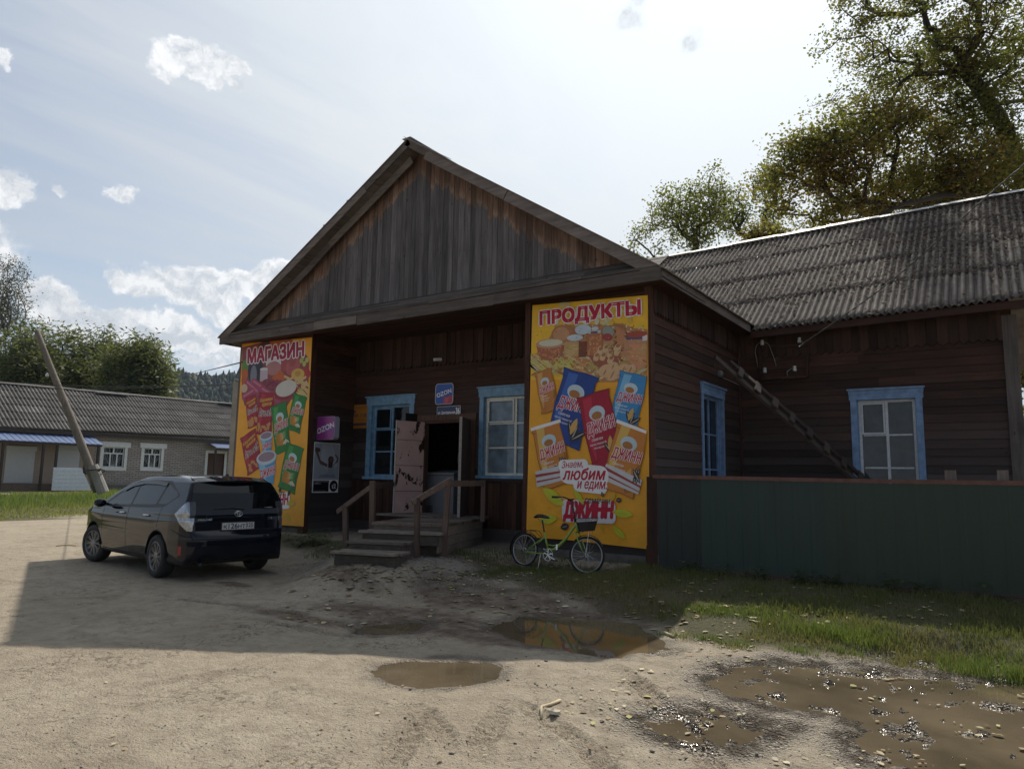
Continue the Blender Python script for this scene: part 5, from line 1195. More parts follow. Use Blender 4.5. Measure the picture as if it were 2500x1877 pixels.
def build_signs():
    D = .05
    # house number plate
    a, b = atY(*c4(987, 428), YB-D), atY(*c4(1159, 492), YB-D); t2_ = atY(*c4(1159, 415), YB-D)
    F = FX(YB); x0, x1, z0, z1 = a[0], b[0], b[2]-.02, t2_[2]-.02
    m = sign_board('', F, x0, x1, z0, z1, .012, (.6, .6, .6), .035); pr = Print(m, F, z0, base=.047); W, H = x1-x0, z1-z0
    o_ = x0; P_ = lambda s_: s_+o_
    pr.rect(P_(.008), .008, P_(W-.008), H-.008, (.012, .020, .10)); pr.text('ул. Центральная', P_(W*.41), H*.36, W*.73, H*.36, WHT, 0, 0, .02); pr.text('36', P_(W*.885), H*.50, W*.16, H*.60, WHT, 0, 0, .03)
    o = m.build('house_number_sign', M_SIGN, root=(x0, YB, z0)); tag(o, 'dark blue street-name plate with white number above the open door', 'sign')
    # pick-up point board above the plate (its cartoon figure left out)
    a, b = atY(*c4(978, 265), YB-D), atY(*c4(1105, 418), YB-D); x0, x1, z0, z1 = a[0], b[0], b[2]+.02, a[2]
    m = sign_board('', F, x0, x1, z0, z1, .02, (.55, .52, .55), .035, .07); pr = Print(m, F, z0, base=.055); W, H = x1-x0, z1-z0; P_ = lambda s_: s_+x0
    pr.rrect(P_(W/2), H/2, W*.94, H*.95, .06, (.012, .07, .36)); pr.poly([(P_(W*.46), H*.03), (P_(W*.86), H*.03), (P_(W*.96), H*.12), (P_(W*.96), H*.42), (P_(W*.46), H*.34)], (.42, .025, .05))
    for k in range(5): pr.rect(P_(W*.56), H*(.30-.05*k), P_(W*(.78-.02*k)), H*(.315-.05*k), (.52, .20, .26))
    pr.text('OZON', P_(W*.49), H*.54, W*.82, H*.20, WHT, 14, 0, .03)
    tag(m.build('shop_sign', M_SIGN, root=(x0, YB, z0)), 'rounded blue and red sign board mounted above the street-name plate', 'sign')
    # backing where the figure stood: plain cut-out pad in dark red
    # projecting lightbox on the left recess wall
    XS = XL2
    cy_ = Y0+.20; c = atY(*c4(165, 588), cy_); w_ = (atY(*c4(232, 588), cy_)-atY(*c4(97, 588), cy_))[0]; h_ = (atY(*c4(165, 502), cy_)-atY(*c4(165, 672), cy_))[2]
    lb = thing('lightbox_sign', (c[0], cy_, c[2]), 'square rounded pink and purple lightbox projecting from a white bracket beside the left banner', 'sign')
    F2 = FX(cy_); m = sign_board('', F2, c[0]-w_/2, c[0]+w_/2, c[2]-h_/2, c[2]+h_/2, .13, (.34, .34, .40), -.13, .07)
    m.build('casing', M_SIGN, lb)
    m = MB(); pr = Print(m, F2, c[2]-h_/2, base=.001); pr.rrect(c[0], h_/2, w_*.985, h_*.985, .068, (.24, .035, .20)); r = random.Random(3)
    for k in range(16):
        f = -.42+.84*k/15; pr.leaf(c[0]+f*w_*.8, h_/2+(r.random()-.5)*h_*.3, h_*.5, .018, (.055, .06, .36) if k % 2 else (.40, .05, .20), -40)
    pr.text('OZON', c[0], h_*.5, w_*.92, h_*.23, (.62, .60, .64), 16, 0, .03); m.build('face', M_SIGN, lb)
    m = MB().color((.5, .5, .52)); bx = atY(*c4(55, 590), cy_)[0]
    m.box(bx, c[0]-w_/2+.0, cy_+.02, cy_+.10, c[2]-.17, c[2]+.14); m.box(bx-.012, bx, cy_-.01, cy_+.13, c[2]-.20, c[2]+.17); m.build('bracket', M_SIGN, lb)
    # mobile operator poster, flat on the recess side wall
    F3 = FY(XL2); pts = [atX(*c4(*p), XL2+.05) for p in ((80, 690), (270, 690), (72, 1065), (263, 1057))]
    y0, y1, z0, z1 = (pts[0][1]+pts[2][1])/2, (pts[1][1]+pts[3][1])/2, pts[2][2], pts[0][2]
    W, H = y1-y0, z1-z0; m = sign_board('', F3, y0, y1, z0, z1, .008, WHT, .038); pr = Print(m, F3, z0, base=.047); P_ = lambda s_: y0+s_*W
    pr.rect(P_(.015), H*.26, P_(.985), H*.985, (.33, .34, .38)); pr.poly([(P_(.3), H*.97), (P_(.7), H*.97), (P_(.95), H*.55), (P_(.6), H*.40), (P_(.25), H*.6)], (.42, .43, .47)); pr.poly([(P_(.2), H*.3), (P_(.9), H*.3), (P_(.8), H*.38), (P_(.3), H*.36)], (.20, .22, .27))
    sk = (.13, .075, .06)      # a person seen from afar, arm raised
    pr.poly([(P_(.04), H*.90), (P_(.22), H*.88), (P_(.24), H*.82), (P_(.10), H*.78), (P_(.03), H*.83)], (.10, .06, .05)); pr.poly([(P_(.06), H*.80), (P_(.16), H*.79), (P_(.27), H*.64), (P_(.52), H*.57), (P_(.52), H*.51), (P_(.24), H*.57)], sk)
    pr.poly([(P_(.52), H*.58), (P_(.82), H*.58), (P_(.76), H*.36), (P_(.58), H*.36)], (.30, .31, .34)); pr.ell(P_(.66), H*.66, W*.11, H*.075, (.05, .03, .03)); pr.poly([(P_(.56), H*.68), (P_(.76), H*.68), (P_(.72), H*.50), (P_(.57), H*.50)], (.05, .03, .03)); pr.ell(P_(.665), H*.66, W*.06, H*.055, sk)
    pr.poly([(P_(.78), H*.56), (P_(.94), H*.62), (P_(.96), H*.70), (P_(.84), H*.78), (P_(.80), H*.76), (P_(.90), H*.69), (P_(.88), H*.64)], sk)
    pr.rect(P_(.03), H*.02, P_(.62), H*.245, (.006, .006, .007)); pr.ell(P_(.815), H*.133, W*.16, H*.115, (.006, .006, .007)); pr.text('t2', P_(.82), H*.13, W*.15, H*.09, (.55, .55, .55), 0, 0, .05)
    pr.text('ПОДКЛЮЧИТЕ', P_(.325), H*.222, W*.52, H*.028, (.5, .5, .5), 0, 0, .02); pr.text('ЗДЕСЬ', P_(.19), H*.180, W*.25, H*.028, (.5, .5, .5), 0, 0, .02); pr.rect(P_(.06), H*.035, P_(.5), H*.042, (.3, .3, .3))
    tag(m.build('poster', M_PAPER, root=(XL2, y0, z0)), 'black and white poster of a person raising an arm, under the lightbox', 'poster')
    # orange opening-hours notice
    a, b = atY(*c4(374, 420), YB-D), atY(*c4(474, 588), YB-D); x0, x1, z0, z1 = a[0]-.035, b[0]-.035, b[2], a[2]; W, H = x1-x0, z1-z0
    m = sign_board('', F, x0, x1, z0, z1, .006, (.40, .16, .02), .036); pr = Print(m, F, z0, base=.043); P_ = lambda s_: x0+s_*W; DKB = (.10, .045, .07)
    pr.rect(P_(.03), H*.80, P_(.97), H*.95, (.36, .13, .02)); pr.text('Режим работы', P_(.5), H*.89, W*.8, H*.055, DKB); pr.text('9.00 - 21.00', P_(.5), H*.55, W*.86, H*.14, DKB, 0, 0, .03); pr.text('без перерыва', P_(.5), H*.36, W*.6, H*.06, DKB); pr.rect(P_(.03), H*.12, P_(.97), H*.22, DKB); pr.rect(P_(.05), H*.66, P_(.22), H*.78, DKB)
    tag(m.build('opening_hours_sign', M_PAPER, root=(x0, YB, z0)), 'orange notice with opening hours left of the blue casement', 'sign')
    # black sticker on the left leaf: part of the leaf surface but a thing one can peel off
    m = MB(); s0, s1 = LL*.27, LL*.70; zc = 2.62
    F4 = FLL; side = 1
    pr = Print(m, (F4[0], F4[1], F4[2]), zc, base=.0265); flip = lambda s_: s_
    pr.rect(LL*.24, 0, LL*.66, .30, (.006, .006, .006)); pr.rect(LL*.26, .02, LL*.42, .15, (.04, .28, .035)); pr.rect(LL*.29, .045, LL*.39, .125, (.02, .12, .02)); pr.rect(LL*.58, .03, LL*.63, .07, (.5, .5, .5))
    for k in range(3):
        pr.rect(LL*(.42+.05*k), .265-.035*k, LL*.63, .28-.035*k, (.45, .45, .45))
    tag(m.build('sticker', M_SIGN, root=(FLL[0][0], FLL[0][1], zc)), 'small black sticker with a green square on the peeling pink door leaf', 'sticker')
    # security lamp under the frieze
    q = atY(*c4(1000, 88), YB-.12); lp = thing('security_camera', (q[0], YB, q[2]), 'small pale outdoor camera high on the porch wall above the signs', 'camera')
    m = MB().color((.6, .6, .6)); m.beam((q[0]-.05, YB-.22, q[2]+.0), (q[0]+.03, YB-.07, q[2]+.02), .075, .06); m.build('housing', M_SIGN, lp, bevel=.006)
    m = MB().color((.12, .08, .07)); m.tube([(q[0]+.03, YB-.03, q[2]-.07), (q[0]+.03, YB-.10, q[2]-.03), (q[0]+.01, YB-.12, q[2]-.01)], .012, 6); m.build('bracket', M_SIGN, lp)
build_signs()
# ---------------------------------------------------------------- entrance steps
def build_steps():
    ang = rad(20); u = Vector((math.cos(ang), math.sin(ang), 0)); v = Vector((-math.sin(ang), math.cos(ang), 0)); kk = .763
    O = Vector((-9.83*kk, 11.89*kk, 0)); zf = lambda z: EYE+kk*(z-EYE); sc = kk
    O = Vector(atZ(*c4(1030, 1305), zf(.6)))
    O.z = 0; L = lambda a, b, z: tuple(O+u*a*sc+v*b*sc+Vector((0, 0, z)))
    st = thing('entrance_steps', L(-.8, 0, .32), 'weathered wooden steps and landing with handrails up to the shop door', 'steps')
    def slab(m, a0, a1, b0, b1, z0, z1, c=None, sk=0.):
        m.hexa([L(a0, b0, z0), L(a1, b0+sk, z0), L(a1, b1+sk, z0), L(a0, b1, z0), L(a0, b0, z1), L(a1, b0+sk, z1), L(a1, b1+sk, z1), L(a0, b1, z1)], c)
    zp = zf(.62); h = .115
    steps = [(-1.66, -.26, -1.72, zf(.15)), (-1.63, -.40, -1.15, zf(.30)), (-1.68, .13, -.50, zf(.46))]
    prev = .34
    for i, (a0, a1, b, z) in enumerate(steps):
        nb = steps[i+1][2] if i < 2 else .02
        tr = MB(); n = 3
        for k in range(n):
            f0, f1 = b+(nb-b+.06)*k/n, b+(nb-b+.06)*(k+1)/n-.012
            dz = (.008, -.004, .003)[k]; slab(tr, a0+.03*(k == 1), a1-.05*(k == 0)*(i == 0), f0, f1, z-.035+dz, z+dz, None, -.05 if (i == 0 and k == 0) else 0)
        tr.build('tread', M_STEP, st)
        rs = MB(); slab(rs, a0+.07, a1-.06, b+.05, b+.09, z-.19, z-.037); slab(rs, a0+.07, a0+.11, b+.09, nb+.05, z-.30, z-.037); slab(rs, a1-.10, a1-.06, b+.09, nb+.05, z-.30, z-.037); rs.build('riser', wood('riser_wood', (.07, .058, .05), (.14, .12, .10), None, 0) if i == 0 else bpy.data.materials['riser_wood'], st)
    # landing
    m = MB(); bmax = 4.6; k = 0; b = 0.
    wall_b = lambda a: ((YB-.08-O.y)/sc-a*math.sin(ang))/math.cos(ang)
    a = -1.60
    while b < 4.3:
        w = .15*(.9+.2*RND.random()); dz = .008*(RND.random()-.5)
        if L(0.02, b+w, 0)[1] < YB-.06 : slab(m, -1.62, .04, b, b+w-.008, zp-.04+dz, zp+dz)
        b += w
    # back boards parallel to the wall fill the wedge
    yb = L(-1.6, 0, 0)[1]
    m.build('landing_boards', wood('landing_wood', (.10, .075, .062), (.20, .155, .125), None, 1), st)
    m = MB(); y = YB-.10; x0w, x1w = dj0-.10, dj1+.42
    for k in range(7):
        m.box(x0w, x1w-.10*k, y-.135, y, zp-.028, zp+.010); y -= .14
    m.build('landing_boards', M_STEP, st)
    rs = MB(); z = zp-.045
    for i in range(3):
        w = .155; slab(rs, -1.58, .0, .03, .06, z-w+.006, z); slab(rs, -.02, .012, .065, 2.9, z-w+.006, z); slab(rs, -1.60, -1.57, .065, 2.9, z-w+.006, z); z -= w
    rs.build('landing_skirt', M_STEP, st)
    # posts: (image base pixel via local), top heights from the photograph
    K = lambda x, y: (740+x/4.424, 1150+y/4.424)
    def post(px_b, px_t, zb, w, name='post', vertical=False):
        B = atZ(*K(*px_b), zb); d = pix_dir(*K(*px_t)); t = (B[1])/d[1]; T = np.array([d[0]*t, B[1], EYE+d[2]*t])
        m = MB(); m.beam(B, T, w, w*.8, tuple(v)); m.build(name, M_POST, st); return Vector(B), Vector(T)
    zg = float(gz(-7.6, 8.6))
    p1b, p1t = post((462, 815), (455, 365), zg, .085)
    p2b, p2t = post((745, 640), (752, 102), zp-.16, .085)
    p3b, p3t = post((1228, 935), (1232, 288), zg+.03, .08)
    p4b, p4t = post((1512, 935), (1572, 86), zg-.02, .085)
    p5b, p5t = post((1940, 545), (1950, 92), zp-.02, .075)
    def rail(a, b, w=.04, h=.085, ea=0., eb=0., dz=0.):
        a = Vector(a); b = Vector(b); d = (b-a).normalized(); m = MB(); m.beam(a-d*ea+Vector((0, 0, dz)), b+d*eb+Vector((0, 0, dz)), w, h); m.build('handrail', M_RAIL, st)
    f = Vector((0, 0, 0)); side = -u*.0
    rail(p1t+Vector((0, 0, -.02)), p2t-Vector((0, 0, .09)), .04, .085, .28, .04)
    rail(p3t-Vector((0, 0, .03)), p4t-Vector((0, 0, .03)), .04, .085, .10, .05)
    rail(p4t-Vector((0, 0, .07)), p5t-Vector((0, 0, .06)), .04, .095, 0, .05)
    q = Vector(atY(*K(1010, 122), YB-.3)); rail(p2t-Vector((0, 0, .10)), q+Vector((0, 0, -.02)), .04, .09, 0, .15)
build_steps()
# ---------------------------------------------------------------- chest freezer in the doorway
def build_freezer():
    a = atY(*c4(903, 905), YB+.35); b = atY(*c4(1085, 905), YB+.35); fz = thing('chest_freezer', (a[0]+.4, YB+.6, .76), 'white chest freezer standing just inside the open shop door', 'freezer')
    M = plain('freezer_enamel', (.22, .22, .235), .4, var=.1, bump=0)
    x0, x1, y0, y1, z0, z1 = a[0]+.02, b[0]+.1, YB+.35, YB+.95, .77, atY(*c4(950, 905), YB+.35)[2]
    m = MB().color((.5, .5, .5)); m.box(x0, x1, y0, y1, z0+.03, z1-.09); m.build('cabinet', M, fz, bevel=.012)
    m = MB().color((.5, .5, .5)); m.hexa([(x0-.01, y0-.015, z1-.085), (x1+.01, y0-.015, z1-.085), (x1+.01, y1, z1-.085), (x0-.01, y1, z1-.085), (x0-.01, y0-.015, z1-.03), (x1+.01, y0-.015, z1-.03), (x1+.01, y1, z1+.03), (x0-.01, y1, z1+.03)]); m.build('lid', M, fz, bevel=.01)
    m = MB().color((.1, .1, .1))
    for k in range(5): m.box(x0+.03, x0+.22, y0-.006, y0-.001, z0+.06+k*.035, z0+.075+k*.035)
    m.build('vent_grille', plain('vent', (.02, .02, .02), .6), fz)
build_freezer()
# ---------------------------------------------------------------- metal fence
def sheetmat(name, c):
    m, t, out = newmat(name); co = t.new('ShaderNodeNewGeometry').outputs['Position']
    n = t.noise(t.vmath('MULTIPLY', co, (3, 3, .6)), 1.2, 5, .6); z = t.new('ShaderNodeSeparateXYZ', {0: co}).outputs[2]
    d = t.maprange(t.math('ADD', z, t.math('MULTIPLY', n, .25)), .35, .62)
    cc = t.mix(t.maprange(n, .3, .7), tuple(x*.85 for x in c), tuple(x*1.1 for x in c)); cc = t.mix(d, (.06, .055, .045), cc)
    b = t.new('ShaderNodeBump', {'Strength': .1, 'Distance': .02, 'Height': t.noise(co, 3.5, 3)})
    P(t, out, **{'Base Color': cc, 'Roughness': .42, 'Specular IOR Level': .4, 'Normal': b.outputs[0]}); return m
def build_fence():
    YFn = 9.80; fc = thing('metal_fence', (-2, YFn, .34), 'dark green profiled metal sheet fence with rusty top rail before the side wing', 'fence')
    MG = sheetmat('green_sheet', (.010, .029, .024)); MGa = sheetmat('dark_green_sheet', (.008, .013, .013)); MGb = sheetmat('moss_green_sheet', (.015, .032, .019))
    MRs = plain('rusty_rail', (.13, .062, .045), .8, var=.4, bump=.4)
    def top(x): return 1.665+.012*math.sin(x*1.3)
    def prof(x0, x1, mat, Y, dz=0., label=None):
        m = MB().color((.5, .5, .5)); pitch = .215; xs = []; x = x0
        while x < x1:
            for dx, dy in ((0, 0), (.13, 0), (.145, .006), (.20, .006)):
                if x+dx < x1: xs.append((x+dx, dy))
            x += pitch
        xs.append((x1, 0)); vs = []; zb = .38
        for (x, dy) in xs: vs += [(x, Y-dy, zb+.01*math.sin(x*2)), (x, Y-dy, top(x)-.035+dz)]
        m.mesh(vs, [(2*i, 2*i+2, 2*i+3, 2*i+1) for i in range(len(xs)-1)]); m.build('sheet_panel', mat, fc)
    xa, xb, xc = atY(1604, 1200, YFn)[0], atY(1710, 1200, YFn)[0], atY(2016, 1300, YFn)[0]
    prof(xa, xb+.02, MGa, YFn+.03); prof(xb, xc+.02, MG, YFn+.012); prof(xc, 4.2, MGb, YFn)
    for i, (x, L) in enumerate(((xa-.06, 2.6), (xa+2.54, 5.8))):
        m = MB().color((.4, .4, .4)); m.beam((x, YFn+.02, top(x)-.01), (x+L, YFn+.02, top(x+L)-.01), .06, .05); m.build('top_rail', MRs, fc)
    m = MB().color((.4, .4, .4)); m.beam((xa, YFn+.06, .72), (4.2, YFn+.06, .72), .04, .05); m.build('lower_rail', MRs, fc)
    WB = wood('fence_foot_board', (.05, .03, .024), (.10, .068, .055), None, 0)
    m = MB(); m.beam((xb, YFn+.015, .37), (xc+.6, YFn+.015, .36), .03, .10); m.beam((xc+.7, YFn-.01, .38), (4.2, YFn-.01, .35), .04, .09); m.build('foot_board', WB, fc)
    for px_ in (2320, 2448):
        q = atY(px_, 1152, YFn+.12); m = MB(); m.box(q[0]-.055, q[0]+.055, YFn+.07, YFn+.17, .3, q[2]+.02); m.build('post', M_GREYZ, fc)
    q = atY(1595, 1168, YFn+.3); m = MB(); m.box(q[0]-.02, q[0]+.06, YFn+.10, YFn+.30, .3, 1.66); m.build('post', M_SIDV, fc)
build_fence()
# ---------------------------------------------------------------- ladder
M_LAD = wood('ladder_wood', (.038, .027, .023), (.085, .062, .052), None, 0)
def build_ladder():
    c3 = lambda x, y: (1560+x/3.776, 780+y/3.776)
    T = Vector(atX(*c3(700, 350), XR+.25)); B0 = Vector(atY(*c3(1950, 1440), YW-.5)); d = (B0-T).normalized(); B = T+d*((T.z-.40)/-d.z)
    ld = thing('ladder', tuple(B), 'old plank ladder leaning from behind the fence up against the side wall', 'ladder')
    wv = d.cross(Vector((.0, -.55, .84))).normalized(); nv = wv.cross(d).normalized()
    if nv.z < 0: nv = -nv
    if wv.z < 0: wv = -wv
    m = MB(); m.beam(T, B, .05, .15, tuple(wv)); m.build('rail', M_LAD, ld)
    T2 = T+wv*.20+d*.28+nv*.05; m = MB(); m.beam(T2, B+wv*.20+nv*.05, .05, .11, tuple(wv)); m.build('rail', M_LAD, ld)
    L = (B-T).length
    for k in range(11):
        s_ = .55+k*.42
        if s_ > L-.1: break
        p = T+d*s_+nv*.065; m = MB(); m.beam(p-wv*.05, p+wv*.28, .13 if k % 3 else .11, .035, tuple(nv)); m.build('rung', M_LAD, ld)
build_ladder()
# ---------------------------------------------------------------- insulators, frame, cables
def build_wires():
    c3 = lambda x, y: (1560+x/3.776, 780+y/3.776)
    porc = plain('porcelain', (.50, .52, .50), .25, var=.05, bump=0); irn = plain('hook_iron', (.03, .025, .022), .6)
    Yi = YW-.16
    fr = thing('hatch_surround', atY(*c3(1335, 400), YW-.04), 'empty rectangular wooden frame nailed high on the wing wall between the insulators', 'frame')
    A_, B_, C_, D_ = [atY(*c3(*p), YW-.06) for p in ((1115, 250), (1560, 240), (1550, 525), (1125, 545))]
    for p, q in ((A_, B_), (B_, C_), (C_, D_), (D_, A_)): m = MB(); m.beam(p, q, .05, .085, (0, -1, 0)) ; m.build('frame_board', M_SID, fr)
    tips = []
    labs = ['white insulator at the upper left corner of the wooden frame, with two hanging wires', 'white insulator at the upper right of the wooden frame where the long cable ends', 'white insulator at the lower left of the wooden frame', 'white insulator at the lower right of the wooden frame beside loose cable']
    for (x, y), lab in zip(((1135, 212), (1478, 190), (1160, 467), (1435, 452)), labs):
        q = Vector(atY(*c3(x, y), Yi)); ins = thing('insulator', tuple(q), lab, 'insulator', 'porcelain insulators on the wing wall')
        m = MB().color((.5, .5, .5)); m.lathe(q+Vector((0, 0, -.055)), (0, 0, 1), [(0, .0), (0, .034), (.05, .040), (.06, .026), (.072, .024), (.078, .034), (.10, .034), (.112, .012), (.112, 0)], 16); m.build('porcelain_body', porc, ins, smooth=True)
        m = MB().color((.5, .5, .5)); m.tube([q+Vector((0, .14, -.15)), q+Vector((0, .02, -.15)), q+Vector((0, 0, -.13)), q+Vector((0, 0, -.05))], .009, 6); m.build('hook', irn, ins); tips.append(q)
    cb = plain('pale_cable', (.30, .29, .27), .6); cbd = plain('dark_cable', (.02, .02, .02), .6)
    def cable(pts, r, mat, label, n=14, grp=None):
        m = MB().color((.5, .5, .5)); P_ = [Vector(p) for p in pts]; out = []
        for i in range(len(P_)-1):
            p0 = P_[max(i-1, 0)]; p1 = P_[i]; p2 = P_[i+1]; p3 = P_[min(i+2, len(P_)-1)]
            for k in range(n):
                t = k/n; out.append(.5*((2*p1)+(p2-p0)*t+(2*p0-5*p1+4*p2-p3)*t*t+(3*p1-p0-3*p2+p3)*t**3))
        out.append(P_[-1]); m.tube(out, r, 6); o = m.build('cable', mat, root=tuple(P_[0]), smooth=True); return tag(o, label, 'cable', grp)
    W = lambda x, y, d=.12: Vector(atY(*c3(x, y), YW-d))
    cable([tips[0]+Vector((-.01, 0, .03)), W(1085, 240), W(1072, 300), W(1085, 370), W(1095, 440, .05)], .006, cb, 'thin pale wire looping down left from the upper left insulator')
    cable([tips[0]+Vector((.02, 0, .02)), W(1195, 230), W(1220, 290), W(1250, 370), W(1265, 430, .05)], .006, cb, 'thin pale wire looping down right from the upper left insulator')
    cable([tips[3]+Vector((-.02, 0, .02)), W(1390, 462), W(1365, 485), W(1372, 525, .05)], .008, cb, 'short twisted pale wire beside the lower right insulator')
    cable([W(1130, 560, .07), W(1200, 580, .07), W(1290, 575, .07), W(1350, 530, .07), W(1355, 480, .07), W(1300, 450, .07), W(1240, 470, .07)], .008, cbd, 'dark coil of cable hanging inside the wooden frame')
    q0 = tips[1]+Vector((.05, 0, -.02)); q1 = Vector(atY(1700+265, 836, 13.2)); q2 = Vector(atY(2498, 404, 9.5)); q3 = q2+(q2-q1)*.8
    # twisted service cable: two strands
    A0, A3 = q0, q3; pts1, pts2 = [], []; N = 260
    ctrl = [q0, q0+(q1-q0)*.5+Vector((0, 0, -.05)), q1, q1+(q2-q1)*.5+Vector((0, 0, -.12)), q2, q3]
    def cr(t):
        i = min(int(t*(len(ctrl)-1)), len(ctrl)-2); f = t*(len(ctrl)-1)-i; p0 = ctrl[max(i-1, 0)]; p1, p2 = ctrl[i], ctrl[i+1]; p3 = ctrl[min(i+2, len(ctrl)-1)]
        return .5*((2*p1)+(p2-p0)*f+(2*p0-5*p1+4*p2-p3)*f*f+(3*p1-p0-3*p2+p3)*f**3)
    m = MB().color((.5, .5, .5))
    for ph in (0, math.pi):
        m.tube([cr(k/N)+Vector((math.cos(k*.9+ph)*.006, 0, math.sin(k*.9+ph)*.006)) for k in range(N+1)], .0055, 5)
    tag(m.build('cable', plain('service_cable', (.07, .068, .065), .5), root=tuple(q0), smooth=True), 'twisted overhead service cable running from the wing wall up across the roof to the right', 'cable')
    # bell / round lamp below the ladder top
    q = Vector(atX(*c3(770, 500), XR+.10)); m = MB().color((.5, .5, .5)); m.lathe(q-Vector((.08, 0, 0)), (1, 0, 0), [(0, .07), (.05, .07), (.07, .055), (.09, .03), (.10, 0)], 18)
    bl = thing('alarm_bell', tuple(q), 'small grey alarm bell on the side wall under the top of the ladder', 'bell'); m.build('bell_dome', plain('grey_metal', (.13, .12, .12), .5), bl, smooth=True)
    cable([q+Vector((.0, .05, -.08)), Vector(atX(*c3(860, 575), XR+.2)), Vector(atX(*c3(925, 605), XR+.12))], .005, cb, 'short pale wire trailing below the alarm bell')
build_wires()
# ================================================================ the parked car
def build_car():
    A_, B_, C_ = atZ(385, 1408), atZ(237, 1370), atZ(625, 1390)
    F = np.array([B_[0]-A_[0], B_[1]-A_[1]]); F /= np.hypot(*F); th = math.atan2(-F[0], F[1])
    left = np.array([-F[1], F[0]]); rear_mid = (A_[:2]+C_[:2])/2
    base = np.array([rear_mid[0]-F[0]*.93, rear_mid[1]-F[1]*.93])        # rear end at ground level, centre line
    car = thing('parked_car', (0, 0, 0), 'dark grey estate car parked left of the shop steps, seen from behind', 'car')
    R3 = np.array([[math.cos(th), -math.sin(th)], [math.sin(th), math.cos(th)]])
    zc = 0.0
    RP = [(.16, .24), (4.45, .20), (4.58, .34), (4.63, .55), (4.58, .72), (4.40, .84), (4.05, .955), (3.70, 1.025), (3.40, 1.12), (3.0, 1.285), (2.6, 1.425), (2.2, 1.52), (1.75, 1.57), (1.3, 1.572), (.8, 1.545), (.42, 1.50), (.30, 1.47), (.20, 1.30), (.11, 1.06), (.085, .98), (.075, .74), (.01, .66), (-.01, .52), (.03, .36)]
    SEC = [(0, .20), (.78, .20), (.845, .28), (.872, .45), (.885, .62), (.888, .76), (.872, .90), (.845, 1.0), (.80, 1.12), (.705, 1.36), (.66, 1.455), (.58, 1.53), (.40, 1.572), (0, 1.60), (-1, 1.6), (-1, .2)]
    PL = [(0, -.012), (.50, .0), (.66, .03), (.765, .10), (.83, .24), (.868, .55), (.888, 1.2), (.888, 3.4), (.872, 3.9), (.82, 4.22), (.72, 4.43), (.55, 4.56), (.3, 4.62), (0, 4.635), (-1, 4.635), (-1, -.012)]
    def sdf(p):
        x, y, z = np.abs(p[:, 0]), p[:, 1], p[:, 2]
        d1 = poly_sdf(y, z, np.array(RP)); d2 = poly_sdf(x, z, np.array(SEC)); d3 = poly_sdf(x, y, np.array(PL))
        def smax(a, b, k): h = np.clip(.5+.5*(a-b)/k, 0, 1); return b*(1-h)+a*h+k*h*(1-h)
        d = smax(smax(d1, d2, .05), d3, .04)
        # light modelling: waist crease, rear bumper ledge
        return d+.006*np.exp(-((z-.93)/.03)**2)*(x > .5)-.004*np.exp(-((z-.60)/.05)**2)
    def patch(fn, na, nb):
        a = np.linspace(0, 1, na+1); b = np.linspace(0, 1, nb+1); A, B = np.meshgrid(a, b, indexing='ij'); O = fn(A.ravel(), B.ravel())
        c = np.stack([np.clip(O[:, 0], -.35, .35)*.6, 2.3+(O[:, 1]-2.3)*.78, .80+(O[:, 2]-.85)*.30], 1)
        lo = np.zeros(len(O)); hi = np.ones(len(O))
        for _ in range(22):
            m = (lo+hi)/2; d = sdf(c+(O-c)*m[:, None]); lo = np.where(d < 0, m, lo); hi = np.where(d < 0, hi, m)
        V = c+(O-c)*((lo+hi)/2)[:, None]; i = np.arange((na+1)*(nb+1)).reshape(na+1, nb+1)
        return V, np.stack([i[:-1, :-1], i[1:, :-1], i[1:, 1:], i[:-1, 1:]], -1).reshape(-1, 4)
    X0, Y0_, Y1_, Z0, Z1 = 1.0, -.12, 4.75, .10, 1.72
    parts = []
    for s_ in (-1, 1): parts.append(patch(lambda a, b, s_=s_: np.stack([np.full(a.shape, s_*X0), Y0_+(Y1_-Y0_)*a, Z0+(Z1-Z0)*b], 1), 480, 170))
    parts.append(patch(lambda a, b: np.stack([-X0+2*X0*a, Y0_+(Y1_-Y0_)*b, np.full(a.shape, Z1)], 1), 110, 260))
    parts.append(patch(lambda a, b: np.stack([-X0+2*X0*a, np.full(a.shape, Y0_), Z0+(Z1-Z0)*b], 1), 260, 230))
    parts.append(patch(lambda a, b: np.stack([-X0+2*X0*a, np.full(a.shape, Y1_), Z0+(Z1-Z0)*b], 1), 60, 60))
    parts.append(patch(lambda a, b: np.stack([-X0+2*X0*a, Y0_+(Y1_-Y0_)*b, np.full(a.shape, Z0)], 1), 30, 60))
    paint, t, out = newmat('dark_car_paint'); co = t.new('ShaderNodeNewGeometry').outputs['Position']
    dust = t.maprange(t.math('ADD', t.new('ShaderNodeSeparateXYZ', {0: co}).outputs[2], t.math('MULTIPLY', t.noise(co, 3, 5), .22)), .22, .46)
    P(t, out, **{'Base Color': t.mix(dust, (.010, .010, .013), (.0045, .0062, .0125)), 'Roughness': t.maprange(dust, 0, 1, .30, .06), 'Metallic': 0., 'Coat Weight': .04, 'Coat Roughness': .03, 'Specular IOR Level': .34})
    glass = glassmat('car_glass', (.004, .005, .006), .02, .0); trim = plain('black_trim', (.012, .012, .013), .5, bump=0, var=.05); gap = plain('panel_gap', (.002, .002, .002), .9, bump=0)
    lampm = plain('lamp_clear', (.34, .36, .40), .10, metal=.75, bump=.0, var=.5, ns=14); redm = plain('reflector_red', (.30, .01, .015), .25, bump=0); chrome = plain('chrome', (.6, .6, .62), .12, metal=1., bump=0, var=.02)
    sky_ = None
    inp = lambda y, z, P_: poly_sdf(y, z, np.array(P_)) < 0
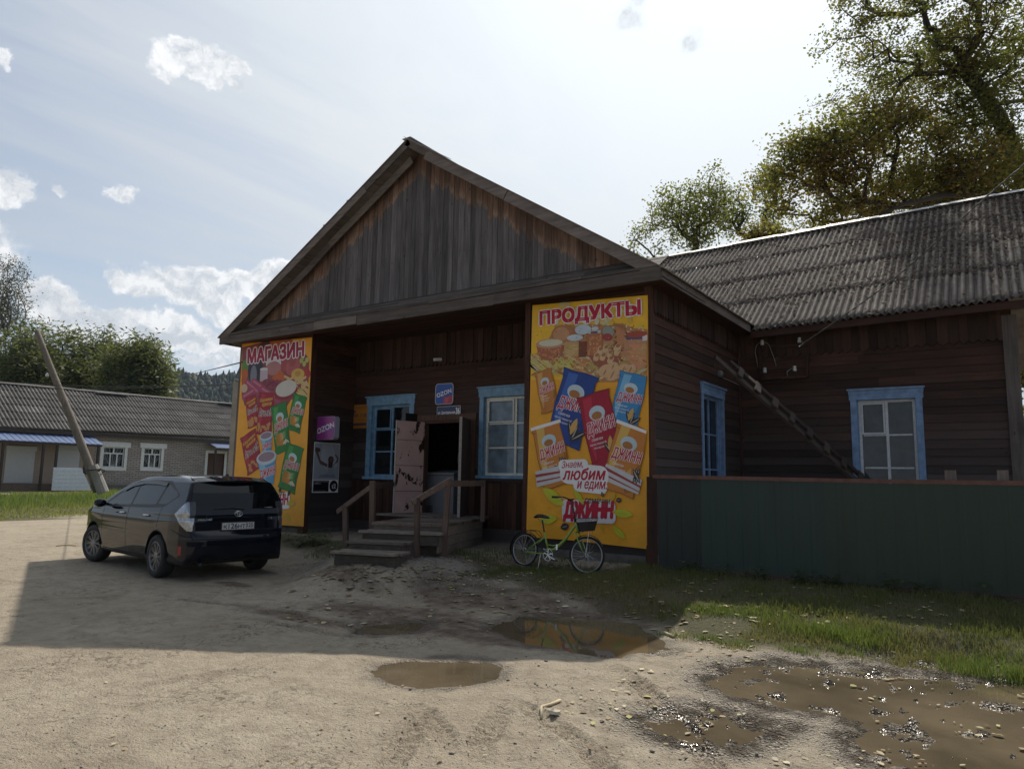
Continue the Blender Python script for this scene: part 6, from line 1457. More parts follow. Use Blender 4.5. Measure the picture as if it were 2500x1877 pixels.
    DLO = {'f': [(3.30, 1.02), (2.20, 1.065), (2.20, 1.415), (2.5, 1.345), (2.90, 1.20)], 'r': [(2.12, 1.07), (1.22, 1.10), (1.13, 1.425), (2.12, 1.43)], 'q': [(1.12, 1.11), (1.05, 1.42), (.62, 1.30), (.55, 1.255), (.80, 1.12)]}
    glass.node_tree.nodes['Principled BSDF'].inputs['Specular IOR Level'].default_value = .38
    buckets = {}
    def put(key, V, F): buckets.setdefault(key, []).append((V, F))
    for pi, (V, F_) in enumerate(parts):
        P4 = V[F_]; c = P4.mean(1); n = np.cross(P4[:, 2]-P4[:, 0], P4[:, 3]-P4[:, 1]); n /= np.linalg.norm(n, axis=1)[:, None]+1e-9
        x, y, z = c.T; ax = np.abs(x); key = np.full(len(c), 'body', dtype=object)
        side = (np.abs(n[:, 0]) > .45) & (ax > .55); rear = (np.abs(n[:, 1]) > .35) & (y < .45)
        # gaps
        hatch = [(-.70, .62), (.70, .62), (.755, .78), (.70, 1.0), (.735, 1.12), (.655, 1.44), (-.655, 1.44), (-.735, 1.12), (-.70, 1.0), (-.755, .78)]
        hd = poly_sdf(x, z, np.array(hatch)); key[rear & (np.abs(hd) < .006) & (z < 1.43)] = 'gap'
        for yy, z0, z1 in ((3.28, .32, 1.02), (2.17, .30, 1.06)):
            key[side & (np.abs(y-yy-.02*np.sin((z-.3)*2)) < .0075) & (z > z0) & (z < z1)] = 'gap'
        yr = 1.28-.32*np.clip((z-.35)/.4, 0, 1)**1.5-.05*np.clip((z-.75)/.35, 0, 1); key[side & (np.abs(y-yr) < .0075) & (z > .75) & (z < 1.07)] = 'gap'
        key[side & (np.abs(z-.30) < .006) & (y > 1.33) & (y < 3.25)] = 'gap'
        # bumper seam
        key[(side | rear) & (np.abs(z-(.66+.25*np.clip(y-.1, 0, .5))) < .005) & (y < .46) & (ax > .70)] = 'gap'
        # windows
        al = inp(y, z, [(3.42, .99), (1.30, 1.045), (.86, 1.07), (.46, 1.255), (1.02, 1.47), (1.7, 1.475), (2.25, 1.45), (2.6, 1.35), (3.0, 1.20)])
        key[side & al & (z > .95)] = 'trim'
        for k, P_ in DLO.items(): key[side & inp(y, z, P_)] = ('win_%s_%s' % (k, 'l' if pi == 0 or False else 'r')) if pi in (0, 1) else 'win_'+k
        if True:
            m_ = side & np.isin(key, ['win_f', 'win_r', 'win_q']); sd = np.where(x < 0, '_l', '_r')
            for k in 'frq': mk = key == 'win_'+k; key[mk & (x < 0)] = 'win_%s_l' % k; key[mk & (x >= 0)] = 'win_%s_r' % k
        key[rear & inp(ax, z, [(-1, 1.02), (.66, 1.04), (.70, 1.12), (.63, 1.435), (-1, 1.435)])] = 'rearglass'
        ws = (n[:, 1] > .25) & (z > 1.05) & (y > 2.5) & (y < 3.62) & (ax < .74-.15*(z-1.05)); key[ws] = 'windscreen'
        tl = (ax > .70-.05*np.clip((z-.8)/.3, 0, 1)) & (y < .52) & (z > .735+.1*np.clip(y, 0, .4)) & (z < 1.17-.0*y) & (y < .06+.30*np.clip(1-np.abs(z-.98)/.24, 0, 1)+.05)
        key[tl & (side | rear)] = 'lamp'
        key[tl & (side | rear) & (ax < .745) & (z > .93)] = 'lampdark'
        rf = (ax > .805) & (ax < .84) & (z > .39) & (z < .52) & (y < .26) & rear; key[rf] = 'refl'
        key[(z < .285) & (key == 'body')] = 'trim'
        # wheel arches
        cut = (ax > .55) & ((np.hypot(y-.93, z-.33) < .375) | (np.hypot(y-3.71, z-.33) < .375)); key[cut] = 'cut'
        lip = (ax > .6) & (key != 'cut') & ((np.hypot(y-.93, z-.33) < .392) | (np.hypot(y-3.71, z-.33) < .392)) & side; key[lip] = 'gap'
        for k in set(key): put(k, V, F_[key == k])
    def tow(V):
        W = np.asarray(V, float).copy(); xy = (R3@W[:, :2].T).T+base; return np.concatenate([xy, W[:, 2:3]+zc], 1)
    def emit(key, name, mat, parent, smooth=True, inset=0.):
        if key not in buckets: return None
        Vs, Fs, o = [], [], 0
        for V, F_ in buckets[key]:
            if not len(F_): continue
            u, inv = np.unique(F_, return_inverse=True); Vs.append(V[u]); Fs.append(inv.reshape(F_.shape)+o); o += len(u)
        if not Vs: return None
        return npmesh(name, tow(np.concatenate(Vs)), np.concatenate(Fs), mat, np.full((sum(len(f) for f in Fs), 3), .5), parent=parent, smooth=smooth)
    rb = tow(np.array([[0, 2.3, 0]]))[0]; car.location = tuple(rb); car['_base'] = tuple(map(float, rb))
    # merge seams between patches so reflections stay smooth
    body = emit('body', 'body', paint, car)
    emit('gap', 'panel_seams', gap, body); emit('trim', 'window_trim', trim, body)
    for k in ('win_f_l', 'win_r_l', 'win_q_l', 'win_f_r', 'win_r_r', 'win_q_r'): emit(k, 'window', glass, car)
    emit('rearglass', 'rear_window', glass, car); emit('windscreen', 'windscreen', glass, car)
    bk = buckets
    for s_ in (-1, 1):
        for key, mat in (('lamp', lampm), ('lampdark', plain('lamp_smoke', (.06, .062, .07), .12, metal=.3, bump=0, var=.3) if s_ == -1 else bpy.data.materials['lamp_smoke']), ('refl', redm)):
            if key not in bk: continue
            sub = []
            for V, F_ in bk[key]:
                if len(F_): sub.append((V, F_[(V[F_].mean(1)[:, 0]*s_) > 0]))
            bk['tmp'] = sub
            if key == 'lamp': tl_o = emit('tmp', 'tail_light', mat, car)
            elif key == 'lampdark': emit('tmp', 'lamp_segment', mat, tl_o)
            else: emit('tmp', 'reflector', mat, car)
    T = lambda p: tuple(tow(np.array([p]))[0])
    D = lambda v: tuple(np.array(T(v))-np.array(T((0, 0, 0))))
    # underbody and wheel wells
    m = MB().color((.2, .2, .2))
    for y0, y1, z0 in ((.3, .58, .30), (1.30, 3.34, .24), (4.08, 4.4, .28)):
        m.hexa([T(p) for p in [(-.62, y0, z0), (.62, y0, z0), (.62, y1, z0), (-.62, y1, z0), (-.62, y0, .7), (.62, y0, .7), (.62, y1, .7), (-.62, y1, .7)]])
    for yc in (.93, 3.71):
        n = 20
        for s_ in (-1, 1):
            ring = [(yc+.377*math.cos(math.pi*k/n), .33+.377*math.sin(math.pi*k/n)-.0) for k in range(n+1)]
            for k in range(n):
                a, b = ring[k], ring[k+1]; m.face([T((s_*.88, a[0], a[1])), T((s_*.88, b[0], b[1])), T((s_*.50, b[0], b[1])), T((s_*.50, a[0], a[1]))])
            m.face([T((s_*.50, y, z)) for y, z in ring]+[T((s_*.50, yc-.377, .2)), T((s_*.50, yc+.377, .2))])
    m.build('underbody', gap, car)
    m = MB().color((.5, .5, .5)); m.tube([T((-.55, .35, .27)), T((-.55, .10, .26)), T((-.55, .04, .235))], .03, 10); m.tube([T((-.2, .30, .33)), T((.45, .30, .33))], .06, 10); m.build('exhaust', trim, car, smooth=True)
    # wheels
    tyre = plain('tyre_rubber', (.028, .026, .025), .85, var=.3, bump=.3, bscale=60); rim = plain('alloy_rim', (.20, .20, .20), .35, metal=.6, bump=0, var=.25); rimd = plain('rim_shadow', (.02, .02, .02), .6, bump=0)
    for (s_, yc, steer) in ((-1, .93, 0), (1, .93, 0), (-1, 3.71, 14), (1, 3.71, 14)):
        c = np.array([s_*.775, yc, .325]); ca, sa = math.cos(rad(steer)), math.sin(rad(steer))
        axv = np.array([s_*ca, s_*sa, 0]); Wc = Vector(T(c)); axw = Vector(D(axv)).normalized()
        w = bpy.data.objects.new('wheel', None); COL.objects.link(w); w.parent = car; w['_base'] = car['_base']
        m = MB().color((.5, .5, .5)); m.lathe(Wc, axw, [(-.105, .215), (-.112, .26), (-.10, .305), (-.07, .324), (0, .327), (.07, .324), (.10, .305), (.112, .26), (.100, .222), (.085, .218)], 48); m.build('tyre', tyre, w, smooth=True)
        m = MB().color((.5, .5, .5)); m.lathe(Wc, axw, [(-.10, .205), (.088, .220), (.100, .222), (.102, .214), (.085, .206), (.045, .200), (.035, .0)], 48); o = m.build('rim', rim, w, smooth=False)
        m = MB().color((.1, .1, .1)); m.lathe(Wc, axw, [(.0365, .198), (.0366, .0)], 40); m.build('brake_well', rimd, w)
        m = MB().color((.5, .5, .5)); up = axw.orthogonal().normalized(); sd = axw.cross(up)
        for k in range(20):
            a = 2*math.pi*k/20+(.06 if k % 2 else -.06); dr = up*math.cos(a)+sd*math.sin(a); m.beam(Wc+dr*.05+axw*.072, Wc+dr*.207+axw*.078, .013, .02, tuple(axw))
        m.lathe(Wc, axw, [(.05, .06), (.085, .055), (.09, .03), (.09, 0)], 20); m.build('spokes', rim, w)
    # rear details
    def bx(name, mat, x0, x1, y0, y1, z0, z1, par=car, bev=.004):
        m = MB().color((.5, .5, .5)); m.hexa([T(p) for p in [(x0, y0, z0), (x1, y0, z0), (x1, y1, z0), (x0, y1, z0), (x0, y0, z1), (x1, y0, z1), (x1, y1, z1), (x0, y1, z1)]]); return m.build(name, mat, par, bevel=bev)
    def ysurf(x, z):
        lo, hi = -.1, 1.0
        for _ in range(30):
            mid = (lo+hi)/2
            if sdf(np.array([[x, mid, z]]))[0] < 0: hi = mid
            else: lo = mid
        return (lo+hi)/2
    # frame facing backwards: along = car's left to right seen from behind (x: -.. to +..), outward = -y
    ux = Vector(D((1, 0, 0))); nb = Vector(D((0, -1, 0)))
    def FB(x, z, d=.004): q = T((0, ysurf(x, z)-d, 0)); return ((q[0], q[1]), (ux.x, ux.y), (nb.x, nb.y))
    Fp = FB(0, .80, .012); lp = MB().color((.03, .03, .03)); lp.fbox(Fp, -.275, .275, -.02, .006, .735, .865)
    pr = Print(lp, Fp, 0, base=.0065); INK = (.01, .01, .012); PW = (.55, .55, .55)
    pr.rect(-.265, .742, .265, .858, INK); pr.rect(-.258, .749, .128, .851, PW); pr.rect(.136, .749, .258, .851, PW)
    pr.text('К', -.205, .792, .055, .062, INK, 0, 0, .03); pr.text('126', -.085, .80, .145, .078, INK, 0, 0, .03); pr.text('НТ', .055, .792, .115, .062, INK, 0, 0, .03); pr.text('125', .190, .808, .095, .062, INK, 0, 0, .03); pr.text('RUS', .180, .759, .04, .013, INK); pr.rect(.21, .755, .245, .765, (.3, .08, .1)); pr.ell(-.25, .80, .004, .004, INK); pr.ell(.25, .80, .004, .004, INK)
    lp.build('number_plate', M_SIGN, car)
    bx('plate_garnish', paint, -.42, .42, ysurf(0, .95)-.022, ysurf(0, .95)+.03, .885, .935)
    m = MB().color((.5, .5, .5))
    def ering(rx, rz, cx, cz, r=.0045):
        y = ysurf(0, .975)-.010; m.tube([T((cx+rx*math.cos(2*math.pi*k/28), y, cz+rz*math.sin(2*math.pi*k/28))) for k in range(29)], r, 6)
    ering(.062, .042, 0, .985, .006); ering(.020, .040, 0, .985, .0045); ering(.042, .016, 0, .998, .0045); m.build('badge', chrome, car, smooth=True)
    m = MB().color((.5, .5, .5)); Fb = FB(.5, .95, .006); pr = Print(m, Fb, 0, base=.003); CH = (.5, .5, .5); pr.text('PRIUS', -.545, .905, .17, .022, CH, 0, 0, .02); pr.text('α', -.435, .908, .05, .028, CH, 0, 0, .03); pr.text('S', .555, .905, .025, .026, CH); pr.text('HYBRID', .50, 1.075, .13, .014, CH, 0, 0, .02); m.build('lettering', M_SIGN, car)
    # spoiler over the rear glass, wiper, aerial, mirror, handles, visors
    m = MB().color((.5, .5, .5)); n = 12; vs = []
    for k in range(n+1):
        x = -.60+1.2*k/n; e = abs(x)/.60; yb = .205+.10*e**2; zt = 1.527-.035*e**2
        vs += [T((x, .48, zt+.030)), T((x, yb, zt-.035)), T((x, yb+.02, zt-.065)), T((x, .42, zt-.03))]
    fs = []
    for k in range(n):
        for j in range(4): fs.append((4*k+j, 4*k+(j+1) % 4, 4*k+4+(j+1) % 4, 4*k+4+j))
    fs += [(0, 1, 2, 3), (4*n+3, 4*n+2, 4*n+1, 4*n)]; m.mesh(vs, fs); m.build('spoiler', paint, car, bevel=.008)
    m = MB().color((.3, .3, .3)); y = ysurf(.2, 1.06)-.015; m.tube([T((.10, y, 1.05)), T((-.10, y+.0, 1.075)), T((-.38, ysurf(-.38, 1.07)-.012, 1.06))], .008, 6); m.build('wiper', trim, car)
    m = MB().color((.3, .3, .3)); m.lathe(T((.04, .62, 1.555)), (0, 0, 1), [(0, .03), (.03, .022), (.045, .0)], 12); m.build('aerial', trim, car, smooth=True)
    for s_ in (-1, 1):
        m = MB().color((.5, .5, .5)); c = np.array([s_*.985, 3.13, 1.06]); vs, fs = [], []
        for i in range(7):
            ph = math.pi*i/6
            for k in range(12): a = 2*math.pi*k/12; vs.append(T((c[0]+.105*math.sin(ph)*math.cos(a), c[1]+.075*math.sin(ph)*math.sin(a)*1.1, c[2]+.075*math.cos(ph))))
        for i in range(6):
            for k in range(12): fs.append((i*12+k, i*12+(k+1) % 12, (i+1)*12+(k+1) % 12, (i+1)*12+k))
        m.mesh(vs, fs); m.beam(T((s_*.84, 3.14, 1.03)), T((s_*.92, 3.14, 1.05)), .05, .04); m.build('mirror', paint, car, smooth=True)
    xs = lambda y, z: [q for q in [(.40+.001*k) for k in range(550)] if sdf(np.array([[q, y, z]]))[0] < 0][-1]
    for s_ in (-1, 1):
        for yh in (2.42, 1.40):
            xq = xs(yh, .925)+.004; m = MB().color((.5, .5, .5)); m.tube([T((s_*(xq), yh-.10, .925)), T((s_*(xq+.028), yh-.07, .928)), T((s_*(xq+.03), yh+.06, .928)), T((s_*xq, yh+.10, .925))], [.010, .013, .013, .010], 8); m.build('door_handle', chrome, car, smooth=True)
    # window visors
    m = MB().color((.1, .1, .1))
    vp = [(2.72, 1.32), (2.42, 1.41), (2.0, 1.46), (1.5, 1.463), (1.10, 1.44)]
    vv = [T((-(xs(y, z)+.014), y, z)) for y, z in vp]; v2 = [T((-(xs(y, z-.055)+.02), y, z-.055)) for y, z in vp]
    m.mesh(vv+v2, [(i, i+1, 5+i+1, 5+i) for i in range(4)]); m.build('window_visor', glass, car)
build_car()
# ================================================================ the bicycle
def build_bike():
    c6 = lambda x, y: (1200+x/3.955, 1000+y/3.955)
    Yr, Yf_ = 9.80, 9.72
    lean = .10
    Rr = Vector(atY(*c6(320, 1370), Yr)); Fr = Vector(atY(*c6(920, 1383), Yf_)); Rr.z = (Rr.z+Fr.z)/2-.0; zc = Rr.z
    rad_w = (atY(*c6(320, 1208), Yr)[2]-atY(*c6(320, 1534), Yr)[2])/2
    d = (Fr-Rr); d.z = 0; L = d.length; u = d.normalized(); n = Vector((u.y, -u.x, 0)); up = Vector((0, 0, 1))
    upl = (up-n*lean).normalized() if False else (up-n*(-lean)*-1).normalized()
    base = (Rr+Fr)/2; base.z = zc-rad_w-.02
    bk = thing('bicycle', tuple(base), 'lime green folding bicycle with a front basket leaning beside the right banner', 'bicycle')
    s = rad_w/.27        # scale against a real 20 inch wheel
    Q = lambda a, h, o=0.: Rr+u*(a)+upl*(h)+n*o     # a along, h above axle
    green = plain('lime_frame_paint', (.22, .34, .05), .3, var=.08, bump=0, coat=.4); blk = plain('bike_black', (.014, .013, .013), .5, bump=0, var=.1); rub = plain('bike_tyre', (.016, .015, .015), .85, var=.2, bump=.2); alu = plain('bike_alloy', (.40, .40, .40), .3, metal=.8, bump=0, var=.1); chr_ = plain('bike_chrome', (.5, .5, .5), .2, metal=.9, bump=0, var=.05)
    px = lambda x, y: (lambda p: ((p-Rr).dot(u), (p-Rr).dot(upl)))(Vector(atY(*c6(x, y), (Yr+Yf_)/2)))
    def T_(pts, r, mat, name, par=bk, k=8, o=0.):
        m = MB().color((.5, .5, .5)); m.tube([Q(*px(*p[:2]), (p[2] if len(p) > 2 else o)) for p in pts], r, k); return m.build(name, mat, par, smooth=True)
    def wheel(c, axis, R_, name='wheel'):
        w = bpy.data.objects.new(name, None); COL.objects.link(w); w.parent = bk; w['_base'] = bk['_base']
        a = axis.orthogonal().normalized(); b = axis.cross(a)
        ring = lambda r, off=0.: [c+(a*math.cos(2*math.pi*k/48)+b*math.sin(2*math.pi*k/48))*r+axis*off for k in range(49)]
        m = MB().color((.5, .5, .5)); m.tube(ring(R_-.014), .016, 8, caps=False); m.build('tyre', rub, w, smooth=True)
        m = MB().color((.5, .5, .5)); m.tube(ring(R_-.038), .009, 6, caps=False); m.build('rim', alu, w, smooth=True)
        m = MB().color((.5, .5, .5)); m.lathe(c-axis*.035, axis, [(0, .018), (.012, .018), (.015, .010), (.055, .010), (.058, .018), (.07, .018)], 10)
        for k in range(28):
            t = 2*math.pi*k/28; sg = 1 if k % 2 else -1; t2 = t+.45*(1 if k % 4 < 2 else -1); m.tube([c+(a*math.cos(t2)+b*math.sin(t2))*.016+axis*.028*sg, c+(a*math.cos(t)+b*math.sin(t))*(R_-.040)], .0016, 4)
        m.build('spokes', chr_, w); return w
    ax_r = (n+upl*0).normalized(); ax_r = (n-up*n.dot(up)).normalized()
    axr = u.cross(upl).normalized(); wheel(Rr, axr, rad_w)
    Fh = Q(L, px(920, 1383)[1]*0); axf = (axr+u*.22).normalized(); wheel(Fh, axf, rad_w*1.06)
    r1 = .0125
    # step-through frame
    fr = T_([(548, 1345), (600, 1350), (650, 1310), (720, 1240), (790, 1130)], [.018, .021, .022, .022, .020], green, 'frame', k=10)
    for nm, grp in (('seat_tube', [([(493, 1180), (540, 1345)], .015), ([(540, 1345), (555, 1395)], .016), ([(540, 1302), (590, 1312), (640, 1300)], .009)]), ('head_tube', [([(760, 1180), (815, 1100)], .019), ([(805, 1085), (835, 1185)], .017)])):
        m = MB().color((.5, .5, .5))
        for pts, r in grp: m.tube([Q(*px(*p)) for p in pts], r, 8)
        if nm == 'seat_tube':
            for o in (-.045, .045): m.tube([Q(*px(320, 1370), o), Q(*px(500, 1228), o*.5)], .008, 6); m.tube([Q(*px(320, 1370), o), Q(*px(545, 1392), o*.6)], .009, 6)
        m.build(nm, green, fr, smooth=True)
    m = MB().color((.5, .5, .5))
    for o in (-.05, .05): m.tube([Q(*px(820, 1180), o), Q(*px(860, 1270), o), Q(*px(915, 1380), o)], [.011, .010, .008], 8)
    m.tube([Q(*px(820, 1180), -.05), Q(*px(820, 1180), .05)], .012, 8); m.build('fork', green, bk, smooth=True)
    m = MB().color((.5, .5, .5)); m.mesh([Q(*px(*p), .026) for p in [(628, 1300), (645, 1300), (645, 1350), (628, 1350)]]+[Q(*px(*p), -.026) for p in [(628, 1300), (645, 1300), (645, 1350), (628, 1350)]], [(0, 1, 2, 3), (7, 6, 5, 4), (0, 4, 5, 1), (1, 5, 6, 2), (2, 6, 7, 3), (3, 7, 4, 0)]); m.build('frame_hinge', chr_, bk)
    T_([(493, 1180), (485, 1140), (465, 1060)], .0115, blk, 'seat_post')
    # saddle: wide at the back
    m = MB().color((.5, .5, .5)); prof = [(405, 1030, .075, .018), (425, 1018, .085, .028), (455, 1020, .075, .030), (490, 1026, .042, .026), (520, 1034, .024, .020), (536, 1040, .012, .010)]; vs = []; N = 12
    for x, y, w, h in prof:
        a, z = px(x, y)
        for k in range(N): t = 2*math.pi*k/N; vs.append(Q(a, z+h*math.sin(t)-.004, w*math.cos(t)))
    fs = [(i*N+k, i*N+(k+1) % N, (i+1)*N+(k+1) % N, (i+1)*N+k) for i in range(len(prof)-1) for k in range(N)]+[tuple(range(N-1, -1, -1)), tuple((len(prof)-1)*N+k for k in range(N))]
    m.mesh(vs, fs); m.build('saddle', blk, bk, smooth=True)
    T_([(425, 1050), (440, 1068), (470, 1066), (500, 1045)], .006, chr_, 'saddle_springs')
    # stem and bars (turned a little)
    T_([(800, 1085), (785, 1000), (765, 930), (745, 868)], [.016, .013, .012, .012], blk, 'stem')
    hb = Q(*px(745, 868)); ba = (axf*1.0-u*.12).normalized(); m = MB().color((.5, .5, .5))
    m.tube([hb+ba*.25-u*.13+up*.02, hb+ba*.17-u*.04+up*.03, hb+ba*.05+up*.005, hb, hb-ba*.05+up*.005, hb-ba*.17-u*.04+up*.03, hb-ba*.25-u*.13+up*.02], .010, 8); hbo = m.build('handlebar', blk, bk, smooth=True)
    for sgn in (1, -1):
        m = MB().color((.5, .5, .5)); m.tube([hb+ba*.225*sgn-u*.10+up*.022, hb+ba*.27*sgn-u*.20+up*.018], .016, 8); m.build('grip', blk, hbo, smooth=True)
        m = MB().color((.5, .5, .5)); m.tube([hb+ba*.20*sgn-u*.06+up*.03, hb+ba*.215*sgn-u*.02-up*.0, hb+ba*.25*sgn-u*.09-up*.015], .005, 5); m.build('brake_lever', chr_, hbo)
    # cranks, chainring
    m = MB().color((.5, .5, .5)); cc = px(562, 1398); cR = (px(610, 1398)[0]-cc[0])
    ce = Q(*cc, .05); m.tube([ce+(u*math.cos(2*math.pi*k/30)+upl*math.sin(2*math.pi*k/30))*cR for k in range(31)], .006, 5, caps=False)
    for k in range(5): a = 2*math.pi*k/5+.3; m.beam(ce, ce+(u*math.cos(a)+upl*math.sin(a))*cR, .012, .004, tuple(axr))
    m.lathe(ce-axr*.01, axr, [(0, .02), (.02, .02), (.022, 0)], 12); cro = m.build('chainring', chr_, bk)
    m = MB().color((.5, .5, .5)); q0, q1 = Q(*cc, .065), Q(*px(655, 1452), .07); m.beam(q0, q1, .016, .012, tuple(axr)); q2 = Q(*cc, -.065); m.beam(q2, q2-(q1-q0), .016, .012, tuple(axr)); m.build('crank_arm', chr_, cro)
    for q, o in ((q1, axr), (q2-(q1-q0), -axr)): m = MB().color((.5, .5, .5)); m.beam(q+o*.01, q+o*.09, .07, .02, tuple(upl)); m.build('pedal', blk, cro)
    m = MB().color((.5, .5, .5)); m.tube([Q(*px(320, 1348), .05), Q(*px(560, 1350), .05)], .004, 4); m.tube([Q(*px(320, 1392), .05), Q(*px(560, 1446), .05)], .004, 4); m.lathe(Q(0, 0, .04), axr, [(0, .035), (.008, .035)], 16); m.build('chain', blk, bk)
    # mudguards and rear carrier
    def guard(c, R_, a0, a1, name):
        m = MB().color((.5, .5, .5)); vs = []; N = 22
        for k in range(N+1):
            t = rad(a0+(a1-a0)*k/N); p = c+(u*math.cos(t)+upl*math.sin(t))*R_; vs += [p-axr*.024, p+axr*.024, p*1+(u*math.cos(t)+upl*math.sin(t))*.006]
        m.mesh(vs, [(3*k, 3*k+3, 3*k+5, 3*k+2) for k in range(N)]+[(3*k+2, 3*k+5, 3*k+4, 3*k+1) for k in range(N)]); m.build(name, blk, bk, smooth=True)
    guard(Rr, rad_w+.022, 25, 200, 'mudguard'); guard(Fh, rad_w*1.06+.022, 30, 150, 'mudguard')
    m = MB().color((.5, .5, .5))
    for o in (-.055, .055): m.tube([Q(*px(478, 1235), o*.4), Q(*px(420, 1168), o), Q(*px(330, 1160), o), Q(*px(300, 1166), o)], .005, 5); m.tube([Q(*px(340, 1160), o), Q(0, 0, o)], .004, 5)
    for x in (300, 345, 390): m.tube([Q(*px(x, 1162), -.055), Q(*px(x, 1162), .055)], .004, 5)
    m.build('rear_carrier', blk, bk)
    m = MB().color((.5, .5, .5)); m.lathe(Q(*px(290, 1150), 0), -u, [(-.02, .024), (.01, .024), (.014, 0)], 12); m.build('rear_reflector', plain('reflector_dark_red', (.10, .01, .01), .3, bump=0), bk)
    # basket: tapered wire mesh
    B = {k: px(*v) for k, v in dict(tl=(835, 1050), tr=(995, 1040), br=(975, 1165), bl=(870, 1172)).items()}
    m = MB().color((.5, .5, .5)); wt, wb = .15, .11; nz = 7
    def ringp(f):
        l = (B['bl'][0]*(1-f)+B['tl'][0]*f, B['bl'][1]*(1-f)+B['tl'][1]*f); r = (B['br'][0]*(1-f)+B['tr'][0]*f, B['br'][1]*(1-f)+B['tr'][1]*f); w = wb+(wt-wb)*f
        pts = []
        for k in range(28):
            t = 2*math.pi*k/28; cx_, cy_ = math.cos(t), math.sin(t); e = lambda v: math.copysign(abs(v)**.45, v); pts.append(Q((l[0]+r[0])/2+(r[0]-l[0])/2*e(cx_), (l[1]+r[1])/2+(r[1]-l[1])/2*e(cx_), w*e(cy_)))
        return pts
    R_ = [ringp(i/nz) for i in range(nz+1)]
    for i, rr in enumerate(R_): m.tube(rr+[rr[0]], .0055 if i in (0, nz) else .0022, 4, caps=False)
    for k in range(28): m.tube([R_[i][k] for i in range(nz+1)], .0022, 4, caps=False)
    b_ = R_[0]
    for k in range(1, 14): m.tube([b_[k], b_[28-k]], .002, 4)
    bo = m.build('basket', blk, bk)
    # dark woven liner seen through the wires
    m = MB().color((.5, .5, .5)); i0 = [p*.985+((R_[0][0]+R_[0][14])/2)*.015 for p in R_[0]]; i1 = [p*.985+((R_[5][0]+R_[5][14])/2)*.015 for p in R_[5]]
    m.mesh(i0+i1, [(k, (k+1) % 28, 28+(k+1) % 28, 28+k) for k in range(28)]+[tuple(range(27, -1, -1))]); m.build('liner', plain('basket_liner', (.045, .035, .028), .8), bo)
    m = MB().color((.5, .5, .5)); m.tube([Q(*px(850, 1190), -.04), Q(*px(880, 1172), -.05)], .005, 5); m.tube([Q(*px(850, 1190), .04), Q(*px(880, 1172), .05)], .005, 5); m.tube([Q(*px(960, 1170), -.05), Fh-axf*.05], .003, 4); m.tube([Q(*px(960, 1170), .05), Fh+axf*.05], .003, 4); m.build('basket_stay', chr_, bk)
    m = MB().color((.5, .5, .5)); m.tube([hb+up*.0, hb+u*.06-up*.06, Q(*px(850, 1050)), Q(*px(835, 1190))], .003, 4); m.tube([hb-ba*.2, hb+u*.05-up*.02-ba*.08, Q(*px(815, 1000)), Q(*px(800, 1130)), Q(*px(700, 1270))], .003, 4); m.build('brake_cable', blk, bk)
    # kickstand
    m = MB().color((.5, .5, .5)); m.tube([Q(*px(480, 1390), .03), Q(*px(500, 1530), .13)], .007, 6); m.build('kickstand', chr_, bk)
    # orange wheel reflector
    m = MB().color((.5, .5, .5)); a, b = Fh+(u*.08-upl*.16), Fh+(u*.16-upl*.11); m.beam(a+axf*.01, b+axf*.01, .006, .022, tuple(axf)); m.build('wheel_reflector', plain('orange_reflector', (.45, .12, .04), .4, bump=0), bk)
build_bike()
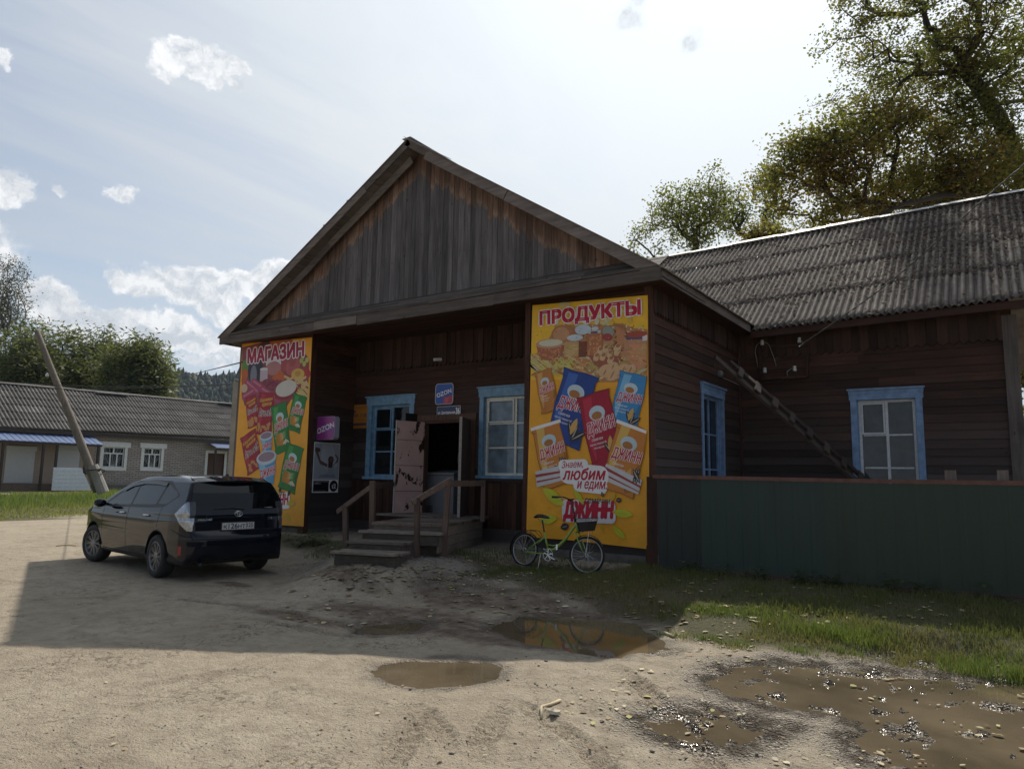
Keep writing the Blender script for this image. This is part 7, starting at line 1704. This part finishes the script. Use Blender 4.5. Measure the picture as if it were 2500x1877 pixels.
# ================================================================ brick building, poles, trees, hill
def build_brick():
    XB = -61.7; F = FY(XB)
    cb = lambda x, y: (x/3.687, 880+y/3.687); A = lambda x, y: atX(*cb(x, y), XB)
    bb = thing('brick_building', (XB, 32, 0), 'long single-storey grey brick building with a corrugated roof across the dirt road', 'building')
    m, t, out = newmat('silicate_brick'); co = t.new('ShaderNodeNewGeometry').outputs['Position']; sp = t.new('ShaderNodeSeparateXYZ', {0: co})
    v = t.new('ShaderNodeCombineXYZ', {0: sp.outputs[1], 1: sp.outputs[2]}).outputs[0]
    bt = t.new('ShaderNodeTexBrick', {'Vector': v, 'Color1': (.29, .25, .225, 1), 'Color2': (.39, .345, .31, 1), 'Mortar': (.085, .078, .075, 1), 'Scale': 1.0, 'Mortar Size': .020, 'Brick Width': .50, 'Row Height': .155, 'Mortar Smooth': .1, 'Bias': 0.})
    n = t.noise(co, .35, 4); c = t.mix(t.maprange(n, .4, .65, 0, .35), bt.outputs[0], (.24, .20, .17))
    dmp = t.maprange(t.math('ADD', sp.outputs[2], t.math('MULTIPLY', n, 1.2)), .6, 1.4); c = t.mix(dmp, (.12, .11, .10), c)
    P(t, out, **{'Base Color': c, 'Roughness': .9}); MBK = m
    wt = plain('white_window_paint', (.62, .62, .60), .6, bump=0); gl = glassmat('brick_building_glass', (.012, .016, .020), .08); brn = plain('brown_wood', (.075, .035, .022), .7, bump=0); rolls = plain('roller_shutter_grey', (.47, .47, .46), .6, bump=0, var=.05)
    wb = plain('beige_wall', (.30, .235, .18), .85, bump=0, var=.1)
    y0, y1, ez = 14.0, 52.0, 4.80
    def holes_wall(holes):
        m = MB().color((.5, .5, .5)); hs = sorted(holes); y = y0
        for (a, b, z0, z1) in hs:
            m.fbox(F, y, a, -.3, 0, -.1, ez); m.fbox(F, a, b, -.3, 0, -.1, z0); m.fbox(F, a, b, -.3, 0, z1, ez); y = b
        m.fbox(F, y, y1, -.3, 0, -.1, ez); m.build('wall', MBK, bb)
    wins = []
    for (xa, xb_, za, zb_) in ((935, 1110, 775, 965), (1300, 1440, 785, 970)):
        p, q = A(xa, za), A(xb_, zb_); wins.append((p[1], q[1]-.0, q[2], p[2]))
    dp, dq = A(1872, 832), A(2012, 980); holes = wins+[(dp[1], dq[1], .6, dp[2])]
    s1, s1b, s2, s2b = A(60, 765), A(285, 1108), A(520, 755), A(700, 1000)
    holes_wall(holes)
    for (a, b, z0, z1) in wins:
        m = MB().color((.5, .5, .5)); m.fbox(F, a-.24, a, -.05, .03, z0, z1); m.fbox(F, b, b+.24, -.05, .03, z0, z1); m.fbox(F, a-.24, b+.24, -.05, .04, z0-.24, z0); m.fbox(F, a-.40, b+.44, -.05, .07, z1, z1+.42); w = m.build('window', wt, bb)
        m = MB().color((.5, .5, .5)); H = z1-z0; m.fbox(F, a, a+.09, -.16, -.08, z0, z1); m.fbox(F, b-.09, b, -.16, -.08, z0, z1); m.fbox(F, a+.09, b-.09, -.16, -.08, z0, z0+.1); m.fbox(F, a+.09, b-.09, -.16, -.08, z1-.09, z1)
        m.fbox(F, a+.09, b-.09, -.16, -.085, z0+H*.66, z0+H*.66+.11); W_ = b-a
        for f in (.36, .68): m.fbox(F, a+W_*f-.05, a+W_*f+.05, -.16, -.087, z0+.1, z0+H*.66)
        m.fbox(F, a+W_*.5-.06, a+W_*.5+.06, -.16, -.087, z0+H*.66+.11, z1-.09); m.build('sash', wt, w)
        m = MB().color((.5, .5, .5))
        for k in range(9):
            t_ = -.9+1.8*k/8; yc = a+W_*.5; m.beam((XB-.19, yc+.05*t_, z0), (XB-.19, yc+t_*W_*.95, z1), .03, .03)
        m.build('grille', plain('grille_iron', (.30, .31, .32), .6, bump=0), w)
        m = MB().color((.5, .5, .5)); m.fbox(F, a, b, -.26, -.24, z0, z1); m.build('pane', gl, w)
    # entrance door and its porch
    m = MB().color((.5, .5, .5)); a, b, zt = dp[1], dq[1], dp[2]
    m.fbox(F, a-.25, a, -.1, .04, .6, zt); m.fbox(F, b, b+.25, -.1, .04, .6, zt); m.fbox(F, a-.25, b+.25, -.1, .05, zt, zt+.25); d = m.build('door_frame', wt, bb)
    m = MB().color((.5, .5, .5)); m.fbox(F, a, (a+b)/2-.02, -.16, -.10, .6, zt); m.fbox(F, (a+b)/2+.02, b, -.16, -.10, .6, zt); m.build('door', brn, bb)
    blue = plain('blue_metal_sheet', (.12, .165, .29), .4, bump=0, var=.08); post = plain('dark_post', (.035, .026, .022), .7, bump=0)
    def canopy(ya, yb, zw, zo, out_, px_posts, name='canopy', zpost=0.):
        m = MB().color((.5, .5, .5)); n = int((yb-ya)/.22)
        for k in range(n):
            p, q = ya+(yb-ya)*k/n, ya+(yb-ya)*(k+1)/n; dz = .03*(k % 2); m.hexa([(XB, p, zw), (XB+out_, p, zo), (XB+out_, q, zo), (XB, q, zw), (XB, p, zw+.04+dz), (XB+out_, p, zo+.04+dz), (XB+out_, q, zo+.04+dz), (XB, q, zw+.04+dz)])
        c = m.build(name, blue, bb); m = MB().color((.5, .5, .5)); m.box(XB+out_-.12, XB+out_-.02, ya+.05, yb-.05, zo-.14, zo-.01); m.build('canopy_beam', post, c)
        for y in px_posts: m = MB().color((.5, .5, .5)); m.box(XB+out_-.14, XB+out_, y-.08, y+.08, 0, zo-.14); m.build('canopy_post', post, c)
    O_ = 1.8
    B = lambda x, y: atX(*cb(x, y), XB+O_)
    ya, yb = 15.0, B(930, 750)[1]; canopy(ya, yb, A(700, 690)[2]+.1, B(700, 750)[2]+.0, O_, [B(20, 900)[1], B(385, 900)[1], B(508, 900)[1], B(772, 900)[1], B(880, 900)[1]])
    O2 = 1.6; B2 = lambda x, y: atX(*cb(x, y), XB+O2); canopy(A(1850, 730)[1]+.2, 48, A(1860, 735)[2], B2(2000, 790)[2], O2, [B2(1940, 900)[1]])
    # recess panels behind the long canopy
    m = MB().color((.5, .5, .5)); m.fbox(F, 15, A(905, 900)[1]-.6, .01, .04, 0, 4.0); m.build('wall_panel', wb, bb)
    for (p, q, nm) in ((s1, s1b, 'roller_shutter'), (s2, s2b, 'roller_shutter')):
        m = MB().color((.5, .5, .5)); zb = .62 if p is s1 else 1.0; k = 0; z = zb; m.fbox(F, p[1]-.05, q[1]+.05, .045, .22, p[2]-.35, p[2])
        while z < p[2]-.36: m.fbox(F, p[1], q[1], .045, .085+.015*(k % 2), z, z+.1); z += .1; k += 1
        m.build(nm, rolls, bb)
    m = MB().color((.5, .5, .5)); m.box(XB, XB+1.7, 15, A(480, 1100)[1], .0, .58); m.build('platform', plain('platform_wood', (.10, .072, .055), .8, bump=0, var=.3), bb)
    m = MB().color((.5, .5, .5)); m.box(XB-.02, XB+.06, y0, y1, -.1, .45); m.build('plinth', M_CONC, bb)
    # roof
    rz = 8.05; run = 5.2; ov = .45
    # ridge line from the photograph at the plane of the ridge
    R0, R1 = atX(*cb(0, 203), XB-run), atX(*cb(2150, 400), XB-run); E0, E1 = atX(*cb(0, 597), XB+ov), atX(*cb(2150, 693), XB+ov)
    ex = lambda P0, P1, y: P0+(P1-P0)*((y-P0[1])/(P1[1]-P0[1]))
    e0, e1, r0, r1 = ex(E0, E1, y0-.4), ex(E0, E1, y1), ex(R0, R1, y0-.4), ex(R0, R1, y1)
    msl = slate_mat('far_slate', (.105, .098, .094), (.20, .19, .18), .5)
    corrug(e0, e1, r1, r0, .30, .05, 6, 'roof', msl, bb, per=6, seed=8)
    m = MB().color((.5, .5, .5)); a, b = Vector(r0), Vector(r1)
    m.mesh([a+Vector((.25, 0, -.02)), b+Vector((.25, 0, -.02)), b+Vector((0, 0, .14)), a+Vector((0, 0, .14)), a+Vector((-.3, 0, -.1)), b+Vector((-.3, 0, -.1))], [(0, 1, 2, 3), (3, 2, 5, 4)]); m.build('ridge_cap', msl, bb)
    for (u0, u1) in ((850, 1140), (1950, 2150)):
        p, q = atX(*cb(u0, 289+(u0-850)*.085), XB-run+.1), atX(*cb(u1, 289+(u1-850)*.085), XB-run+.1); m = MB().color((.5, .5, .5)); m.beam(Vector(p)+Vector((.25, 0, .02)), Vector(q)+Vector((.25, 0, .02)), .5, .05); m.build('ridge_patch', plain('pale_ridge_tin', (.55, .55, .56), .5, bump=0) if u0 == 850 else bpy.data.materials['pale_ridge_tin'], bb)
    m = MB().color((.5, .5, .5)); m.mesh([a, b, b+Vector((-5.6, 0, -3.4)), a+Vector((-5.6, 0, -3.4))], [(0, 1, 2, 3)]); m.build('rear_roof', msl, bb)
    m = MB().color((.5, .5, .5)); m.box(XB+ov-.1, XB+ov-.04, y0, y1, 4.42, 4.72); m.build('eave_board', post, bb)
    m = MB().color((.5, .5, .5)); m.box(XB-10.6, XB-.02, y0, y0+.3, -.1, 4.75); m.box(XB-10.6, XB-10.3, y0, y1, -.1, 4.6); m.build('rear_walls', MBK, bb)
    # corrugated white sheet leaning at the platform end
    p, q = atX(*cb(482, 960), XB+3), atX(*cb(820, 1135), XB+3); ws = thing('metal_sheet', (XB+3, p[1], 0), 'stack of white ribbed metal sheets standing in the weeds before the brick building', 'metal sheet')
    m = MB().color((.5, .5, .5)); k = 0; z = .12
    while z < p[2]: m.box(XB+3-.03*(k % 2), XB+3.06-.03*(k % 2), p[1], q[1]-.9*(z-.12)/(p[2]-.12), z, min(z+.14, p[2])); z += .145; k += 1
    m.build('ribbed_sheet', plain('white_sheet', (.55, .60, .64), .5, bump=0), ws)
build_brick()
def build_poles():
    cw = wood('old_pole', (.10, .085, .068), (.20, .17, .14), None, 2); cc = plain('concrete_stub', (.24, .225, .20), .9, var=.25, bump=.5, bscale=6, ns=1.5)
    D = 40.; cb = lambda x, y: (x/3.687, 880+y/3.687)
    def at(x, y, d_=D): q = pix_dir(x, y); hd = np.hypot(q[0], q[1]); return Vector(q*(d_/1.)+np.array([0, 0, EYE]))
    b, t = at(240, 1200), at(91, 806); b.z = max(b.z, 0.)
    k = at(*cb(800, 960)); pl = thing('utility_pole', tuple(b), 'old wooden utility pole leaning far to the left, strapped to a concrete stub', 'pole')
    m = MB().color((.6, .6, .6)); n = 10; pts = [b+(t-b)*i/n+Vector((.10*math.sin(i*.55), 0, 0)) for i in range(n+1)]; m.tube(pts, [.25-.11*i/n for i in range(n+1)], 14); m.build('pole_shaft', cw, pl, smooth=True)
    s0, s1 = at(252, 1203, D-.3), at(227, 1136, D-.3); m = MB().color((.5, .5, .5)); m.tube([s0, s1], [.30, .25], 10); m.build('concrete_stub', cc, pl)
    m = MB().color((.2, .2, .2)); c = s0+(s1-s0)*.78
    m.tube([c+Vector((.0, 0, .0))+Vector((math.cos(a)*.55-.12, math.sin(a)*.5, .12*math.cos(a))) for a in [2*math.pi*i/20 for i in range(21)]], .035, 6, caps=False); m.tube([c+Vector((.35, 0, .05)), c+Vector((.75, -.1, .12))], .06, 6); m.build('strap', plain('wire_strap', (.03, .028, .025), .7, bump=0), pl)
    iw = plain('far_insulator', (.6, .6, .58), .4, bump=0); q = at(*cb(425, 127)); m = MB().color((.5, .5, .5)); m.lathe(q-Vector((0, 0, .10)), (0, 0, 1), [(0, .0), (0, .09), (.13, .08), (.2, .0)], 10); m.build('insulator', iw, pl)
    # thin straight pole beside the left banner
    D2 = 34.; b2, t2 = at(563, 1170, D2), at(578, 932, D2); b2 = b2+(b2-t2)*(b2.z/(t2.z-b2.z)); p2 = thing('utility_pole', tuple(b2), 'slim grey concrete pole standing between the car and the left banner', 'pole')
    m = MB().color((.5, .5, .5)); m.beam(b2, t2, .30, .26); m.build('pole_shaft', cc, p2)
    m = MB().color((.2, .2, .2)); m.beam(t2+Vector((-.35, 0, .0)), t2+Vector((.35, 0, .0)), .07, .07); m.build('crossbar', cw, p2)
    dk = plain('overhead_wire', (.05, .05, .055), .7, bump=0)
    def wire(p, q, sag, label, r=.022):
        m = MB().color((.5, .5, .5)); n = 30; m.tube([p+(q-p)*i/n-Vector((0, 0, sag*4*(i/n)*(1-i/n))) for i in range(n+1)], r, 5); tag(m.build('overhead_wire', dk, root=tuple(p), smooth=True), label, 'wire', 'overhead wires at the left')
    wire(at(-200, 905, 46), at(578, 936, D2), .5, 'thin overhead wire crossing low in front of the willow trees to the slim pole', .016)
    wire(at(-200, 930, 46), at(578, 938, D2), .35, 'second thin overhead wire just below the other before the willow trees', .014)
    wire(at(420, 921, 60), at(592, 884, 12), .05, 'short overhead wire rising to the top edge of the left banner', .012)
build_poles()
# ---------------------------------------------------------------- trees
def grow(name, label, cat_, base, blobs, nodes, leaves, lsize, cols, barkc, trunk=None, seed=1, r0=.25, spread=.55, droop=0., aspect=1.6, trans=.45, group=None, seglen=.9, minr=.012, cull=-.13, csc=.55):
    """branch skeleton through points scattered in crown ellipsoids, leaf-shaped faces around its twigs"""
    r = np.random.RandomState(seed); base = np.array(base, float)
    w = np.array([b[1][0]*b[1][1]*b[1][2] for b in blobs]); w = w/w.sum(); A = []
    while len(A) < nodes:
        c, s = blobs[r.choice(len(blobs), p=w)]; v = r.randn(3); v /= np.linalg.norm(v); q = np.array(c)+v*np.array(s)*(r.rand()**.42)
        if fbm(np.array([q[0]+q[1]]), np.array([q[2]]), csc, 2, seed+40)[0] < cull: continue
        A.append(q)
    A = np.array(A); tr = [base]+[np.array(p, float) for p in (trunk or [base+np.array([0, 0, .3])])]
    P_, par = [tr[0]], [-1]
    for i in range(1, len(tr)):
        n = max(1, int(np.linalg.norm(tr[i]-tr[i-1])/seglen))
        for k in range(1, n+1): par.append(len(P_)-1); P_.append(tr[i-1]+(tr[i]-tr[i-1])*k/n+(r.randn(3)*.04 if k < n else 0))
    root = P_[-1]; order = np.argsort(np.linalg.norm(A-root, axis=1)+r.rand(len(A))*1.2); PA = np.array(P_); dep = [0]*len(P_)
    PA = np.concatenate([PA, np.zeros((nodes*14, 3))]); n_ = len(P_); DL = np.zeros(len(PA)); 
    for i in range(1, n_): DL[i] = DL[par[i]]+np.linalg.norm(PA[i]-PA[par[i]])
    tips = []
    for ai in order:
        a = A[ai]; d = np.linalg.norm(PA[:n_]-a, axis=1); j = int(np.argmin(d+.16*DL[:n_])); L = d[j]
        k = max(1, min(6, int(L/seglen))); prev = j; p0 = PA[j].copy()
        for q in range(1, k+1):
            if n_ >= len(PA): break
            f = q/k; pt = p0+(a-p0)*f+np.array([0, 0, .10*L*math.sin(math.pi*f)])+(r.randn(3)*.05*L/k if q < k else 0); PA[n_] = pt; par.append(prev); DL[n_] = DL[prev]+L/k; prev = n_; n_ += 1
        tips.append(prev)
    PA = PA[:n_]; par = np.array(par); cnt = np.zeros(n_); cnt[tips] = 1
    for i in range(n_-1, 0, -1): cnt[par[i]] += cnt[i]
    rr = np.maximum(r0*(np.maximum(cnt, .5)/cnt[0])**.47, minr)
    t = thing(name, tuple(base), label, cat_, group)
    V, F = [], []
    for i in range(1, n_):
        p, q = PA[par[i]], PA[i]; d = q-p; L = np.linalg.norm(d)
        if L < 1e-4: continue
        d /= L; x = np.cross(d, [.3, .5, .8]); x /= np.linalg.norm(x); y = np.cross(d, x); k = 8 if rr[i] > .08 else (5 if rr[i] > .03 else 3); b0 = len(V); ra, rb = min(rr[par[i]], rr[i]*1.3), rr[i]
        for (c, R_) in ((p, ra), (q+d*rb*.3, rb)):
            for m in range(k): a = 2*math.pi*m/k; V.append(c+(x*math.cos(a)+y*math.sin(a))*R_)
        for m in range(k): F.append([b0+m, b0+(m+1) % k, b0+k+(m+1) % k, b0+k+m])
    bark = bpy.data.materials.get('bark_'+barkc[0]) or plain('bark_'+barkc[0], barkc[1], .9, var=.3, bump=.5, bscale=8, ns=3)
    npmesh('trunk', V, F, bark, np.full((len(F), 3), .5), parent=t, smooth=True)
    ti = np.array(tips); n = leaves; tp = PA[ti[r.randint(len(ti), size=n)]]; o = tp+r.randn(n, 3)*spread*np.array([1, 1, .8]); o[:, 2] -= droop*np.abs(r.randn(n))
    a = r.rand(n)*2*math.pi; el = (r.rand(n)-.6)*1.4; u = np.stack([np.cos(a)*np.cos(el), np.sin(a)*np.cos(el), np.sin(el)], 1); z = r.randn(n, 3); v = np.cross(u, z); v /= np.linalg.norm(v, axis=1)[:, None]
    s = lsize*(.6+.8*r.rand(n))[:, None]; u = u*s*.5*aspect/1.3; v = v*s*.5/ (aspect/1.3); nn = np.cross(u, v); nn = nn/np.linalg.norm(nn, axis=1)[:, None]*s*.10
    V = np.stack([o-u, o-u*.1+v+nn, o+u, o-u*.1-v+nn], 1).reshape(-1, 3); F = np.arange(n*4).reshape(n, 4)
    hue = r.choice(len(cols), size=n, p=np.array([c[1] for c in cols])/sum(c[1] for c in cols))
    # colour drifts from branch to branch
    ph = fbm(o[:, 0]+o[:, 1], o[:, 2], .5, 2, seed+9); sw = (ph > .06) & (r.rand(n) < .7); hue[sw] = len(cols)-1
    C_ = np.array([c[0] for c in cols])[hue]*(.65+.7*r.rand(n, 1)); lm = bpy.data.materials.get('leaves_%.2f' % trans) or leafmat('leaves_%.2f' % trans, trans)
    npmesh('crown', V, F, lm, C_, parent=t); return t
def ball(px_, py_, rx, ry, D, dy=None):
    p = atD(px_, py_, D); k = D/FPX; return (p, (rx*k, (dy or (rx*.8))*k, ry*k))
def build_trees():
    GR = [((.095, .100, .032), 5), ((.15, .14, .045), 3), ((.16, .115, .045), 1.4)]
    OL = [((.115, .105, .030), 4), ((.18, .15, .04), 3), ((.20, .115, .04), 1.6)]
    dark = ('dark', (.040, .034, .028)); D = 27.
    tb = lambda x, y, d=D: atD(x, y, d)
    base = tb(2560, 900, D); base[2] = 0
    grow('large_tree', 'big leaning tree with a dark forked trunk overhanging the ridge at the right edge', 'tree', base,
         [ball(2300, 70, 210, 150, D), ball(2450, 250, 160, 200, D), ball(2140, 110, 100, 85, D), ball(2330, 330, 170, 120, D), ball(2260, -150, 260, 150, D), ball(2600, 100, 150, 250, D), ball(2100, 250, 120, 60, D), ball(2040, 130, 60, 70, D), ball(2110, 20, 70, 60, D), ball(2200, 200, 120, 90, D), ball(2350, 180, 200, 160, D), ball(2480, 380, 110, 90, D)], 1900, 46000, .092, GR, dark,
         trunk=[tb(2500, 450), tb(2440, 290), tb(2350, 160)], seed=3, r0=.29, spread=.22, group=None, trans=.6, cull=-.07, csc=.7)
    b2 = tb(2180, 900, 26.); b2[2] = 0
    grow('broad_tree', 'broad olive tree with rusty outer leaves rising behind the corrugated wing roof', 'tree', b2,
         [ball(2140, 400, 190, 120, 26), ball(1990, 430, 100, 130, 26), ball(2300, 430, 160, 110, 26), ball(2060, 480, 160, 80, 26), ball(1960, 360, 60, 60, 26), ball(2160, 300, 120, 60, 26), ball(2420, 480, 120, 80, 26), ball(1910, 520, 50, 70, 26), ball(1870, 470, 40, 60, 26), ball(1900, 390, 45, 60, 26), ball(2020, 330, 60, 50, 26)], 1300, 34000, .10, OL, dark,
         trunk=[tb(2180, 620, 26.)], seed=8, r0=.24, spread=.25, trans=.6, cull=-.085, csc=.8)
    # overlapping fallen limb along the ridge
    for (nm, lab, x, y, rx, ry, Dd, nd, lv, cl, sd, extra) in (
        ('young_tree', 'loose yellow-green tree behind the roof ridge just right of the gable', 1680, 530, 110, 90, 34., 620, 6500, [((.10, .13, .03), 4), ((.17, .17, .045), 3)], 14, [ball(1600, 590, 70, 50, 34), ball(1740, 470, 50, 70, 34), ball(1545, 590, 45, 35, 34)]),
        ('young_tree', 'thin grey-green tree behind the roof between the loose yellow-green tree and the broad olive one', 1850, 500, 60, 95, 36., 420, 4200, [((.085, .11, .04), 4), ((.12, .14, .05), 2)], 15, [ball(1790, 520, 50, 70, 36), ball(1880, 430, 35, 40, 36)]),
        ('bush', 'small rust-brown bush showing over the ridge beside the broad olive tree', 1870, 585, 55, 35, 30., 120, 3600, [((.16, .075, .03), 4), ((.12, .085, .03), 2)], 16, [])):
        b = tb(x, 900, Dd); b[2] = 0
        grow(nm, lab, 'tree' if nm != 'bush' else 'bush', b, [ball(x, y, rx, ry, Dd)]+extra, nd, lv, .10, cl, dark, trunk=[tb(x+10, y+ry+50, Dd)], seed=sd, r0=.16, spread=.22, trans=.5, minr=.014)
    # heavy dark limb over the ridge
    m = MB().color((.5, .5, .5)); pts = [tb(2500, 475, 25.5), tb(2420, 470, 25.3), tb(2300, 478, 25), tb(2200, 500, 24.8), tb(2120, 540, 24.5)]; m.tube(pts, [.13, .12, .10, .08, .05], 8)
    tr = [o for o in bpy.data.objects if o.name.startswith('large_tree')][0]; m.build('limb', bpy.data.materials['bark_dark'], tr, smooth=True)
    # small tree glimpsed under the right-hand eave
    b = tb(2530, 1200, 30.); b[2] = 0
    grow('garden_tree', 'yellowing garden tree glimpsed beyond the corner post at the right edge', 'tree', b, [ball(2510, 930, 45, 60, 30), ball(2520, 1060, 50, 80, 30)], 160, 7000, .12, OL, dark, trunk=[tb(2520, 1100, 30.)], seed=19, r0=.15, spread=.3)
    # willows behind the brick building
    WL = [((.055, .072, .034), 5), ((.085, .10, .045), 3), ((.12, .125, .06), 2)]
    specs = [(110, 880, 150, 90, 84, 21, 'dense willow at the far left behind the brick building and the leaning pole', [(30, 930, 90, 80), (190, 900, 60, 60)]),
             (235, 880, 70, 85, 88, 22, 'middle willow of the row behind the brick building', [(250, 940, 70, 60)]),
             (330, 900, 85, 85, 80, 23, 'rounded willow at the right end of the row behind the brick building', [(360, 950, 60, 50), (300, 950, 60, 50), (392, 905, 22, 50)])]
    for (x, y, rx, ry, Dd, sd, lab, ex) in specs:
        b = tb(x, 1150, Dd); b[2] = 0
        grow('willow_tree', lab, 'tree', b, [ball(x, y, rx, ry, Dd)]+[ball(*e, Dd) for e in ex], 520, 20000, .30, WL, dark, trunk=[tb(x, y+ry, Dd)], seed=sd, r0=.35, spread=.75, droop=.5, aspect=2.6, trans=.35, group='willows behind the brick building', seglen=1.6, minr=.03)
    b = tb(10, 1150, 100.); b[2] = 0
    grow('bare_tree', 'tall sparse grey tree with thin leaves at the left edge above the willows', 'tree', b, [ball(10, 720, 75, 100, 100), ball(-60, 760, 100, 120, 100), ball(55, 770, 35, 60, 100)], 2600, 8000, .20, [((.10, .10, .075), 3), ((.13, .13, .10), 1)], ('grey', (.10, .095, .09)), trunk=[tb(-20, 900, 100.), tb(0, 830, 100.)], seed=27, r0=.34, spread=.5, trans=.2, seglen=2., minr=.028)
build_trees()
def build_hill():
    # wooded ridge far beyond; height follows a gentle profile
    n, k = 120, 14; D0 = 900.; V, F = [], []
    prof = lambda a: 0
    xs = np.linspace(-1500, 1400, n); top = []
    for x in xs:
        d = pix_dir(x, 1000); top.append(1)
    pts = [(-1500, 900), (-300, 850), (0, 880), (300, 905), (430, 922), (520, 930), (600, 922), (900, 930), (1500, 960), (2600, 1080)]
    hy = lambda px_: np.interp(px_, [p[0] for p in pts], [p[1] for p in pts])
    pxs = np.linspace(-1500, 2600, 160); rows = 12
    for i, x in enumerate(pxs):
        crest = atD(x, hy(x)+8, D0); foot = crest.copy(); foot[2] = -2; away = np.array([crest[0], crest[1], 0]); away /= np.linalg.norm(away)
        for j in range(rows+1):
            f = j/rows; p = foot-away*330*(1-f)+np.array([0, 0, (crest[2]+2)*sstep(f, 0, 1)]); p[2] += 8*fbm(np.array([p[0]]), np.array([p[1]]), .012, 3, 200)[0]*math.sin(math.pi*f)
            V.append(p)
    F = [[i*(rows+1)+j, (i+1)*(rows+1)+j, (i+1)*(rows+1)+j+1, i*(rows+1)+j+1] for i in range(159) for j in range(rows)]
    mt = plain('hill_ground', (.035, .045, .028), .95, bump=0, var=.3, ns=.02); V = np.array(V); o = npmesh('hill', V, F, mt, np.full((len(F), 3), .5), smooth=True); tag(o, kind='structure')
    r = np.random.RandomState(77); G_ = V.reshape(160, rows+1, 3); TV, TF, TC = [], [], []; nb = 0
    while nb < 9000:
        i = r.randint(0, 110); j = r.randint(2, rows); f, g = r.rand(), r.rand(); p = (G_[i, j]*(1-f)+G_[i+1, j]*f)*(1-g)+(G_[i, j+1]*(1-f)+G_[i+1, j+1]*f)*g
        con = r.rand() < .35; h = (7+8*r.rand())*(1.2 if con else .8); R_ = h*(.20 if con else .38); c = (.022, .034, .022) if con else [(.035, .05, .025), (.05, .062, .03), (.06, .06, .028)][r.randint(3)]
        b0 = len(TV); m = 6; lv = [(0, .5), (.25, 1.), (.55, .75), (.8, .4), (1., 0.05)] if con else [(.1, .4), (.35, 1.), (.65, .95), (.88, .55), (1., .05)]
        for (z, q) in lv:
            for a in range(m): t_ = 2*math.pi*a/m+r.rand()*.5; qq = q*(.75+.5*r.rand()); TV.append((p[0]+math.cos(t_)*R_*qq, p[1]+math.sin(t_)*R_*qq, p[2]+h*z*(.95+.1*r.rand())))
        for a_ in range(4):
            for a in range(m): TF.append([b0+a_*m+a, b0+a_*m+(a+1) % m, b0+(a_+1)*m+(a+1) % m, b0+(a_+1)*m+a]); TC.append(np.array(c)*(.7+.6*r.rand()))
        nb += 1
    fm = plain('forest_green', (.05, .06, .03), .95, bump=0, attr=True, var=.2, ns=.1); o = npmesh('hill_forest', TV, TF, fm, TC); tag(o, 'far-off dark mixed forest covering the hill beyond the brick building', 'forest', kind='stuff')
build_hill()
# ================================================================ thin air haze
def build_haze():
    m = bpy.data.materials.new('haze_air'); m.use_nodes = True; t = NT(m.node_tree); t.n.clear(); out = t.new('ShaderNodeOutputMaterial')
    v = t.new('ShaderNodeVolumePrincipled', {'Color': (.62, .74, .92), 'Density': .00010, 'Anisotropy': 0.}); t.l.new(v.outputs[0], out.inputs['Volume'])
    mb = MB().color((.5, .5, .5)); mb.box(-1900, 1900, -1400, 2400, -3.2, 260); tag(mb.build('haze', m), 'thin blue air haze softening the far wooded hill', 'haze', kind='stuff')
build_haze()
